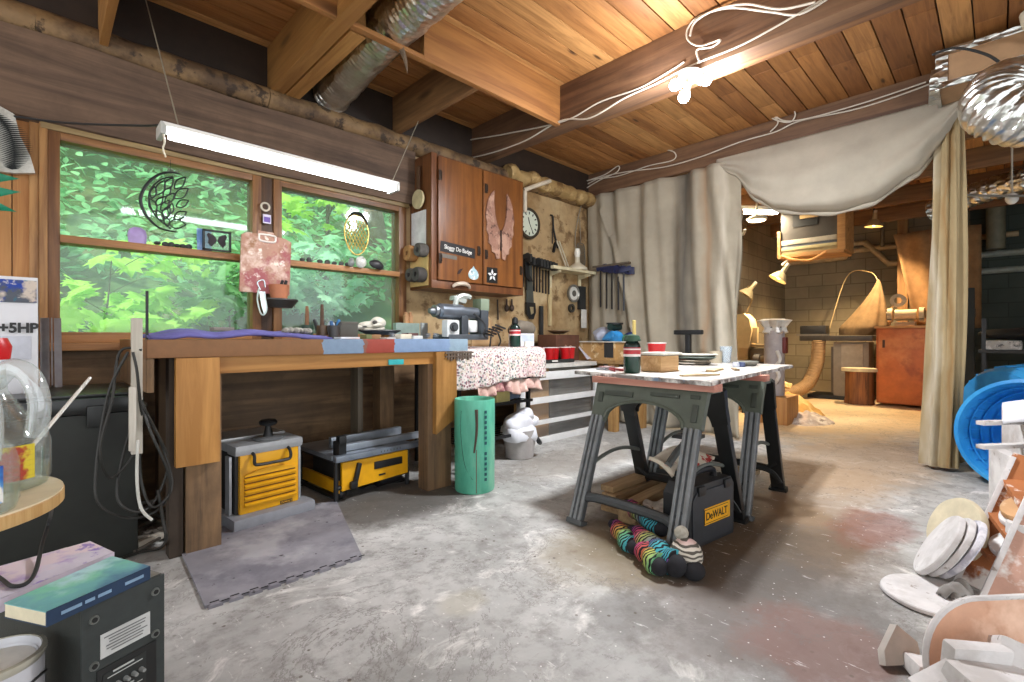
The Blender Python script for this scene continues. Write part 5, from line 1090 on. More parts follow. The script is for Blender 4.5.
MB().lathe([(0, .02), (.028, .02), (.022, .05), (.015, .08), (.045, .09), (.05, .105), (.04, .118), (0, .12)], (.02, -.1, .45)).build('depth_knob', M_BLACK, t)
MB().tube([(-.1, -.175, .405), (-.1, -.205, .39), (-.1, -.21, .35), (-.07, -.212, .34), (.07, -.212, .34), (.1, -.21, .35), (.1, -.205, .39), (.1, -.175, .405)], .009, 8, 4).build('crank_handle', M_BLACK, t)
MB().box((.09, -.179, .085), (.07, .006, .018)).build('name_plate', M_BLACK, t)
text('DeWALT', .016, frame((.09, -.1825, .085), (1, 0, 0), (0, 0, 1)), pl('#e3a512', .4), t, w=False)
mb = MB()
for s_ in (-1, 1): mb.box((s_ * .195, -.1, .22), (.014, .06, .34), bev=.003)
mb.build('side_rail', pl('#b9bcc0', .35, .5), t)
t = thing('table_saw', 'compact yellow table saw with a black frame and grey fence', 'table saw', (1.60, 3.24, 0), R(3))
mb = MB()
for x in (-.27, .27):
    for y in (-.26, .26): mb.tube([(x, y, .0), (x, y, .27)], .016)
    mb.tube([(x, -.26, .03), (x, .26, .03)], .014); mb.tube([(x, -.26, .26), (x, .26, .26)], .014)
for y in (-.26, .26): mb.tube([(-.27, y, .09 if y < 0 else .03), (.27, y, .09 if y < 0 else .03)], .016)
mb.build('roll_cage', M_BLACK, t)
MB().prism([(-.24, .07), (.26, .09), (.26, .25), (-.24, .25)], .02, frame((0, -.262, 0), (1, 0, 0), (0, 0, 1))).build('front_panel', M_DYEL, t)
MB().box((.1, -.285, .19), (.22, .01, .05), bev=.012).box((.05, -.283, .12), (.05, .008, .012)).build('panel_slot', M_BLACK, t)
MB().box((-.14, -.29, .17), (.03, .03, .13), (0, .25, 0), .012).box((-.17, -.3, .10), (.05, .03, .05), bev=.015).build('bevel_lever', M_BLACK, t)
MB().b2(-.26, -.24, -.25, .25, .05, .13).build('side_panel', M_DYEL, t)
MB().box((0, .02, .17), (.42, .36, .2), bev=.02).build('motor_housing', M_DARK, t)
MB().cyl((.06, -.2, .06), (.24, -.2, .06), .045).ball((-.22, -.22, .04), .04).build('motor', M_BLACK, t)
MB().box((0, 0, .285), (.60, .52, .03), bev=.006).build('saw_table', pl('#9ba3ad', .3, .5), t)
MB().b2(-.30, .42, -.32, -.27, .265, .305, .01).build('front_rail', pl('#7f8894', .35, .5), t)
mb = MB(); mb.b2(-.2, .42, -.22, -.18, .305, .35, .006); mb.b2(-.2, .36, -.06, -.02, .305, .375, .006); mb.build('fence', pl('#a7afb9', .3, .6), t)
MB().box((-.24, -.25, .33), (.06, .06, .12), (0, 0, .2), .01).box((-.24, -.27, .4), (.05, .05, .05), bev=.01).build('fence_lock', M_BLACK, t)
MB().b2(.40, .43, -.33, -.26, .25, .31, .006).build('rail_end', pl('#cfd3d6', .4), t)
mb = MB()
for k in range(7): mb.box((.02 + .025 * k, -.321, .285), (.003, .002, .012))
mb.build('scale_marks', M_DARK, t)
p = PZ(350, 482); tag(MB().sheet(lambda u, v: (p.x - .06 + .3 * u + .05 * v, p.y - .12 - .1 * v + .05 * math.sin(u * 5), .006), 8, 4).build('rag', M_BLACK, solid=.008), 'black rag lying on the floor before the table saw', 'rag')
p = PZ(395, 472); tag(MB().box((p.x + .06, p.y + .1, .05), (.2, .12, .09), (0, 0, .2), .01).build('box', pl('#4c453c', .7)), 'small dark brown box on the floor at the saw’s far side'.replace('’', "'"), 'box')
# interlocking foam mat
q = [PZ(183, 558), PZ(205, 609), PZ(362, 558), PZ(342, 507)]
pts = [(q[0].x, 3.0), (q[0].x, q[0].y), (q[1].x, q[1].y)]
A_, B_ = Vector((q[1].x, q[1].y)), Vector((q[2].x, q[2].y)); D_ = B_ - A_; Nn = Vector((D_.y, -D_.x)).normalized()
nT = 9
for k in range(nT):
    a0, a1 = (k + .22) / nT, (k + .72) / nT
    for s_, o_ in ((a0 + .01, 0), (a0 - .012, .016), (a1 + .012, .016), (a1 - .01, 0)): pts.append(tuple(A_ + D_ * s_ + Nn * o_))
pts += [(q[2].x, q[2].y), (q[3].x + .02, 3.0)]
mat_ = tag(MB().prism(pts, .012).build('foam_mat', blotch('#85838a', [('#6f6d76', 5, .5, .65), ('#a3a1a5', 3, .55, .7), ('#413f44', 22, .66, .7)], .8, .2)), 'grey interlocking foam floor mat with a toothed edge under the planer', 'mat')

mb = MB()
for k in range(nT):
    c_ = A_ + D_ * ((k + .47) / nT) - Nn * .012; mb.box((c_.x, c_.y, .0125), (D_.length * .45 / nT, .007, .002), (0, 0, math.atan2(D_.y, D_.x)))
    c_ = A_ + D_ * ((k + .97) / nT) + Nn * .002; mb.box((c_.x, c_.y, .0125), (D_.length * .38 / nT, .005, .002), (0, 0, math.atan2(D_.y, D_.x)))
mb.build('tooth_gaps', pl('#1d1c20', .9), mat_)
# ================================================================== SAWHORSE TABLE
M_SHG = pl('#555b50', .5, 0, .2); M_SHL = pl('#4f5355', .45, 0, .2, 5); M_RIB = pl('#787c7e', .45, 0, .2, 14); M_SHB = pl('#191b1c', .4, 0, .2)  # ribs lighter, legs darker: groove shade put into the plastic colours
def sawhorse(label, loc, rz, XT=.09, XF=.36, H_=.78):
    t = thing('sawhorse', label, 'sawhorse', loc, rz, 'sawhorses under the work table')
    for sg in (-1, 1):
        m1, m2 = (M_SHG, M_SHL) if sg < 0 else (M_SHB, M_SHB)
        top = Vector((sg * XT, 0, H_)); ft = Vector((sg * XF, 0, 0)); d = (top - ft); Ls = d.length; d.normalize()
        uy = Vector((0, -sg, 0)) if True else None
        F = frame(ft, Vector((0, sg, 0)), d)   # u along the horse, v up the slope, w out
        Lp = Ls
        arc = [(-.245 * math.cos(R(a)), Lp - .20 + .115 * math.sin(R(a))) for a in range(0, 181, 15)]
        out = [(-.34, Lp - .20), (-.34, Lp - .12), (-.345, Lp - .01), (-.33, Lp), (.33, Lp), (.345, Lp - .01), (.34, Lp - .12), (.34, Lp - .20), (.25, Lp - .23)] + arc[::-1] + [(-.25, Lp - .23)]
        MB().prism(out, .035, F @ Matrix.Translation((0, 0, -.02))).build('arch_panel', m1, t)
        Fo = F @ Matrix.Translation((0, 0, .013))
        for x0, x1, y0, y1 in ((-.27, -.08, -.075, -.045), (.03, .2, -.055, -.035), (.26, .31, -.05, -.03), (-.31, -.28, -.12, -.06), (.28, .31, -.17, -.08)):
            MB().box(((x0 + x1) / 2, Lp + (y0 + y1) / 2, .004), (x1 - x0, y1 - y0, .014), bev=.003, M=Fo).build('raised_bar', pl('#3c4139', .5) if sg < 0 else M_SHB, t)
        rim = MB().tube([F @ Vector((x, y - .008, .018)) for x, y in arc], .010, 6); rim.build('arch_rim', m1, t)
        for s2 in (-1, 1):
            mb = MB(); u0, u1 = s2 * .292, s2 * .30
            a, b_ = F @ Vector((u0, Lp - .2, 0)), F @ Vector((u1, .0, 0)); w_ = F.to_3x3() @ Vector((0, 0, 1))
            mb.bar(a, b_, .082, .03, w_, .006); rb = MB()
            for o_ in (-.03, 0, .03):
                off = F.to_3x3() @ Vector((o_ * 1.0, 0, .018)); rb.bar(a + off, b_ + off, .018, .02, w_, .004)
            mb.box((u1, .012, 0), (.11, .03, .06), bev=.008, M=F)
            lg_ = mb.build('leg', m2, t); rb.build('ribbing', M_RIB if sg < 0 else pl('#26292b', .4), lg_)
        mb = MB(); mb.tube([F @ Vector((x, y, .0)) for x, y in ((-.32, .07), (-.27, .15), (-.15, .17), (.15, .17), (.27, .15), (.32, .07))], .026, 8, 4); mb.tube([F @ Vector((x, y, 0)) for x, y in ((-.31, .22), (-.25, .17))], .02, 6); mb.tube([F @ Vector((x, y, 0)) for x, y in ((.31, .22), (.25, .17))], .02, 6)
        mb.build('foot_brace', pl('#3c4042', .45) if sg < 0 else m2, t)
    MB().box((0, 0, H_ - .005), (.20, .66, .03), bev=.006).build('top_plate', M_SHG, t)
    for y in (-.27, .27): MB().tube([(-.25, y, .33), (-.08, y, .37), (.08, y, .37), (.25, y, .33)], .011, 8, 4).build('spreader', pl('#5d615c', .5), t)
    return t
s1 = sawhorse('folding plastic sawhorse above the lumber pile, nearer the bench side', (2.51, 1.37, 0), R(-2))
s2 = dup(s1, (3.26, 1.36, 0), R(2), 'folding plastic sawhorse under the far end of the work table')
M_PINK = wood('#b0705f', '#cf9c8a', 'y', .6, .6, False)
tag(MB().box((2.42, 1.36, .80), (.09, .76, .038), (0, 0, R(-3)), .003).build('board', M_PINK), 'pinkish painted board lying on the near sawhorse', 'board')
tag(MB().box((3.2, 1.37, .80), (.09, .72, .038), (0, 0, R(2)), .003).build('board', M_PINK), 'pinkish painted board lying on the far sawhorse', 'board')
ZT = .840
M_TOP = blotch('#b5b0aa', [('#d5d3d0', 3, .5, .62), ('#85786c', 7, .55, .64), ('#a3917c', 4, .56, .66), ('#6f6a68', 17, .6, .66)], .5, .15)
tb = tag(MB().prism([(2.30, .98), (4.20, 1.14), (4.22, 1.9), (2.47, 1.93)], .02, (0, 0, .82)).build('work_table', M_TOP), 'paint splashed plywood sheet laid across two sawhorses as a table', 'table')
mb = MB(); mb.prism([(2.296, .976), (4.20, 1.136), (4.20, 1.142), (2.30, .982)], .018, (0, 0, .818)); mb.prism([(2.294, .978), (2.300, .978), (2.47, 1.93), (2.464, 1.93)], .018, (0, 0, .818)); mb.build('stained_edge', blotch('#8f8985', [('#5c4a40', 12, .5, .6), ('#d9d5d0', 9, .5, .6), ('#6f86a0', 8, .6, .68)], .6, 0), tb)
# things on the table
p = PZ(632, 373, ZT); t = propane((p.x, p.y, ZT), 'fuel bottle with red label and green cap on the splashed table'); MB().lathe([(.05, .19), (.052, .2), (.04, .225), (0, .235)]).build('cap', pl('#2f4a3a', .35), t)
t = thing('wood_box', 'small pale wooden box with a book on its lid on the table', 'box', PZ(664, 372, ZT) + Vector((.04, .05, 0)), R(-8)); MB().box((0, 0, .052), (.18, .15, .10), bev=.003).build('box_body', wood('#b58a56', '#d7b283', 'x'), t); MB().box((.01, 0, .112), (.22, .17, .016), (0, 0, .1), .003).build('book', pl('#d9d6cc'), t); MB().box((.01, 0, .1025), (.222, .172, .004), (0, 0, .1)).build('cover', pl('#4b4a46'), t)
p = PZ(657, 367, ZT); red_cup((p.x + .05, p.y + .03, ZT), 'red plastic cup on the splashed table behind the small wooden box').scale = (1.3, 1.3, 1.4)
def plate_stack():
    p = PZ(706, 365, ZT); t = thing('tray_stack', 'stack of grey palettes and paint trays at the middle of the table', 'trays', (p.x, p.y + .1, ZT))
    for k, (r_, z, h) in enumerate(((.17, 0, '#8f877a'), (.16, .02, '#a39b8d'), (.19, .045, '#4b564e'), (.185, .065, '#b8b3a8'))):
        MB().lathe([(0, z), (r_ * .8, z), (r_, z + .015), (r_ * .97, z + .02), (r_ * .75, z + .008), (0, z + .008)], Matrix.Rotation(.6 * k, 4, 'Z') @ Matrix.Diagonal((1, .75, 1, 1))).build('palette', pl(h, .6, 0, .3, 18), t)
plate_stack()
p = PZ(716, 363, ZT); tag(MB().lathe([(0, 0), (.045, 0), (.05, .1), (.046, .1), (.04, .01), (0, .01)], (p.x, p.y, ZT)).build('cup', pl('#a89c86', .6)), 'tan cardboard cup beside the stacked palettes', 'cup')
p = PZ(726, 363, ZT); t = thing('clear_cup', 'tall clear plastic cup standing at the back of the table', 'cup', p); MB().lathe([(0, .003), (.035, .003), (.05, .14), (.047, .14), (.033, .006), (0, .006)]).build('cup', glass('#e8eef2', .25, .1), t)
for k, (px, h) in enumerate(((736, '#b5b9c4'), (742, '#3f4a6a'))):
    p = PZ(px, 367, ZT); tag(MB().lathe([(0, 0), (.022, 0), (.024, .02), (.02, .035), (0, .037)], (p.x, p.y, ZT)).build('jar', pl(h, .3)), ('tiny pale paint jar beside the clear cup', 'tiny dark blue paint jar next to the pale one')[k], 'jar')
p = PZ(752, 366, ZT); tag(MB().lathe([(0, 0), (.1, 0), (.13, .03), (.125, .035), (.09, .01), (0, .01)], Matrix.Translation((p.x, p.y + .05, ZT)) @ Matrix.Diagonal((1, .7, 1, 1))).build('paint_tray', pl('#6c6a60', .5)), 'dark shallow paint tray at the far end of the table', 'tray')
for lab, px, py, d, rz, h in (('tan wooden slat lying across the table before the trays', 715, 371, (.30, .05, .012), .2, '#b79f78'), ('flat tan stick on the table nearest the edge', 700, 376, (.26, .03, .01), -.4, '#c2ad88'), ('grey paper sheet lying flat in the middle of the table', 688, 370, (.30, .2, .003), .5, '#bdb9b3'), ('brown thin offcut at the table back behind the tan slat', 735, 370, (.18, .03, .01), .5, '#8f7a5d')):
    p = PZ(px, py, ZT); tag(MB().box((p.x, p.y, ZT + d[2] / 2 + .001), d, (0, 0, rz), .001).build('paper_sheet' if 'paper' in lab else 'wood_strip', pl(h, .7, 0, .25)), lab, 'paper' if 'paper' in lab else 'slat')
t = thing('pliers', 'red handled pliers lying at the near corner of the table', 'pliers', PZ(607, 371, ZT) + Vector((.03, 0, .012)), R(60))
MB().tube([(0, 0, 0), (-.06, .02, 0), (-.14, .035, 0)], .008, 8, 4).tube([(0, 0, 0), (-.06, -.02, 0), (-.14, -.035, 0)], .008, 8, 4).build('handle', pl('#7d2128', .5), t); MB().prism([(0, .015), (.05, .006), (.05, -.006), (0, -.015), (-.02, 0)], .012, (0, 0, -.006)).build('jaw', M_STEEL, t)
p = PZ(596, 369, ZT); tag(MB().lathe([(0, .0), (.06, 0), (.075, .014), (.07, .016), (.055, .006), (0, .006)], Matrix.Translation((p.x + .09, p.y - .03, ZT)) @ Matrix.Diagonal((1, .7, 1, 1))).build('lid', pl('#6a4a44', .5)), 'reddish brown lid beside the red handled pliers', 'lid')
p = PZ(624, 371, ZT); tag(MB().lathe([(.03, 0), (.045, 0), (.045, .012), (.03, .012), (.03, 0)], (p.x - .0, p.y + .16, ZT)).build('tape_roll', pl('#8f9096', .5)), 'small grey tape roll behind the pliers on the table', 'tape')
p = PZ(640, 370, ZT); tag(MB().tube([(p.x + .1, p.y + .1, ZT + .01), (p.x + .06, p.y + .08, ZT + .33)], .012, 8).build('stick', pl('#cdb86e', .6)), 'yellow wooden stick standing behind the fuel bottle on the table', 'stick')

# ================================================================== UNDER THE TABLE
M_LUM = wood('#927453', '#c3a67c', 'x', .8, .7)
t0 = None
lum = [('long pale board on top of the lumber pile', (2.93, 1.66, .135), .95, -2, (.09, .035)), ('long board in the lumber pile beneath the top one', (2.91, 1.65, .095), .95, 0, (.1, .035)), ('long board third from the top at the back of the pile', (2.95, 1.66, .055), .95, 1, (.11, .04)), ('bottom board flat on the floor at the back of the pile', (2.93, 1.64, .018), .98, 0, (.14, .032)),
       ('square timber in front of the long boards', (2.66, 1.50, .085), .62, 3, (.08, .05)), ('timber lying beneath the square timber', (2.68, 1.49, .03), .64, 2, (.11, .055)), ('thick short timber in the pile near the white rag', (2.62, 1.36, .06), .48, 5, (.085, .055)),
       ('flat plank at the bottom under the short timber', (2.64, 1.34, .015), .6, 4, (.2, .028)), ('pale timber end at the front of the lumber pile', (2.50, 1.25, .045), .34, 8, (.07, .045)), ('short tan offcut next to the striped socks', (2.36, 1.24, .03), .18, 20, (.07, .05))]
for lab, c_, ln, a, (w_, h_) in lum:
    tag(MB().box(c_, (ln, w_, h_), (0, 0, R(a)), .003).build('lumber', M_LUM), lab, 'board')
tag(MB().sheet(lambda u, v: (2.36 + .32 * u + .05 * v, 1.12 + .28 * v + .04 * math.sin(u * 7), .105 + .045 * mnoise.noise((u * 4, v * 4, 2)) - .05 * (1 - v) * (1 - u) + .012 * math.sin(u * 20 + v * 9)), 36, 24).build('rag', blotch('#cfc9c0', [('#a9a298', 5, .5, .6), ('#a3272b', 7, .66, .7)], .9, 0), smooth=80, solid=.008), 'crumpled white rag with red spots on the lumber pile', 'rag')
t = thing('shop_towel', 'folded white towel printed in red on top of the black case', 'towel', (2.52, 1.22, .30))
MB().sheet(lambda u, v: (2.36 + .5 * u, 1.20 + .14 * v + .03 * math.sin(u * 6), .325 + .07 * v + .02 * math.sin(u * 9 + v * 3)), 30, 10).build('towel_cloth', blotch('#d5cbb9', [('#b03a35', 12, .56, .6)], .9, 0), t, smooth=80, solid=.02, w=True)
t = thing('tool_case', 'black tool case with a yellow name panel standing under the table', 'tool case', (2.48, 1.10, 0), R(-8))
CX = frame((0, 0, 0), (1, 0, 0), (0, 1, 0))
MB().prism([(-.2, .0), (.2, .0), (.205, .02), (.205, .27), (.175, .31), (-.16, .31), (-.205, .26), (-.205, .02)], .15, frame((0, -.06, 0), (1, 0, 0), (0, 0, 1)) @ Matrix.Translation((0, 0, -.15))).build('shell', pl('#25272a', .5, 0, .15, 25), t)
MB().b2(-.2, .2, .01, .02, .01, .31).build('seam', M_BLACK, t); 
MB().prism([(-.18, .02), (.18, .02), (.185, .25), (.16, .28), (-.145, .28), (-.185, .24)], .006, frame((0, -.06, 0), (1, 0, 0), (0, 0, 1))).build('front_panel', pl('#303338', .5, 0, .12, 25), t)
FL = frame((.035, -.0665, .145), (1, 0, 0), (0, 0, 1)); MB().box((0, 0, 0), (.235, .085, .004), M=FL).build('name_panel', M_DYEL, t)
MB().box((-.01, 0, .0), (.222, .072, .0045), M=FL).build('name_border', pl('#1f2022', .5), t); MB().box((-.01, 0, .0), (.215, .065, .0055), M=FL).build('name_field', M_DYEL, t)
text('DeWALT', .055, FL @ Matrix.Translation((-.01, -.001, .0035)), pl('#1a1a1a', .5), t, w=False, sx=.9, bold=.0007)
MB().tube([(-.11, .0, .29), (-.10, .0, .34), (-.05, .0, .355), (.05, .0, .355), (.1, .0, .34), (.11, .0, .29)], .018, 8, 4).build('carry_handle', M_BLACK, t)
MB().b2(-.14, -.08, -.075, -.05, .26, .305, .006).b2(.1, .16, -.075, -.05, .26, .305, .006).build('latch', M_BLACK, t)
t = thing('stirring_tool', 'dark folded metal tool lying across the printed towel', 'tool', (2.6, 1.3, .4)); MB().tube([(-.22, -.06, -.03), (-.05, -.02, .0), (.12, .02, .015), (.2, .06, .0)], .02, 8, 5).build('arm', pl('#5a5e5d', .5), t)
# striped stuffed socks
Z1 = stripes(['#6f3f94', '#b83a70', '#bd5a45', '#b3b552', '#6aa978', '#46a5ad', '#4a66ac', '#6f3f94'], 'x', 19, 9, base_scale=2.6)
Z2 = stripes(['#6f3f94', '#b83a70', '#c0476a', '#9ba854', '#5d5c96', '#46a5ad', '#3f9fb0'], 'x', 19, 9, base_scale=2.9)
def sock(label, a, b_, r, mat):
    A, B = Vector(a), Vector(b_); L_ = (B - A).length
    t = thing('striped_sock', label, 'sock', A, 0, 'rainbow striped socks on the floor', rot=(0, -math.asin((B.z - A.z) / L_), math.atan2(B.y - A.y, B.x - A.x)))
    prof = lambda q: r * (.55 + .45 * math.sin(min(1, q * 2.2) * 1.57)) if q < .75 else r
    MB().tube([(L_ * .84 * i / 16, .012 * math.sin(i * .9), .008 * math.sin(i * 1.3)) for i in range(17)], prof, 16).build('sock_body', mat, t, smooth=70, jit=.008)
    MB().ball((L_ * .86, 0, 0), (r * .88, r * .84, r * .84), seg=18).build('sock_toe', pl('#1b1b20', .9, 0, .3, 30), t, jit=.006)
    MB().lathe([(r * .5, 0), (r * .62, .0), (r * .62, .03), (r * .5, .03), (r * .5, 0)], frame((-.02, 0, 0), (0, 1, 0), (0, 0, 1))).build('cuff', pl('#23202a', .9), t)
    return t
def fz(px, py, z): q = PZ(px, py, z); return (q.x, q.y, z)
sock('rainbow zebra striped sock lying nearest the camera with black toe', fz(640, 547, .045), fz(664, 570, .045), .047, Z1)
sock('longest rainbow zebra striped sock lying along the sawhorse foot', fz(634, 533, .06), fz(684, 572, .055), .056, Z2)
sock('rainbow zebra striped sock whose cuff points toward the bench', fz(614, 525, .045), fz(638, 551, .04), .042, Z1)
sock('rainbow zebra striped sock lying on top against the sawhorse brace', fz(628, 505, .10), fz(668, 533, .10), .045, Z2)
t = thing('knit_hat', 'grey striped stuffed knit hat with a pompom by the black case', 'hat', fz(686, 556, .07))
MB().ball((0, 0, 0), (.075, .075, .08), seg=22).build('hat_body', stripes(['#c9c3b5', '#d9d3c6', '#c98a92', '#cfc9bb'], 'z', 16, 5, dark='#5b564e', base_scale=5), t, jit=.008)
MB().ball((.0, .02, .095), .032, seg=14).build('pompom', pl('#a8a396', .9, 0, .3, 40), t, jit=.012); MB().ball((-.035, -.05, -.035), (.05, .05, .042), seg=16).build('black_tip', pl('#1c1c20', .9), t)
p = PZ(746, 474); tag(MB().tube([p + Vector((.09 * math.cos(i * .5), .09 * math.sin(i * .5), .012 + .0012 * i)) for i in range(26)], .009, 6).build('hose_coil', pl('#9b8a6d', .6)), 'small coil of tan hose on the floor behind the black case', 'coil')

# ================================================================== THE BACK ROOM
M_DUST = pl('#b39468', .85, 0, .25, 8, .2)
t = thing('orange_cabinet', 'tall orange brown cabinet with grinders on top in the back room', 'cabinet', (9.6, .85, 0))
MB().b2(9.32, 9.9, .3, 1.36, .04, 1.21, .006).build('cabinet_body', pl('#b8612c', .5, 0, .2, 3), t, w=True); MB().b2(9.30, 9.32, .34, 1.33, .06, 1.18, .004).build('door', blotch('#c96c31', [('#dc8a4a', 2, .5, .65), ('#a9552a', 3, .58, .7)], .45, .05), t, w=True)
MB().b2(9.285, 9.30, 1.25, 1.28, .90, 1.02, .004).build('handle', pl('#4a2a18'), t, w=True); MB().b2(9.28, 9.92, .28, 1.38, 1.20, 1.235, .004).build('cabinet_top', pl('#c08d58', .6), t, w=True)
for z in (.2, 1.0): MB().b2(9.288, 9.30, .36, .39, z, z + .09).build('hinge', pl('#6b4a30'), t, w=True)
M_GRD = pl('#c9b08a', .6, 0, .2)
def grinder(y, lab, sc=1.):
    t = thing('bench_grinder', lab, 'grinder', (9.5, y, 1.235))
    MB().box((0, 0, .03), (.22, .24, .06), bev=.01).build('base', pl('#8e7d63'), t); MB().cyl((0, -.13, .17), (0, .13, .17), .085).build('motor', M_GRD, t)
    for s_ in (-1, 1):
        MB().cyl((0, s_ * .16, .17), (0, s_ * .22, .17), .11).build('wheel_guard', M_GRD, t); MB().cyl((-.0, s_ * .225, .17), (0, s_ * .235, .17), .06).build('cap', pl('#6b5b45'), t); MB().box((-.12, s_ * .19, .1), (.06, .06, .015)).build('tool_rest', pl('#5f523f'), t)
    return t
grinder(1.02, 'dusty bench grinder on the orange cabinet, fully in view'); grinder(.48, 'second dusty bench grinder on the orange cabinet, half behind the curtain')
t = thing('ring_lamp', 'little dusty round lamp bent over the bench grinder', 'lamp', (9.55, 1.22, 1.235)); MB().tube([(0, 0, 0), (0, 0, .22), (-.02, -.05, .34)], .015, 8, 5).build('stem', M_DUST, t); MB().lathe([(.05, 0), (.1, 0), (.1, .05), (.05, .05), (.05, 0)], frame((-.03, -.1, .4), (0, 1, 0), (0, 0, 1))).build('ring_head', pl('#b9aa91'), t)
t = thing('stump_stool', 'stool made from a wood stump with a pale round top', 'stool', (9.35, 1.58, 0)); MB().lathe([(0, 0), (.2, 0), (.19, .1), (.185, .45), (.19, .52), (0, .52)], wob=lambda a, z, i: 1 + .04 * math.sin(a * 5) + .02 * math.sin(a * 11)).build('stump', wood('#5d3a22', '#9a6236', 'z', .8, .7), t); MB().lathe([(0, .52), (.24, .52), (.245, .54), (.24, .57), (0, .57)]).build('seat', pl('#d9c9a5', .6), t)
t = thing('jointer', 'dust covered grey machine cabinet with a dark iron table on top', 'machine', (9.95, 2.0, 0))
MB().b2(9.75, 10.2, 1.52, 2.02, .0, .98, .01).build('cabinet', pl('#8e8375', .55, 0, .15), t, w=True); MB().b2(9.78, 10.15, 2.02, 2.06, .1, .9).build('side_rib', pl('#5a5147'), t, w=True)
MB().b2(9.6, 10.25, 1.45, 2.5, 1.0, 1.09, .01).build('iron_table', pl('#4b443c', .4, .3), t, w=True); MB().b2(9.6, 9.66, 2.05, 2.55, 1.09, 1.12).build('fence', pl('#7d7364'), t, w=True)
MB().b2(9.7, 10.0, 2.12, 2.52, 1.10, 1.27, .03).build('motor_cover', pl('#29241f', .5), t, w=True); MB().b2(9.73, 9.75, 1.60, 1.9, .45, .95).build('panel', pl('#a29685'), t, w=True); MB().b2(9.7, 10.3, 1.50, 2.4, 0, .06).build('foot', M_DARK, t, w=True)
tag(MB().tube([(9.68, 2.22, 1.0), (9.64, 2.24, .6), (9.5, 2.35, .25), (9.2, 2.5, .12), (8.8, 2.62, .1), (8.3, 2.75, .1)], lambda q: .105 + .004 * math.sin(q * 260), 16, 40).build('dust_hose', pl('#a5835a', .7, 0, .15)), 'ribbed tan dust hose curving from the machine down to the floor', 'hose')
t = thing('dust_bag', 'limp tan cloth dust bag hung up over the machine table', 'dust bag', (10.2, 1.7, 1.1))
def db(u, v):
    a = u * 6.283; q = 1 - v; r = (.36 * q ** 1.15 + .02) * (1 - .5 * max(0, q - .85) * 4) * (1 + .10 * math.sin(a * 4 + 1) + .05 * math.sin(a * 9))
    return Vector((10.2 + r * .6 * math.cos(a), 1.46 + .26 * q ** 1.6 + r * math.sin(a), 1.10 + .94 * v))
MB().sheet(db, 40, 30, True).build('bag', pl('#8c7150', .9, 0, .2), t, w=True, smooth=80); MB().tube([(10.2, 1.46, 2.02), (10.3, 1.6, 2.2), (10.4, 1.95, 2.15), (10.2, 2.2, 1.1)], .008, 6, 8).build('wire_hoop', pl('#b49a6d'), t, w=True)
tag(MB().sheet(lambda u, v: (10.0 + .05 * math.sin(u * 14), .95 - .75 * u + .28 * (1 - v) * (1 - u), 2.75 - 1.55 * v), 20, 12).build('cloth', pl('#8d6a45', .9, 0, .2), smooth=80, solid=.01), 'brown dust cloth draped down beside the wooden post', 'cloth')
# hanging air filter box
t = thing('air_filter_box', 'dark framed filter box with stacked panels hanging from the joists', 'filter box', (7.5, 1.75, 2.1))
F_ = pl('#3d3730', .5, 0, .2); WO = wood('#9b6a38', '#c08e52', 'y', .6)
MB().b2(7.45, 7.9, 1.48, 2.17, 2.41, 2.95).build('dark_box', F_, t, w=True); MB().b2(7.44, 7.45, 1.72, 2.02, 2.58, 2.84).build('opening', pl('#121110'), t, w=True); MB().b2(7.425, 7.44, 1.70, 1.93, 2.68, 2.86).build('notice', pl('#b99a6a'), t, w=True)
for k, (z0, z1, h) in enumerate(((2.345, 2.41, '#a9a18e'), (2.31, 2.345, '#5f656d'), (2.265, 2.31, '#b5a678'), (2.22, 2.265, '#a39266'))): MB().b2(7.43 + .01 * (k % 2), 7.9, 1.50, 2.16, z0, z1, .004).build('filter_panel', pl(h, .7), t, w=True)
mb = MB(); mb.b2(7.40, 7.9, 1.40, 1.49, 2.2, 3.22, .004); mb.b2(7.42, 7.9, 1.42, 2.2, 2.165, 2.22, .004); mb.b2(7.42, 7.48, 2.17, 2.21, 2.18, 2.55); mb.build('wood_hanger', WO, t, w=True)
MB().tube([(7.42, 2.15, 2.2), (7.40, 2.0, 2.13), (7.41, 1.8, 2.10), (7.42, 1.62, 2.19)], .02, 8, 6).build('hose', pl('#b9803f'), t, w=True)
# warm lamps of the back room
M_SHADE = pl('#cdb98c', .45, .2, .1)
def cone_lamp(lab, p, d, e, bulb=18, stem=False):
    p = Vector(p); d = Vector(d).normalized(); t = thing('clamp_lamp', lab, 'lamp', p)
    F = frame((0, 0, 0), d.orthogonal(), d.cross(d.orthogonal()))
    MB().lathe([(.028, -.16), (.035, -.06), (.055, -.04), (.12, .06), (.125, .06), (.06, -.045), (.03, -.06)], F).build('lamp_shade', M_SHADE, t); MB().lathe([(0, -.2), (.025, -.2), (.028, -.12), (0, -.12)], F).build('socket', pl('#d8cdb4'), t)
    MB().ball(d * .005, .04).build('bulb', emit('#ffdca0', bulb), t)
    if stem: MB().cyl((0, 0, .15), (0, 0, 3.22 - p.z), .012).build('stem', M_DARK, t)
    if e: add_light('lamp_light', 'SPOT', p + d * .075, e, (1, .74, .42), rad=.05).rotation_euler = d.to_track_quat('-Z', 'Y').to_euler()
    return t
p = PX(780, 276, 7.35); t = cone_lamp('cone shaded work lamp glowing below the hanging filter box', p, (-.25, .45, -.8), 90); q = PX(788, 260, 7.45) - p; MB().tube([Vector((0, -.05, .15)), q * .5 + Vector((0, .02, .05)), q], .014, 8, 5).build('goose_neck', M_CREAM, t)
p = PX(748, 292, 8.2); t = cone_lamp('unlit cone desk lamp at the edge of the canvas curtain', p, (-.2, .5, -.7), 0, 0); MB().tube([(0, 0, .1), (.05, -.05, -.1), (.05, .1, -.5), (.05, .1, -.95)], .015, 8, 5).build('arm', pl('#9c8257'), t)
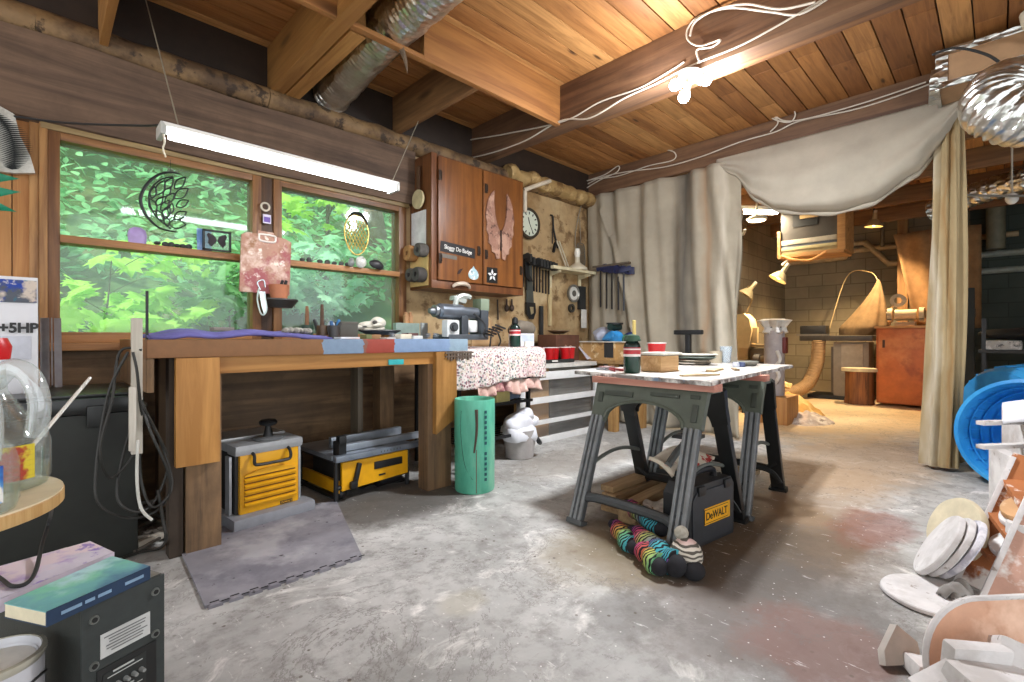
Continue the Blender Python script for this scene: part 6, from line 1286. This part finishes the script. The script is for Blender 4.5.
p = PX(874, 223, 9.6); cone_lamp('bright spotlight bulb under the joists of the back room', p, (0, .1, -1), 230, 30, True)
p0, p1 = Vector((6.9, 2.92, 2.78)), Vector((7.9, 2.1, 2.78)); t = thing('strip_light', 'bright fluorescent strip under the back room joists beside the curtain', 'light', (7.35, 2.5, 2.8)); MB().bar((6.85, 2.65, 2.86), (7.4, 2.2, 2.86), .13, .05).build('housing', M_WHITE, t, w=True)
for o_ in (-.025, .025): MB().cyl((6.88, 2.63 + o_, 2.81), (7.38, 2.22 + o_, 2.81), .02).build('tube', emit('#fff3da', 12), t, w=True)
add_light('strip_light_glow', 'AREA', (7.12, 2.42, 2.78), 34, (1, .86, .64), rot=(0, 0, R(-40)), size=(.7, .1))
t = thing('disc_light', 'oval warm disc light beneath the fluorescent strip', 'light', (7.0, 2.34, 2.66)); MB().lathe([(0, 0), (.12, 0), (.13, .03), (.05, .07), (.012, .09), (.012, .56), (0, .56)]).build('housing', M_CREAM, t); MB().lathe([(0, -.006), (.105, -.006), (.105, -.001), (0, -.001)]).build('diffuser', emit('#ffe2b0', 8), t)
tag(MB().tube([(6.86, 2.62, 2.84), (6.8, 2.46, 2.78), (6.78, 2.48, 2.62), (6.8, 2.5, 2.52), (6.83, 2.46, 2.46), (6.8, 2.42, 2.52)], .018, 8, 6).build('hook', pl('#c9bfa6')), 'white plastic hook hanging under the strip light', 'hook')
# machines beside the canvas curtain
t = thing('band_saw', 'cream coloured band saw standing behind the edge of the curtain', 'band saw', (7.4, 2.62, 0))
M_CRM = pl('#c2a97c', .5, 0, .12)
MB().prism([(-.16, .9), (.10, .9), (.14, 1.15), (.11, 1.32), (.03, 1.40), (-.10, 1.38), (-.18, 1.25)], .25, frame((7.4, 2.60, 0), (0, -1, 0), (0, 0, 1))).build('upper_housing', M_CRM, t, w=True); MB().b2(7.3, 7.6, 2.56, 2.84, .0, .95, .02).build('body', M_CRM, t, w=True); MB().b2(7.2, 7.6, 2.25, 2.6, .92, .96, .006).build('saw_table', pl('#9d8660', .4, .3), t, w=True)
MB().cyl((7.25, 2.44, .72), (7.25, 2.36, .72), .12).build('motor', pl('#3a3128'), t, w=True); MB().b2(7.2, 7.5, 2.3, 2.5, .55, .9, .02).build('dark_bracket', pl('#53442f'), t, w=True); MB().b2(7.2, 7.26, 2.40, 2.48, .98, 1.2, .01).build('guide_arm', M_CRM, t, w=True)
for k in range(3): MB().cyl((7.22, 2.5 - .04 * k, .45 + .14 * k), (7.22, 2.32 - .02 * k, .5 + .14 * k), .045).build('lever', pl('#6a563a'), t, w=True)
p = PX(773, 395, 6.5); t = thing('vacuum_tube', 'upright grey tube with a torn plastic bag tied on its top', 'tube', (6.55, p.y, .34)); MB().cyl((0, 0, 0), (0, 0, .80), .115, seg=24).build('tube_body', pl('#a39a98', .55, 0, .15), t)
MB().lathe([(.1, .76), (.13, .78), (.11, .84), (.17, .93), (.1, .95), (.0, .88)], wob=lambda a, z, i: 1 + .22 * math.sin(a * 5 + i)).build('plastic_bag', pl('#cfcac3', .3), t); MB().ball((0, 0, .86), (.1, .1, .06)).build('dark_mouth', pl('#26211d'), t)
MB().tube([(-.1, -.06, .55), (-.12, -.1, .45), (-.1, -.05, .35), (-.13, -.09, .25), (-.11, -.04, .15)], .022, 6, 6).build('white_tie', pl('#d7d3cc'), t); MB().box((.0, -.12, .62), (.1, .05, .2), bev=.02).build('red_panel', pl('#6b2a24'), t)
tag(MB().b2(6.36, 6.82, p.y - .2, p.y + .22, 0, .335, .01).build('wood_stand', wood('#a87440', '#c9975c', 'z', .7)), 'tan wooden block stand under the upright grey tube', 'stand')
def pile(cx, cy, rx, ry, h, mat, lab, sd, cat='sawdust'):
    def f(u, v): a = u * 6.283; k = 1 - v; return (cx + rx * k * math.cos(a) * (1 + .15 * math.sin(a * 3 + sd)), cy + ry * k * math.sin(a), max(0, h * (1 - k ** 1.4) + .04 * mnoise.noise((math.cos(a) * k * 5 + sd, math.sin(a) * k * 5, 0)) * (k < .97)))
    tag(MB().sheet(f, 40, 14, True).build('sawdust_pile', mat, smooth=60, jit=.012), lab, cat, kind='stuff')
pile(7.4, 2.05, .5, .42, .30, blotch('#c99a52', [('#e3c27f', 4, .5, .62), ('#9d6f33', 6, .58, .68)], .9, .6), 'yellow heap of sawdust beside the wooden block stand', 1)
pile(6.9, 1.72, .38, .3, .12, blotch('#b9a79a', [('#d9cdbf', 6, .5, .6), ('#8f7f72', 8, .55, .65)], .9, .6), 'grey fluff of wood shavings on the floor before the sawdust heap', 4, 'shavings')
tag(MB().ball((7.6, 2.3, .36), (.42, .2, .05)).build('shavings', blotch('#d3a866', [('#ecd2a0', 7, .5, .6)], .9, .4), jit=.04), 'tan layer of shavings over the hose end behind the heap', 'shavings', kind='stuff')
tag(MB().bar((7.7, 2.5, .45), (9.4, 2.75, 1.0), .18, .16, bev=.03).build('chute', pl('#3e3b2e', .6, 0, .25)), 'dark green chute leaning in the corner behind the grey tube', 'chute')
# dark corner beyond the gathered curtain
t = thing('storage_shelf', 'dark metal shelf with folded cloths beyond the gathered curtain', 'shelf', (8.9, -.3, 0))
for x, y in ((8.6, .15), (8.6, -1.2), (9.2, .15), (9.2, -1.2)): MB().b2(x - .02, x + .02, y - .02, y + .02, 0, 1.3).build('post', M_BLACK, t, w=True)
for z in (.45, .88): MB().b2(8.56, 9.24, -1.25, .2, z - .02, z + .02).build('shelf_board', M_DARK, t, w=True)
for k, (y, lab) in enumerate(((-.02, 'folded white patterned cloth on the dark shelf, nearer the curtain'), (-.42, 'second folded white patterned cloth on the dark shelf'))):
    tag(MB().b2(8.58, 9.0, y - .17, y + .17, .9, 1.02, .03).build('folded_cloth', blotch('#aaa9a6', [('#5d5d5f', 16, .52, .58), ('#d5d4d2', 9, .5, .6)], .9, 0)), lab, 'cloth')
tag(MB().ball((8.8, -.2, 1.1), (.2, .42, .075)).build('dark_blanket', pl('#151515', .9), jit=.03), 'black blanket heaped on the folded cloths', 'blanket')
tag(MB().b2(9.24, 9.3, .25, .62, 0, 1.75, .01).build('black_sheet', pl('#16180f', .6)), 'tall black panel standing behind the gathered curtain', 'panel')
t = thing('bicycle', 'dark bicycle parked in the shade beyond the gathered curtain', 'bicycle', (7.4, -.72, 0), R(75))
for x in (-.5, .5):
    MB().tube([(x + .33 * math.cos(i * .2618), 0, .34 + .33 * math.sin(i * .2618)) for i in range(24)], .018, 8, 0, True).build('tyre', M_BLACK, t)
    mb = MB()
    for k in range(12): mb.tube([(x, 0, .34), (x + .32 * math.cos(k * .5236), 0, .34 + .32 * math.sin(k * .5236))], .0025, 4)
    mb.build('spokes', M_STEEL, t)
MB().tube([(-.5, 0, .34), (-.15, 0, .8), (.35, 0, .78), (.0, 0, .3), (-.5, 0, .34)], .018).tube([(-.15, 0, .92), (0, 0, .3)], .016).tube([(.5, 0, .34), (.33, 0, .95)], .018).build('frame', pl('#3b3f42', .4, .4), t); MB().tube([(.3, -.28, 1.0), (.36, -.1, .98), (.33, 0, .97), (.36, .1, .98), (.3, .28, 1.0)], .014, 8, 4).build('handlebar', M_STEEL, t); MB().ball((-.17, 0, .95), (.13, .07, .035)).build('saddle', M_BLACK, t)
tag(MB().b2(7.2, 7.6, -.95, -.15, .55, .78, .05).build('plastic_case', pl('#5d6e7a', .35, 0, .15)), 'blue grey plastic case in the shade behind the blue tubs', 'case')
tag(MB().b2(7.15, 7.65, -.98, -.12, .0, .55, .02).build('dark_crate', M_DARK), 'black crate carrying the blue grey case', 'crate')
t = thing('pull_switch', 'hanging pull cord with a white knob past the gathered curtain', 'cord', (6.9, -.08, 2.4)); MB().tube([(6.9, -.08, 3.2), (6.9, -.08, 2.5)], .008).build('cord', pl('#b5b0a2'), t, w=True); MB().ball((6.9, -.08, 2.44), (.05, .05, .06)).build('knob', M_WHITE, t, w=True)
tag(MB().tube([(6.2, .45, 2.45), (6.8, -.2, 2.42), (7.4, -.8, 2.5)], .012, 6, 6).build('cable', pl('#77736a')), 'thin cable sagging across the dark opening past the curtain', 'cable')

# ================================================================== FOREGROUND: BLUE TUBS, PLASTER WORK
M_BLUE = None
def blue_m():
    m, nt, b = _new('blue_plastic'); v = _coord(nt); col = _ramp(nt, _noise(nt, v, 4, 5, .6), [(.3, '#2483cc'), (.7, '#43a8e8')])
    nt.links.new(col, b.inputs['Base Color']); b.inputs['Roughness'].default_value = .3; return m
M_BLUE = blue_m()
def tub(lab, c_, d, r, dep):
    t = thing('plastic_tub', lab, 'tub', c_); d = Vector(d).normalized(); F = frame((0, 0, 0), Vector((0, 0, 1)).cross(d), d.cross(Vector((0, 0, 1)).cross(d)))
    MB().lathe([(r + .015, 0), (r + .02, .008), (r - .005, .012), (r - .012, 0), (r * .95, -dep * .35), (r * .93, -dep * .4), (r * .86, -dep * .9), (r * .8, -dep), (r * .5, -dep * 1.0), (0, -dep), (0, -dep - .01), (r * .82, -dep - .01), (r * .9, -dep * .9), (r * .965, -dep * .35), (r + .005, -.02), (r + .015, 0)], F, 56).build('shell', M_BLUE, t)
    mb = MB()
    for q in (.25, .5, .75): rr = r * (1 - .16 * q) - .012; mb.lathe([(rr, -dep * q), (rr - .005, -dep * q + .012), (rr, -dep * q + .024)], F, 48)
    mb.build('inner_ridge', M_BLUE, t); mb = MB()
    for k in range(3): rr = r * (.15 + .2 * k); mb.lathe([(rr, -dep + .002), (rr + .01, -dep + .007), (rr + .02, -dep + .002)], F, 40)
    mb.build('base_rings', M_BLUE, t)
    mb = MB()
    for k in range(28):
        a = k * 6.283 / 28; mb.tube([F @ Vector((r * .985 * math.cos(a), r * .985 * math.sin(a), -.05)), F @ Vector((r * .90 * math.cos(a), r * .90 * math.sin(a), -dep * .9))], .012, 6)
    mb.build('outer_rib', M_BLUE, t); return t
tub('bright blue round plastic tub standing on its side, opening toward the table', (4.80, -.12, .38), (-.9, .34, .12), .37, .5)
tub('second blue ribbed plastic tub on its side behind the first', (6.0, -.33, .43), (.75, -.66, .0), .42, .5)
M_PLAS = blotch('#cfcccb', [('#b5b0ad', 5, .5, .64), ('#dddbd9', 3, .5, .6), ('#8c827a', 14, .63, .68)], .8, .2)
M_PBRN = blotch('#a8673a', [('#e5ded6', 6, .52, .58), ('#7d4726', 4, .58, .66)], .7, .2)
M_PEEL = blotch('#c39a88', [('#e9e5e1', 5, .48, .56), ('#b07c68', 7, .6, .68)], .7, .3)
# peeling step stand: two stringers with shelves between
t = thing('step_stand', 'peeling white painted wooden step stand leaning by the plaster discs', 'step stand', (2.75, -.1, 0))
TC = (-.93, -.1, .34); RG = Vector((.35, -.937, 0))
A0, A1 = PZ(955, 584), PS(1013, 458, 2.2); B0, B1_ = PZ(978, 606), PS(1030, 492, 1.98)
MB().bar(A0 + RG * .055, A1 + RG * .055, .11, .03, TC, .004).build('stringer', M_PBRN, t, w=True)
MB().bar(A0, A1, .018, .034, TC, .003).build('white_edge', M_PLAS, t, w=True)
MB().bar(B0 + RG * .06, B1_ + RG * .06, .12, .03, TC, .004).build('stringer', M_PEEL, t, w=True)
MB().bar(B0, B1_, .018, .034, TC, .003).build('white_edge', M_PLAS, t, w=True)
for k in (.32, .55, .82):
    p0 = A0.lerp(A1, k) + RG * .05; p1 = B0.lerp(B1_, k) + RG * .06; MB().bar(p0, p1, .11, .02, (0, 0, 1)).build('step', M_PBRN, t, w=True)
SM = lambda k, up: (A0.lerp(A1, k) + B0.lerp(B1_, k)) / 2 + RG * .115 + Vector((0, 0, up))
def disc(lab, c_, n, r, th, mat=None, nm='plaster_disc'):
    n = Vector(n).normalized(); F = frame(c_, n.orthogonal(), n.cross(n.orthogonal()))
    return tag(MB().lathe([(0, 0), (r * .97, 0), (r, th * .2), (r * .995, th * .8), (r * .97, th), (0, th)], F, 40, wob=lambda a, z, i: 1 + .008 * math.sin(a * 7)).build(nm, mat or M_PLAS), lab, 'disc')
p = PZ(925, 597); disc('big white plaster disc lying flat on the floor', (p.x + .0, p.y - .03, .004), (0, 0, 1), .175, .018)
for k in range(3):
    lab = ('grey rimmed plaster disc leaning outermost against the step stand', 'white plaster disc leaning in the middle of the leaning stack', 'white ragged plaster disc leaning innermost against the step stand')[k]
    disc(lab, Vector((2.793, .178, .142)) + Vector((.167, -.986, 0)) * (.034 * k), (-.144, .852, .503), .153 - .003 * k, .024, (M_PLAS, M_PLAS, blotch('#d5d3d8', [('#a9a8b4', 9, .5, .6), ('#efeef0', 6, .5, .6)], .9, .6))[k])
disc('cream plastic lid standing behind the leaning plaster discs', (2.98, .13, .165), (-.55, .75, .35), .155, .03, pl('#cfc4a8', .6))
disc('round wooden disc with white rim lying on the upper step', SM(.55, .075), (-.3, .25, 1), .10, .025, blotch('#c99b6b', [('#e5d3b8', 5, .5, .62)], .6, .1), 'wooden_disc')
disc('white plaster disc under the round wooden one on the step stand', SM(.55, .045), (-.3, .25, 1), .105, .022)
disc('white plaster disc lying on the lower step', SM(.32, .04), (-.3, .3, 1), .095, .03)
tag(MB().lathe([(0, 0), (.05, 0), (.045, .09), (0, .09)], SM(.32, .06)).build('white_block', M_PLAS), 'white plaster cylinder holding up the discs on the step stand', 'block')
tag(MB().sheet(lambda u, v: (2.54 + .12 * u, .10 + .05 * v + .03 * math.sin(u * 6), .02 + .04 * math.sin(v * 3.1) + .015 * math.sin(u * 15)), 16, 10).build('grey_rag', pl('#8d8a86', .9, 0, .25), solid=.01), 'grey crumpled rag between the plaster discs and the step stand', 'rag')
# white plaster-spattered box with rods on top of the stand
t = thing('plaster_box', 'white plaster splashed box standing behind the step stand', 'box', (3.55, -.2, 0))
MB().box((3.62, -.16, .22), (.5, .34, .44), (0, 0, .3), .01).build('box_body', M_PLAS, t, w=True); MB().box((3.66, -.17, .56), (.42, .28, .25), (0, 0, .3), .012).build('upper_box', M_PLAS, t, w=True)
MB().sheet(lambda u, v: (3.43 + .42 * u, .02 - .34 * v, .72 + .07 * math.sin(u * 3) - .1 * (1 - v) + .015 * math.sin(u * 21)), 20, 10).build('paper_sheet', pl('#dcdce2', .5, 0, .06), t, w=True, solid=.006)
for z in (.62, .50): MB().bar((3.38, .10, z), (3.85, -.25, z), .04, .02).build('slat', M_PLAS, t, w=True)
t.location = Vector(t.location) + RG * .03
# rounded peach board at the bottom corner with plaster scraps before it
FB = frame(PS(930, 682, 1.36) * 1, (_r[0], _r[1], 0), (_f[0] * .12, _f[1] * .12, 1)); zb = PS(930, 682, 1.36).z
def rq(w_, h_, r_, n=10): return [(0, -zb + .002)] + [(r_ - r_ * math.cos(R(90 * i / n)), h_ - r_ + r_ * math.sin(R(90 * i / n))) for i in range(n + 1)] + [(w_, h_ + .01), (w_, -zb + .002)]
hT = PS(990, 600, 1.38).z - zb
t = thing('rounded_board', 'peach plywood board with a rounded white edged corner nearest the camera', 'board', tuple(FB.translation.xy) + (0,))
MB().prism(rq(.42, hT, .17), .012, FB @ Matrix.Translation((0, 0, -.02))).build('panel', blotch('#cf9f82', [('#e3bda4', 4, .5, .64), ('#b57f5f', 5, .58, .68)], .6, .05), t, w=True)
pts = rq(.42, hT, .17); MB().tube([FB @ Vector((x, y, -.008)) for x, y in pts[:-1]], .008, 8).build('white_edge', M_PLAS, t, w=True)
scr = [('white plaster slab standing against the peach board', PS(972, 682, 1.27), (.16, .04, .2), (.1, .1, -.75)), ('long white plaster piece lying before the peach board', PS(1008, 690, 1.2), (.28, .1, .07), (.1, .15, -.7)), ('grey lump of plaster resting high before the peach board', PS(1008, 658, 1.29), (.1, .07, .09), (.2, .4, .3)), ('flat white plaster chip leaning at the peach board foot', PS(945, 690, 1.22), (.16, .1, .05), (.4, -.2, -.6))]
for lab, c_, d, r_ in scr: tag(MB().box(c_, d, r_, .012).build('plaster_scrap', M_PLAS, jit=.015), lab, 'plaster')
tag(MB().box(tuple(PS(1000, 690, 1.22).xy) + (.055,), (.36, .18, .11), (0, 0, -.78), .015).build('plaster_scrap', M_PLAS, jit=.02), 'big white plaster block under the scraps before the peach board', 'plaster')
p = PZ(905, 668); tag(MB().prism([(-.06, 0), (.06, 0), (.07, .06), (.02, .11), (-.05, .04)], .03, frame((p.x, p.y + .02, .004), (.75, -.66, 0), (.3, .35, .9))).build('plaster_scrap', pl('#b7b0a8', .8, 0, .15)), 'grey plaster shard standing on the floor beside the peach pan', 'plaster')
p = PZ(925, 680); tag(MB().box((p.x, p.y, .03), (.14, .08, .05), (.1, .2, .4), .01).build('plaster_scrap', M_PLAS, jit=.01), 'white plaster block on the floor at the foot of the peach pan', 'plaster')

# ================================================================== FOREGROUND: ROUND STAND WITH JUGS, SPEAKER, BOOKS, CAN
t = thing('round_stand', 'small round wooden stand holding the clear jugs', 'stand', (-.21, 1.58, 0))
MB().lathe([(0, .668), (.245, .668), (.25, .672), (.25, .70), (0, .70)], seg=64).build('stand_top', blotch('#d8c8a8', [('#e6ddc8', 3, .5, .65)], .45, 0), t); MB().lathe([(.2502, .668), (.252, .67), (.252, .694), (.2502, .696)], seg=64).build('edge_band', wood('#b58a4f', '#d6b077', 'z', 1.5), t)
for k in range(3): a = R(100 + 120 * k); MB().bar((.08 * math.cos(a), .08 * math.sin(a), .668), (.17 * math.cos(a), .17 * math.sin(a), 0), .016, .016).build('leg', M_BLACK, t)
M_JUG = glass('#f4f8f7', .07, .13)
def jug(lab, p, r, h, rz, label_cols):
    t = thing('clear_jug', lab, 'jug', p, rz)
    MB().lathe([(0, .003), (r * .94, .003), (r, .02), (r, h * .36), (r * .93, h * .45), (r * .6, h * .6), (r * .3, h * .78), (r * .26, h * .9), (r * .26, h)], seg=36).build('bottle', M_JUG, t)
    MB().tube([(r * .1, 0, h * .84), (r * .45, 0, h * .97), (r * .85, 0, h * .9), (r * 1.04, 0, h * .68), (r * .96, 0, h * .42)], .021, 12, 8).build('handle', glass('#f6f9f9', .2, .14), t)
    mb = MB(); 
    for k in range(7): mb.lathe([(r * 1.002, h * (.08 + .04 * k)), (r * 1.012, h * (.084 + .04 * k)), (r * 1.002, h * (.088 + .04 * k))], seg=36)
    mb.build('ridge', M_JUG, t)
    MB().lathe([(0, .006), (r * .93, .006), (r * .97, .02), (r * .97, h * .16), (0, h * .16)], seg=30).build('liquid', glass('#e9ecdf', .12, .04), t)
    if label_cols:
        A0 = math.atan2(-p[1], -p[0]) - rz
        MB().sheet(lambda u, v: (r * 1.006 * math.cos(A0 - .55 + 1.3 * u), r * 1.006 * math.sin(A0 - .55 + 1.3 * u), h * (.1 + .27 * v)), 16, 6).build('printed_label', label_cols, t, smooth=80)
    return t
def lab_m(): return blotch('#3f86c9', [('#1c3f9a', 9, .48, .54), ('#e0cf4a', 6, .54, .58), ('#e9e9e4', 8, .6, .64)], .4, 0)
t = jug('clear handled jug with red and yellow label on the round stand', (-.085, 1.64, .70), .105, .29, R(-40), blotch('#c9c9b8', [('#d9c53a', 7, .45, .5), ('#b0402f', 6, .56, .6)], .4, 0))
MB().lathe([(0, .30), (.035, .30), (.038, .33), (.03, .35), (0, .352)]).build('cap', M_RED, t)
t = jug('clear jug with a blue label in front on the round stand', (-.115, 1.43, .70), .085, .27, R(-60), lab_m()); MB().lathe([(0, .27), (.03, .27), (.03, .295), (0, .298)]).build('cap', M_RED, t)
tag(MB().cyl(PS(12, 470, 1.2), PS(90, 378, 1.62), .005).build('straw_rod', pl('#dedcd4', .4)), 'thin white rod sticking out past the clear jugs', 'rod')
t = thing('hanging_cable', 'thin black cable trailing from the round stand onto the books', 'cable', (0, 1.4, .5)); MB().tube([(.02, 1.54, .668), PZ(50, 518, .56), PZ(42, 545, .505), PZ(36, 570, .488), PZ(27, 583, .4865), PZ(12, 586, .4865), PZ(0, 578, .4865), PZ(-30, 560, .487)], .0045, 6, 6).build('lead', M_BLACK, t, w=True)
# amplifier speaker with books
HS = .45
A_ = PZ(80, 609, HS); B_ = PZ(163, 573, HS); D_ = (B_ - A_); ang = math.atan2(D_.y, D_.x); W_ = D_.length
t = thing('speaker_cabinet', 'black speaker amplifier box with knobs and a white rating plate', 'speaker', (A_.x, A_.y, 0), ang)
DEP = .42
MB().b2(0, W_, .0, DEP, .0, HS, .006).build('cabinet', pl('#262926', .6, 0, .15, 40, .1), t)
MB().b2(.004, W_ - .004, .004, DEP - .004, HS, HS + .0006).build('dusty_top', blotch('#6f6d66', [('#8d8a82', 5, .5, .6)], .7, 0), t); MB().b2(.0, W_, -.006, .0, 0, HS, .002).build('rear_panel', pl('#2b302f', .6, 0, .15, 40), t)
FP = lambda x, z: frame((x, -.0065, z), (1, 0, 0), (0, 0, 1))
MB().box((0, 0, 0), (W_ * .60, .055, .002), M=FP(W_ * .50, HS - .105)).build('rating_plate', pl('#b9bab8', .45), t)
mb = MB()
for k in range(6): mb.box((-.002 + .004 * (k % 2), .018 - .007 * k, .0015), (W_ * (.5 - .06 * (k % 3)), .0022, .001), M=FP(W_ * .5, HS - .105))
mb.build('plate_text_lines', pl('#5f605f'), t)
mb = MB()
for x, z in ((.13, -.035), (.87, -.035), (.13, -.14), (.87, -.14)): mb.lathe([(0, .004), (.004, .003), (.009, .004), (.010, 0), (0, 0)], FP(W_ * x, HS + z), 14)
mb.build('screw_ring', pl('#6d706c', .35, .4), t); mb = MB()
for x, z in ((.13, -.035), (.87, -.035), (.13, -.14), (.87, -.14)): mb.lathe([(0, .005), (.0055, .0048), (.0058, .003), (0, .003)], FP(W_ * x, HS + z), 12)
mb.build('screw', pl('#0e0f0f', .4), t)
MB().box((0, 0, 0), (W_ * .72, .25, .004), bev=.001, M=FP(W_ * .52, HS - .28)).build('control_recess', pl('#0d0e0d', .5), t)
MB().box((0, 0, 0.002), (W_ * .52, .22, .003), M=FP(W_ * .48, HS - .28)).build('control_panel', pl('#202322', .4), t)
for r_ in range(3):
    for k in range(5): MB().lathe([(0, .016), (.004, .015), (.0055, .0), (0, 0)], FP(W_ * (.29 + .095 * k), HS - .205 - .05 * r_) @ Matrix.Translation((0, 0, .003)), 12).build('knob', pl('#8f9290', .35, .4), t)
mb = MB()
for r_ in range(3): mb.box((0, 0, .004), (W_ * .42, .002, .001), M=FP(W_ * .48, HS - .182 - .05 * r_)); mb.box((0, 0, .004), (W_ * .25, .004, .001), M=FP(W_ * .46, HS - .173 - .05 * r_))
mb.build('panel_lines', pl('#a9aca9'), t)
# two thick books, laid side by side on the speaker
Mr = Matrix.Translation(Vector((A_.x, A_.y, HS))) @ Matrix.Rotation(ang, 4, 'Z')
def book(lab, quad, th, cover, pages, z0=HS + .001, spine='#1b3350'):
    P = [PZ(px, py, z0 + th) for px, py in quad]; t = thing('book', lab, 'book', (P[0].x, P[0].y, z0)); o_ = Vector((P[0].x, P[0].y))
    q = [(p.x - o_.x, p.y - o_.y) for p in P]; c_ = Vector((sum(a for a, _ in q) / 4, sum(b for _, b in q) / 4))
    ins = [tuple(Vector(v) + (c_ - Vector(v)) * .012) for v in q]
    MB().prism(ins, th - .004, (0, 0, .002)).build('page_block', pages, t); MB().prism(q, .002, (0, 0, th - .002)).build('front_cover', cover, t); MB().prism(q, .002, (0, 0, 0)).build('back_cover', pl(spine, .5), t)
    a, b_ = Vector((*q[0], 0)), Vector((*q[1], 0)); MB().bar(a + Vector((0, 0, th / 2)), b_ + Vector((0, 0, th / 2)), .003, th).build('spine', pl(spine, .5), t); return t
CV1 = blotch('#6fb0b4', [('#7fc9ab', 6, .46, .6), ('#b7dde4', 5, .52, .64), ('#4f7c9c', 4, .6, .7), ('#8a9a98', 9, .62, .7)], .35, 0)
CV2 = blotch('#d8cfe0', [('#b99bcf', 8, .52, .62), ('#e8d3dc', 5, .5, .6), ('#8f6fc0', 10, .64, .68)], .4, 0)
tb_ = book('thick book with a teal cover lying on the black speaker', [(46, 612), (150, 566), (112, 556), (4, 603)], .032, CV1, pl('#d9cfb4', .7))
P0 = PZ(46, 612, HS + .033); P1 = PZ(150, 566, HS + .033); dd = (P1 - P0).normalized()
mb = MB(); nrm = Vector((dd.y, -dd.x, 0))
for k, (a, b_) in enumerate(((.12, .3), (.33, .42), (.45, .58), (.72, .92))): mb.bar(P0.lerp(P1, a) + Vector((0, 0, -.016)) + nrm * .002, P0.lerp(P1, b_) + Vector((0, 0, -.016)) + nrm * .002, .001, .007)
mb.build('spine_print', pl('#7f9cb8', .5), tb_, w=True)
book('pale purple and pink covered book lying behind the teal one', [(-10, 603), (114, 552), (90, 541), (-40, 577)], .030, CV2, pl('#dcd6cf', .7), spine='#c9bfcf')
p = Vector((.0, 0, 0)); q = PS(-9, 659, 1.0)
t = thing('paint_can', 'open white paint can at the corner in front of the speaker', 'paint can', (q.x, q.y, 0)); hz = q.z; t.scale = (.84, .84, 1)
MB().lathe([(0, .005), (.092, .005), (.096, 0), (.098, .006), (.096, hz - .01), (.1, hz), (.09, hz + .002), (.085, hz - .012), (.083, hz - .01), (.08, hz - .016), (0, hz - .016)], seg=44).build('can_body', pl('#cfd0d6', .35, .2, .08), t)
MB().lathe([(.079, hz - .014), (0, hz - .0135)], seg=36).build('paint', pl('#e6e4de', .4), t); MB().lathe([(.0965, hz - .015), (.1015, hz - .004), (.101, hz + .002), (.092, hz + .004), (.091, hz), (.099, hz - .003)], seg=44).build('rim', pl('#b9b6a8', .3, .5), t)
MB().tube([(.098 * math.cos(a), .098 * math.sin(a), hz - .07 - .02 * math.sin((a - .2) * 2)) for a in [-1.6 + i * .15 for i in range(14)]], .003, 6, 2).build('bail_handle', pl('#2b2b2b'), t)
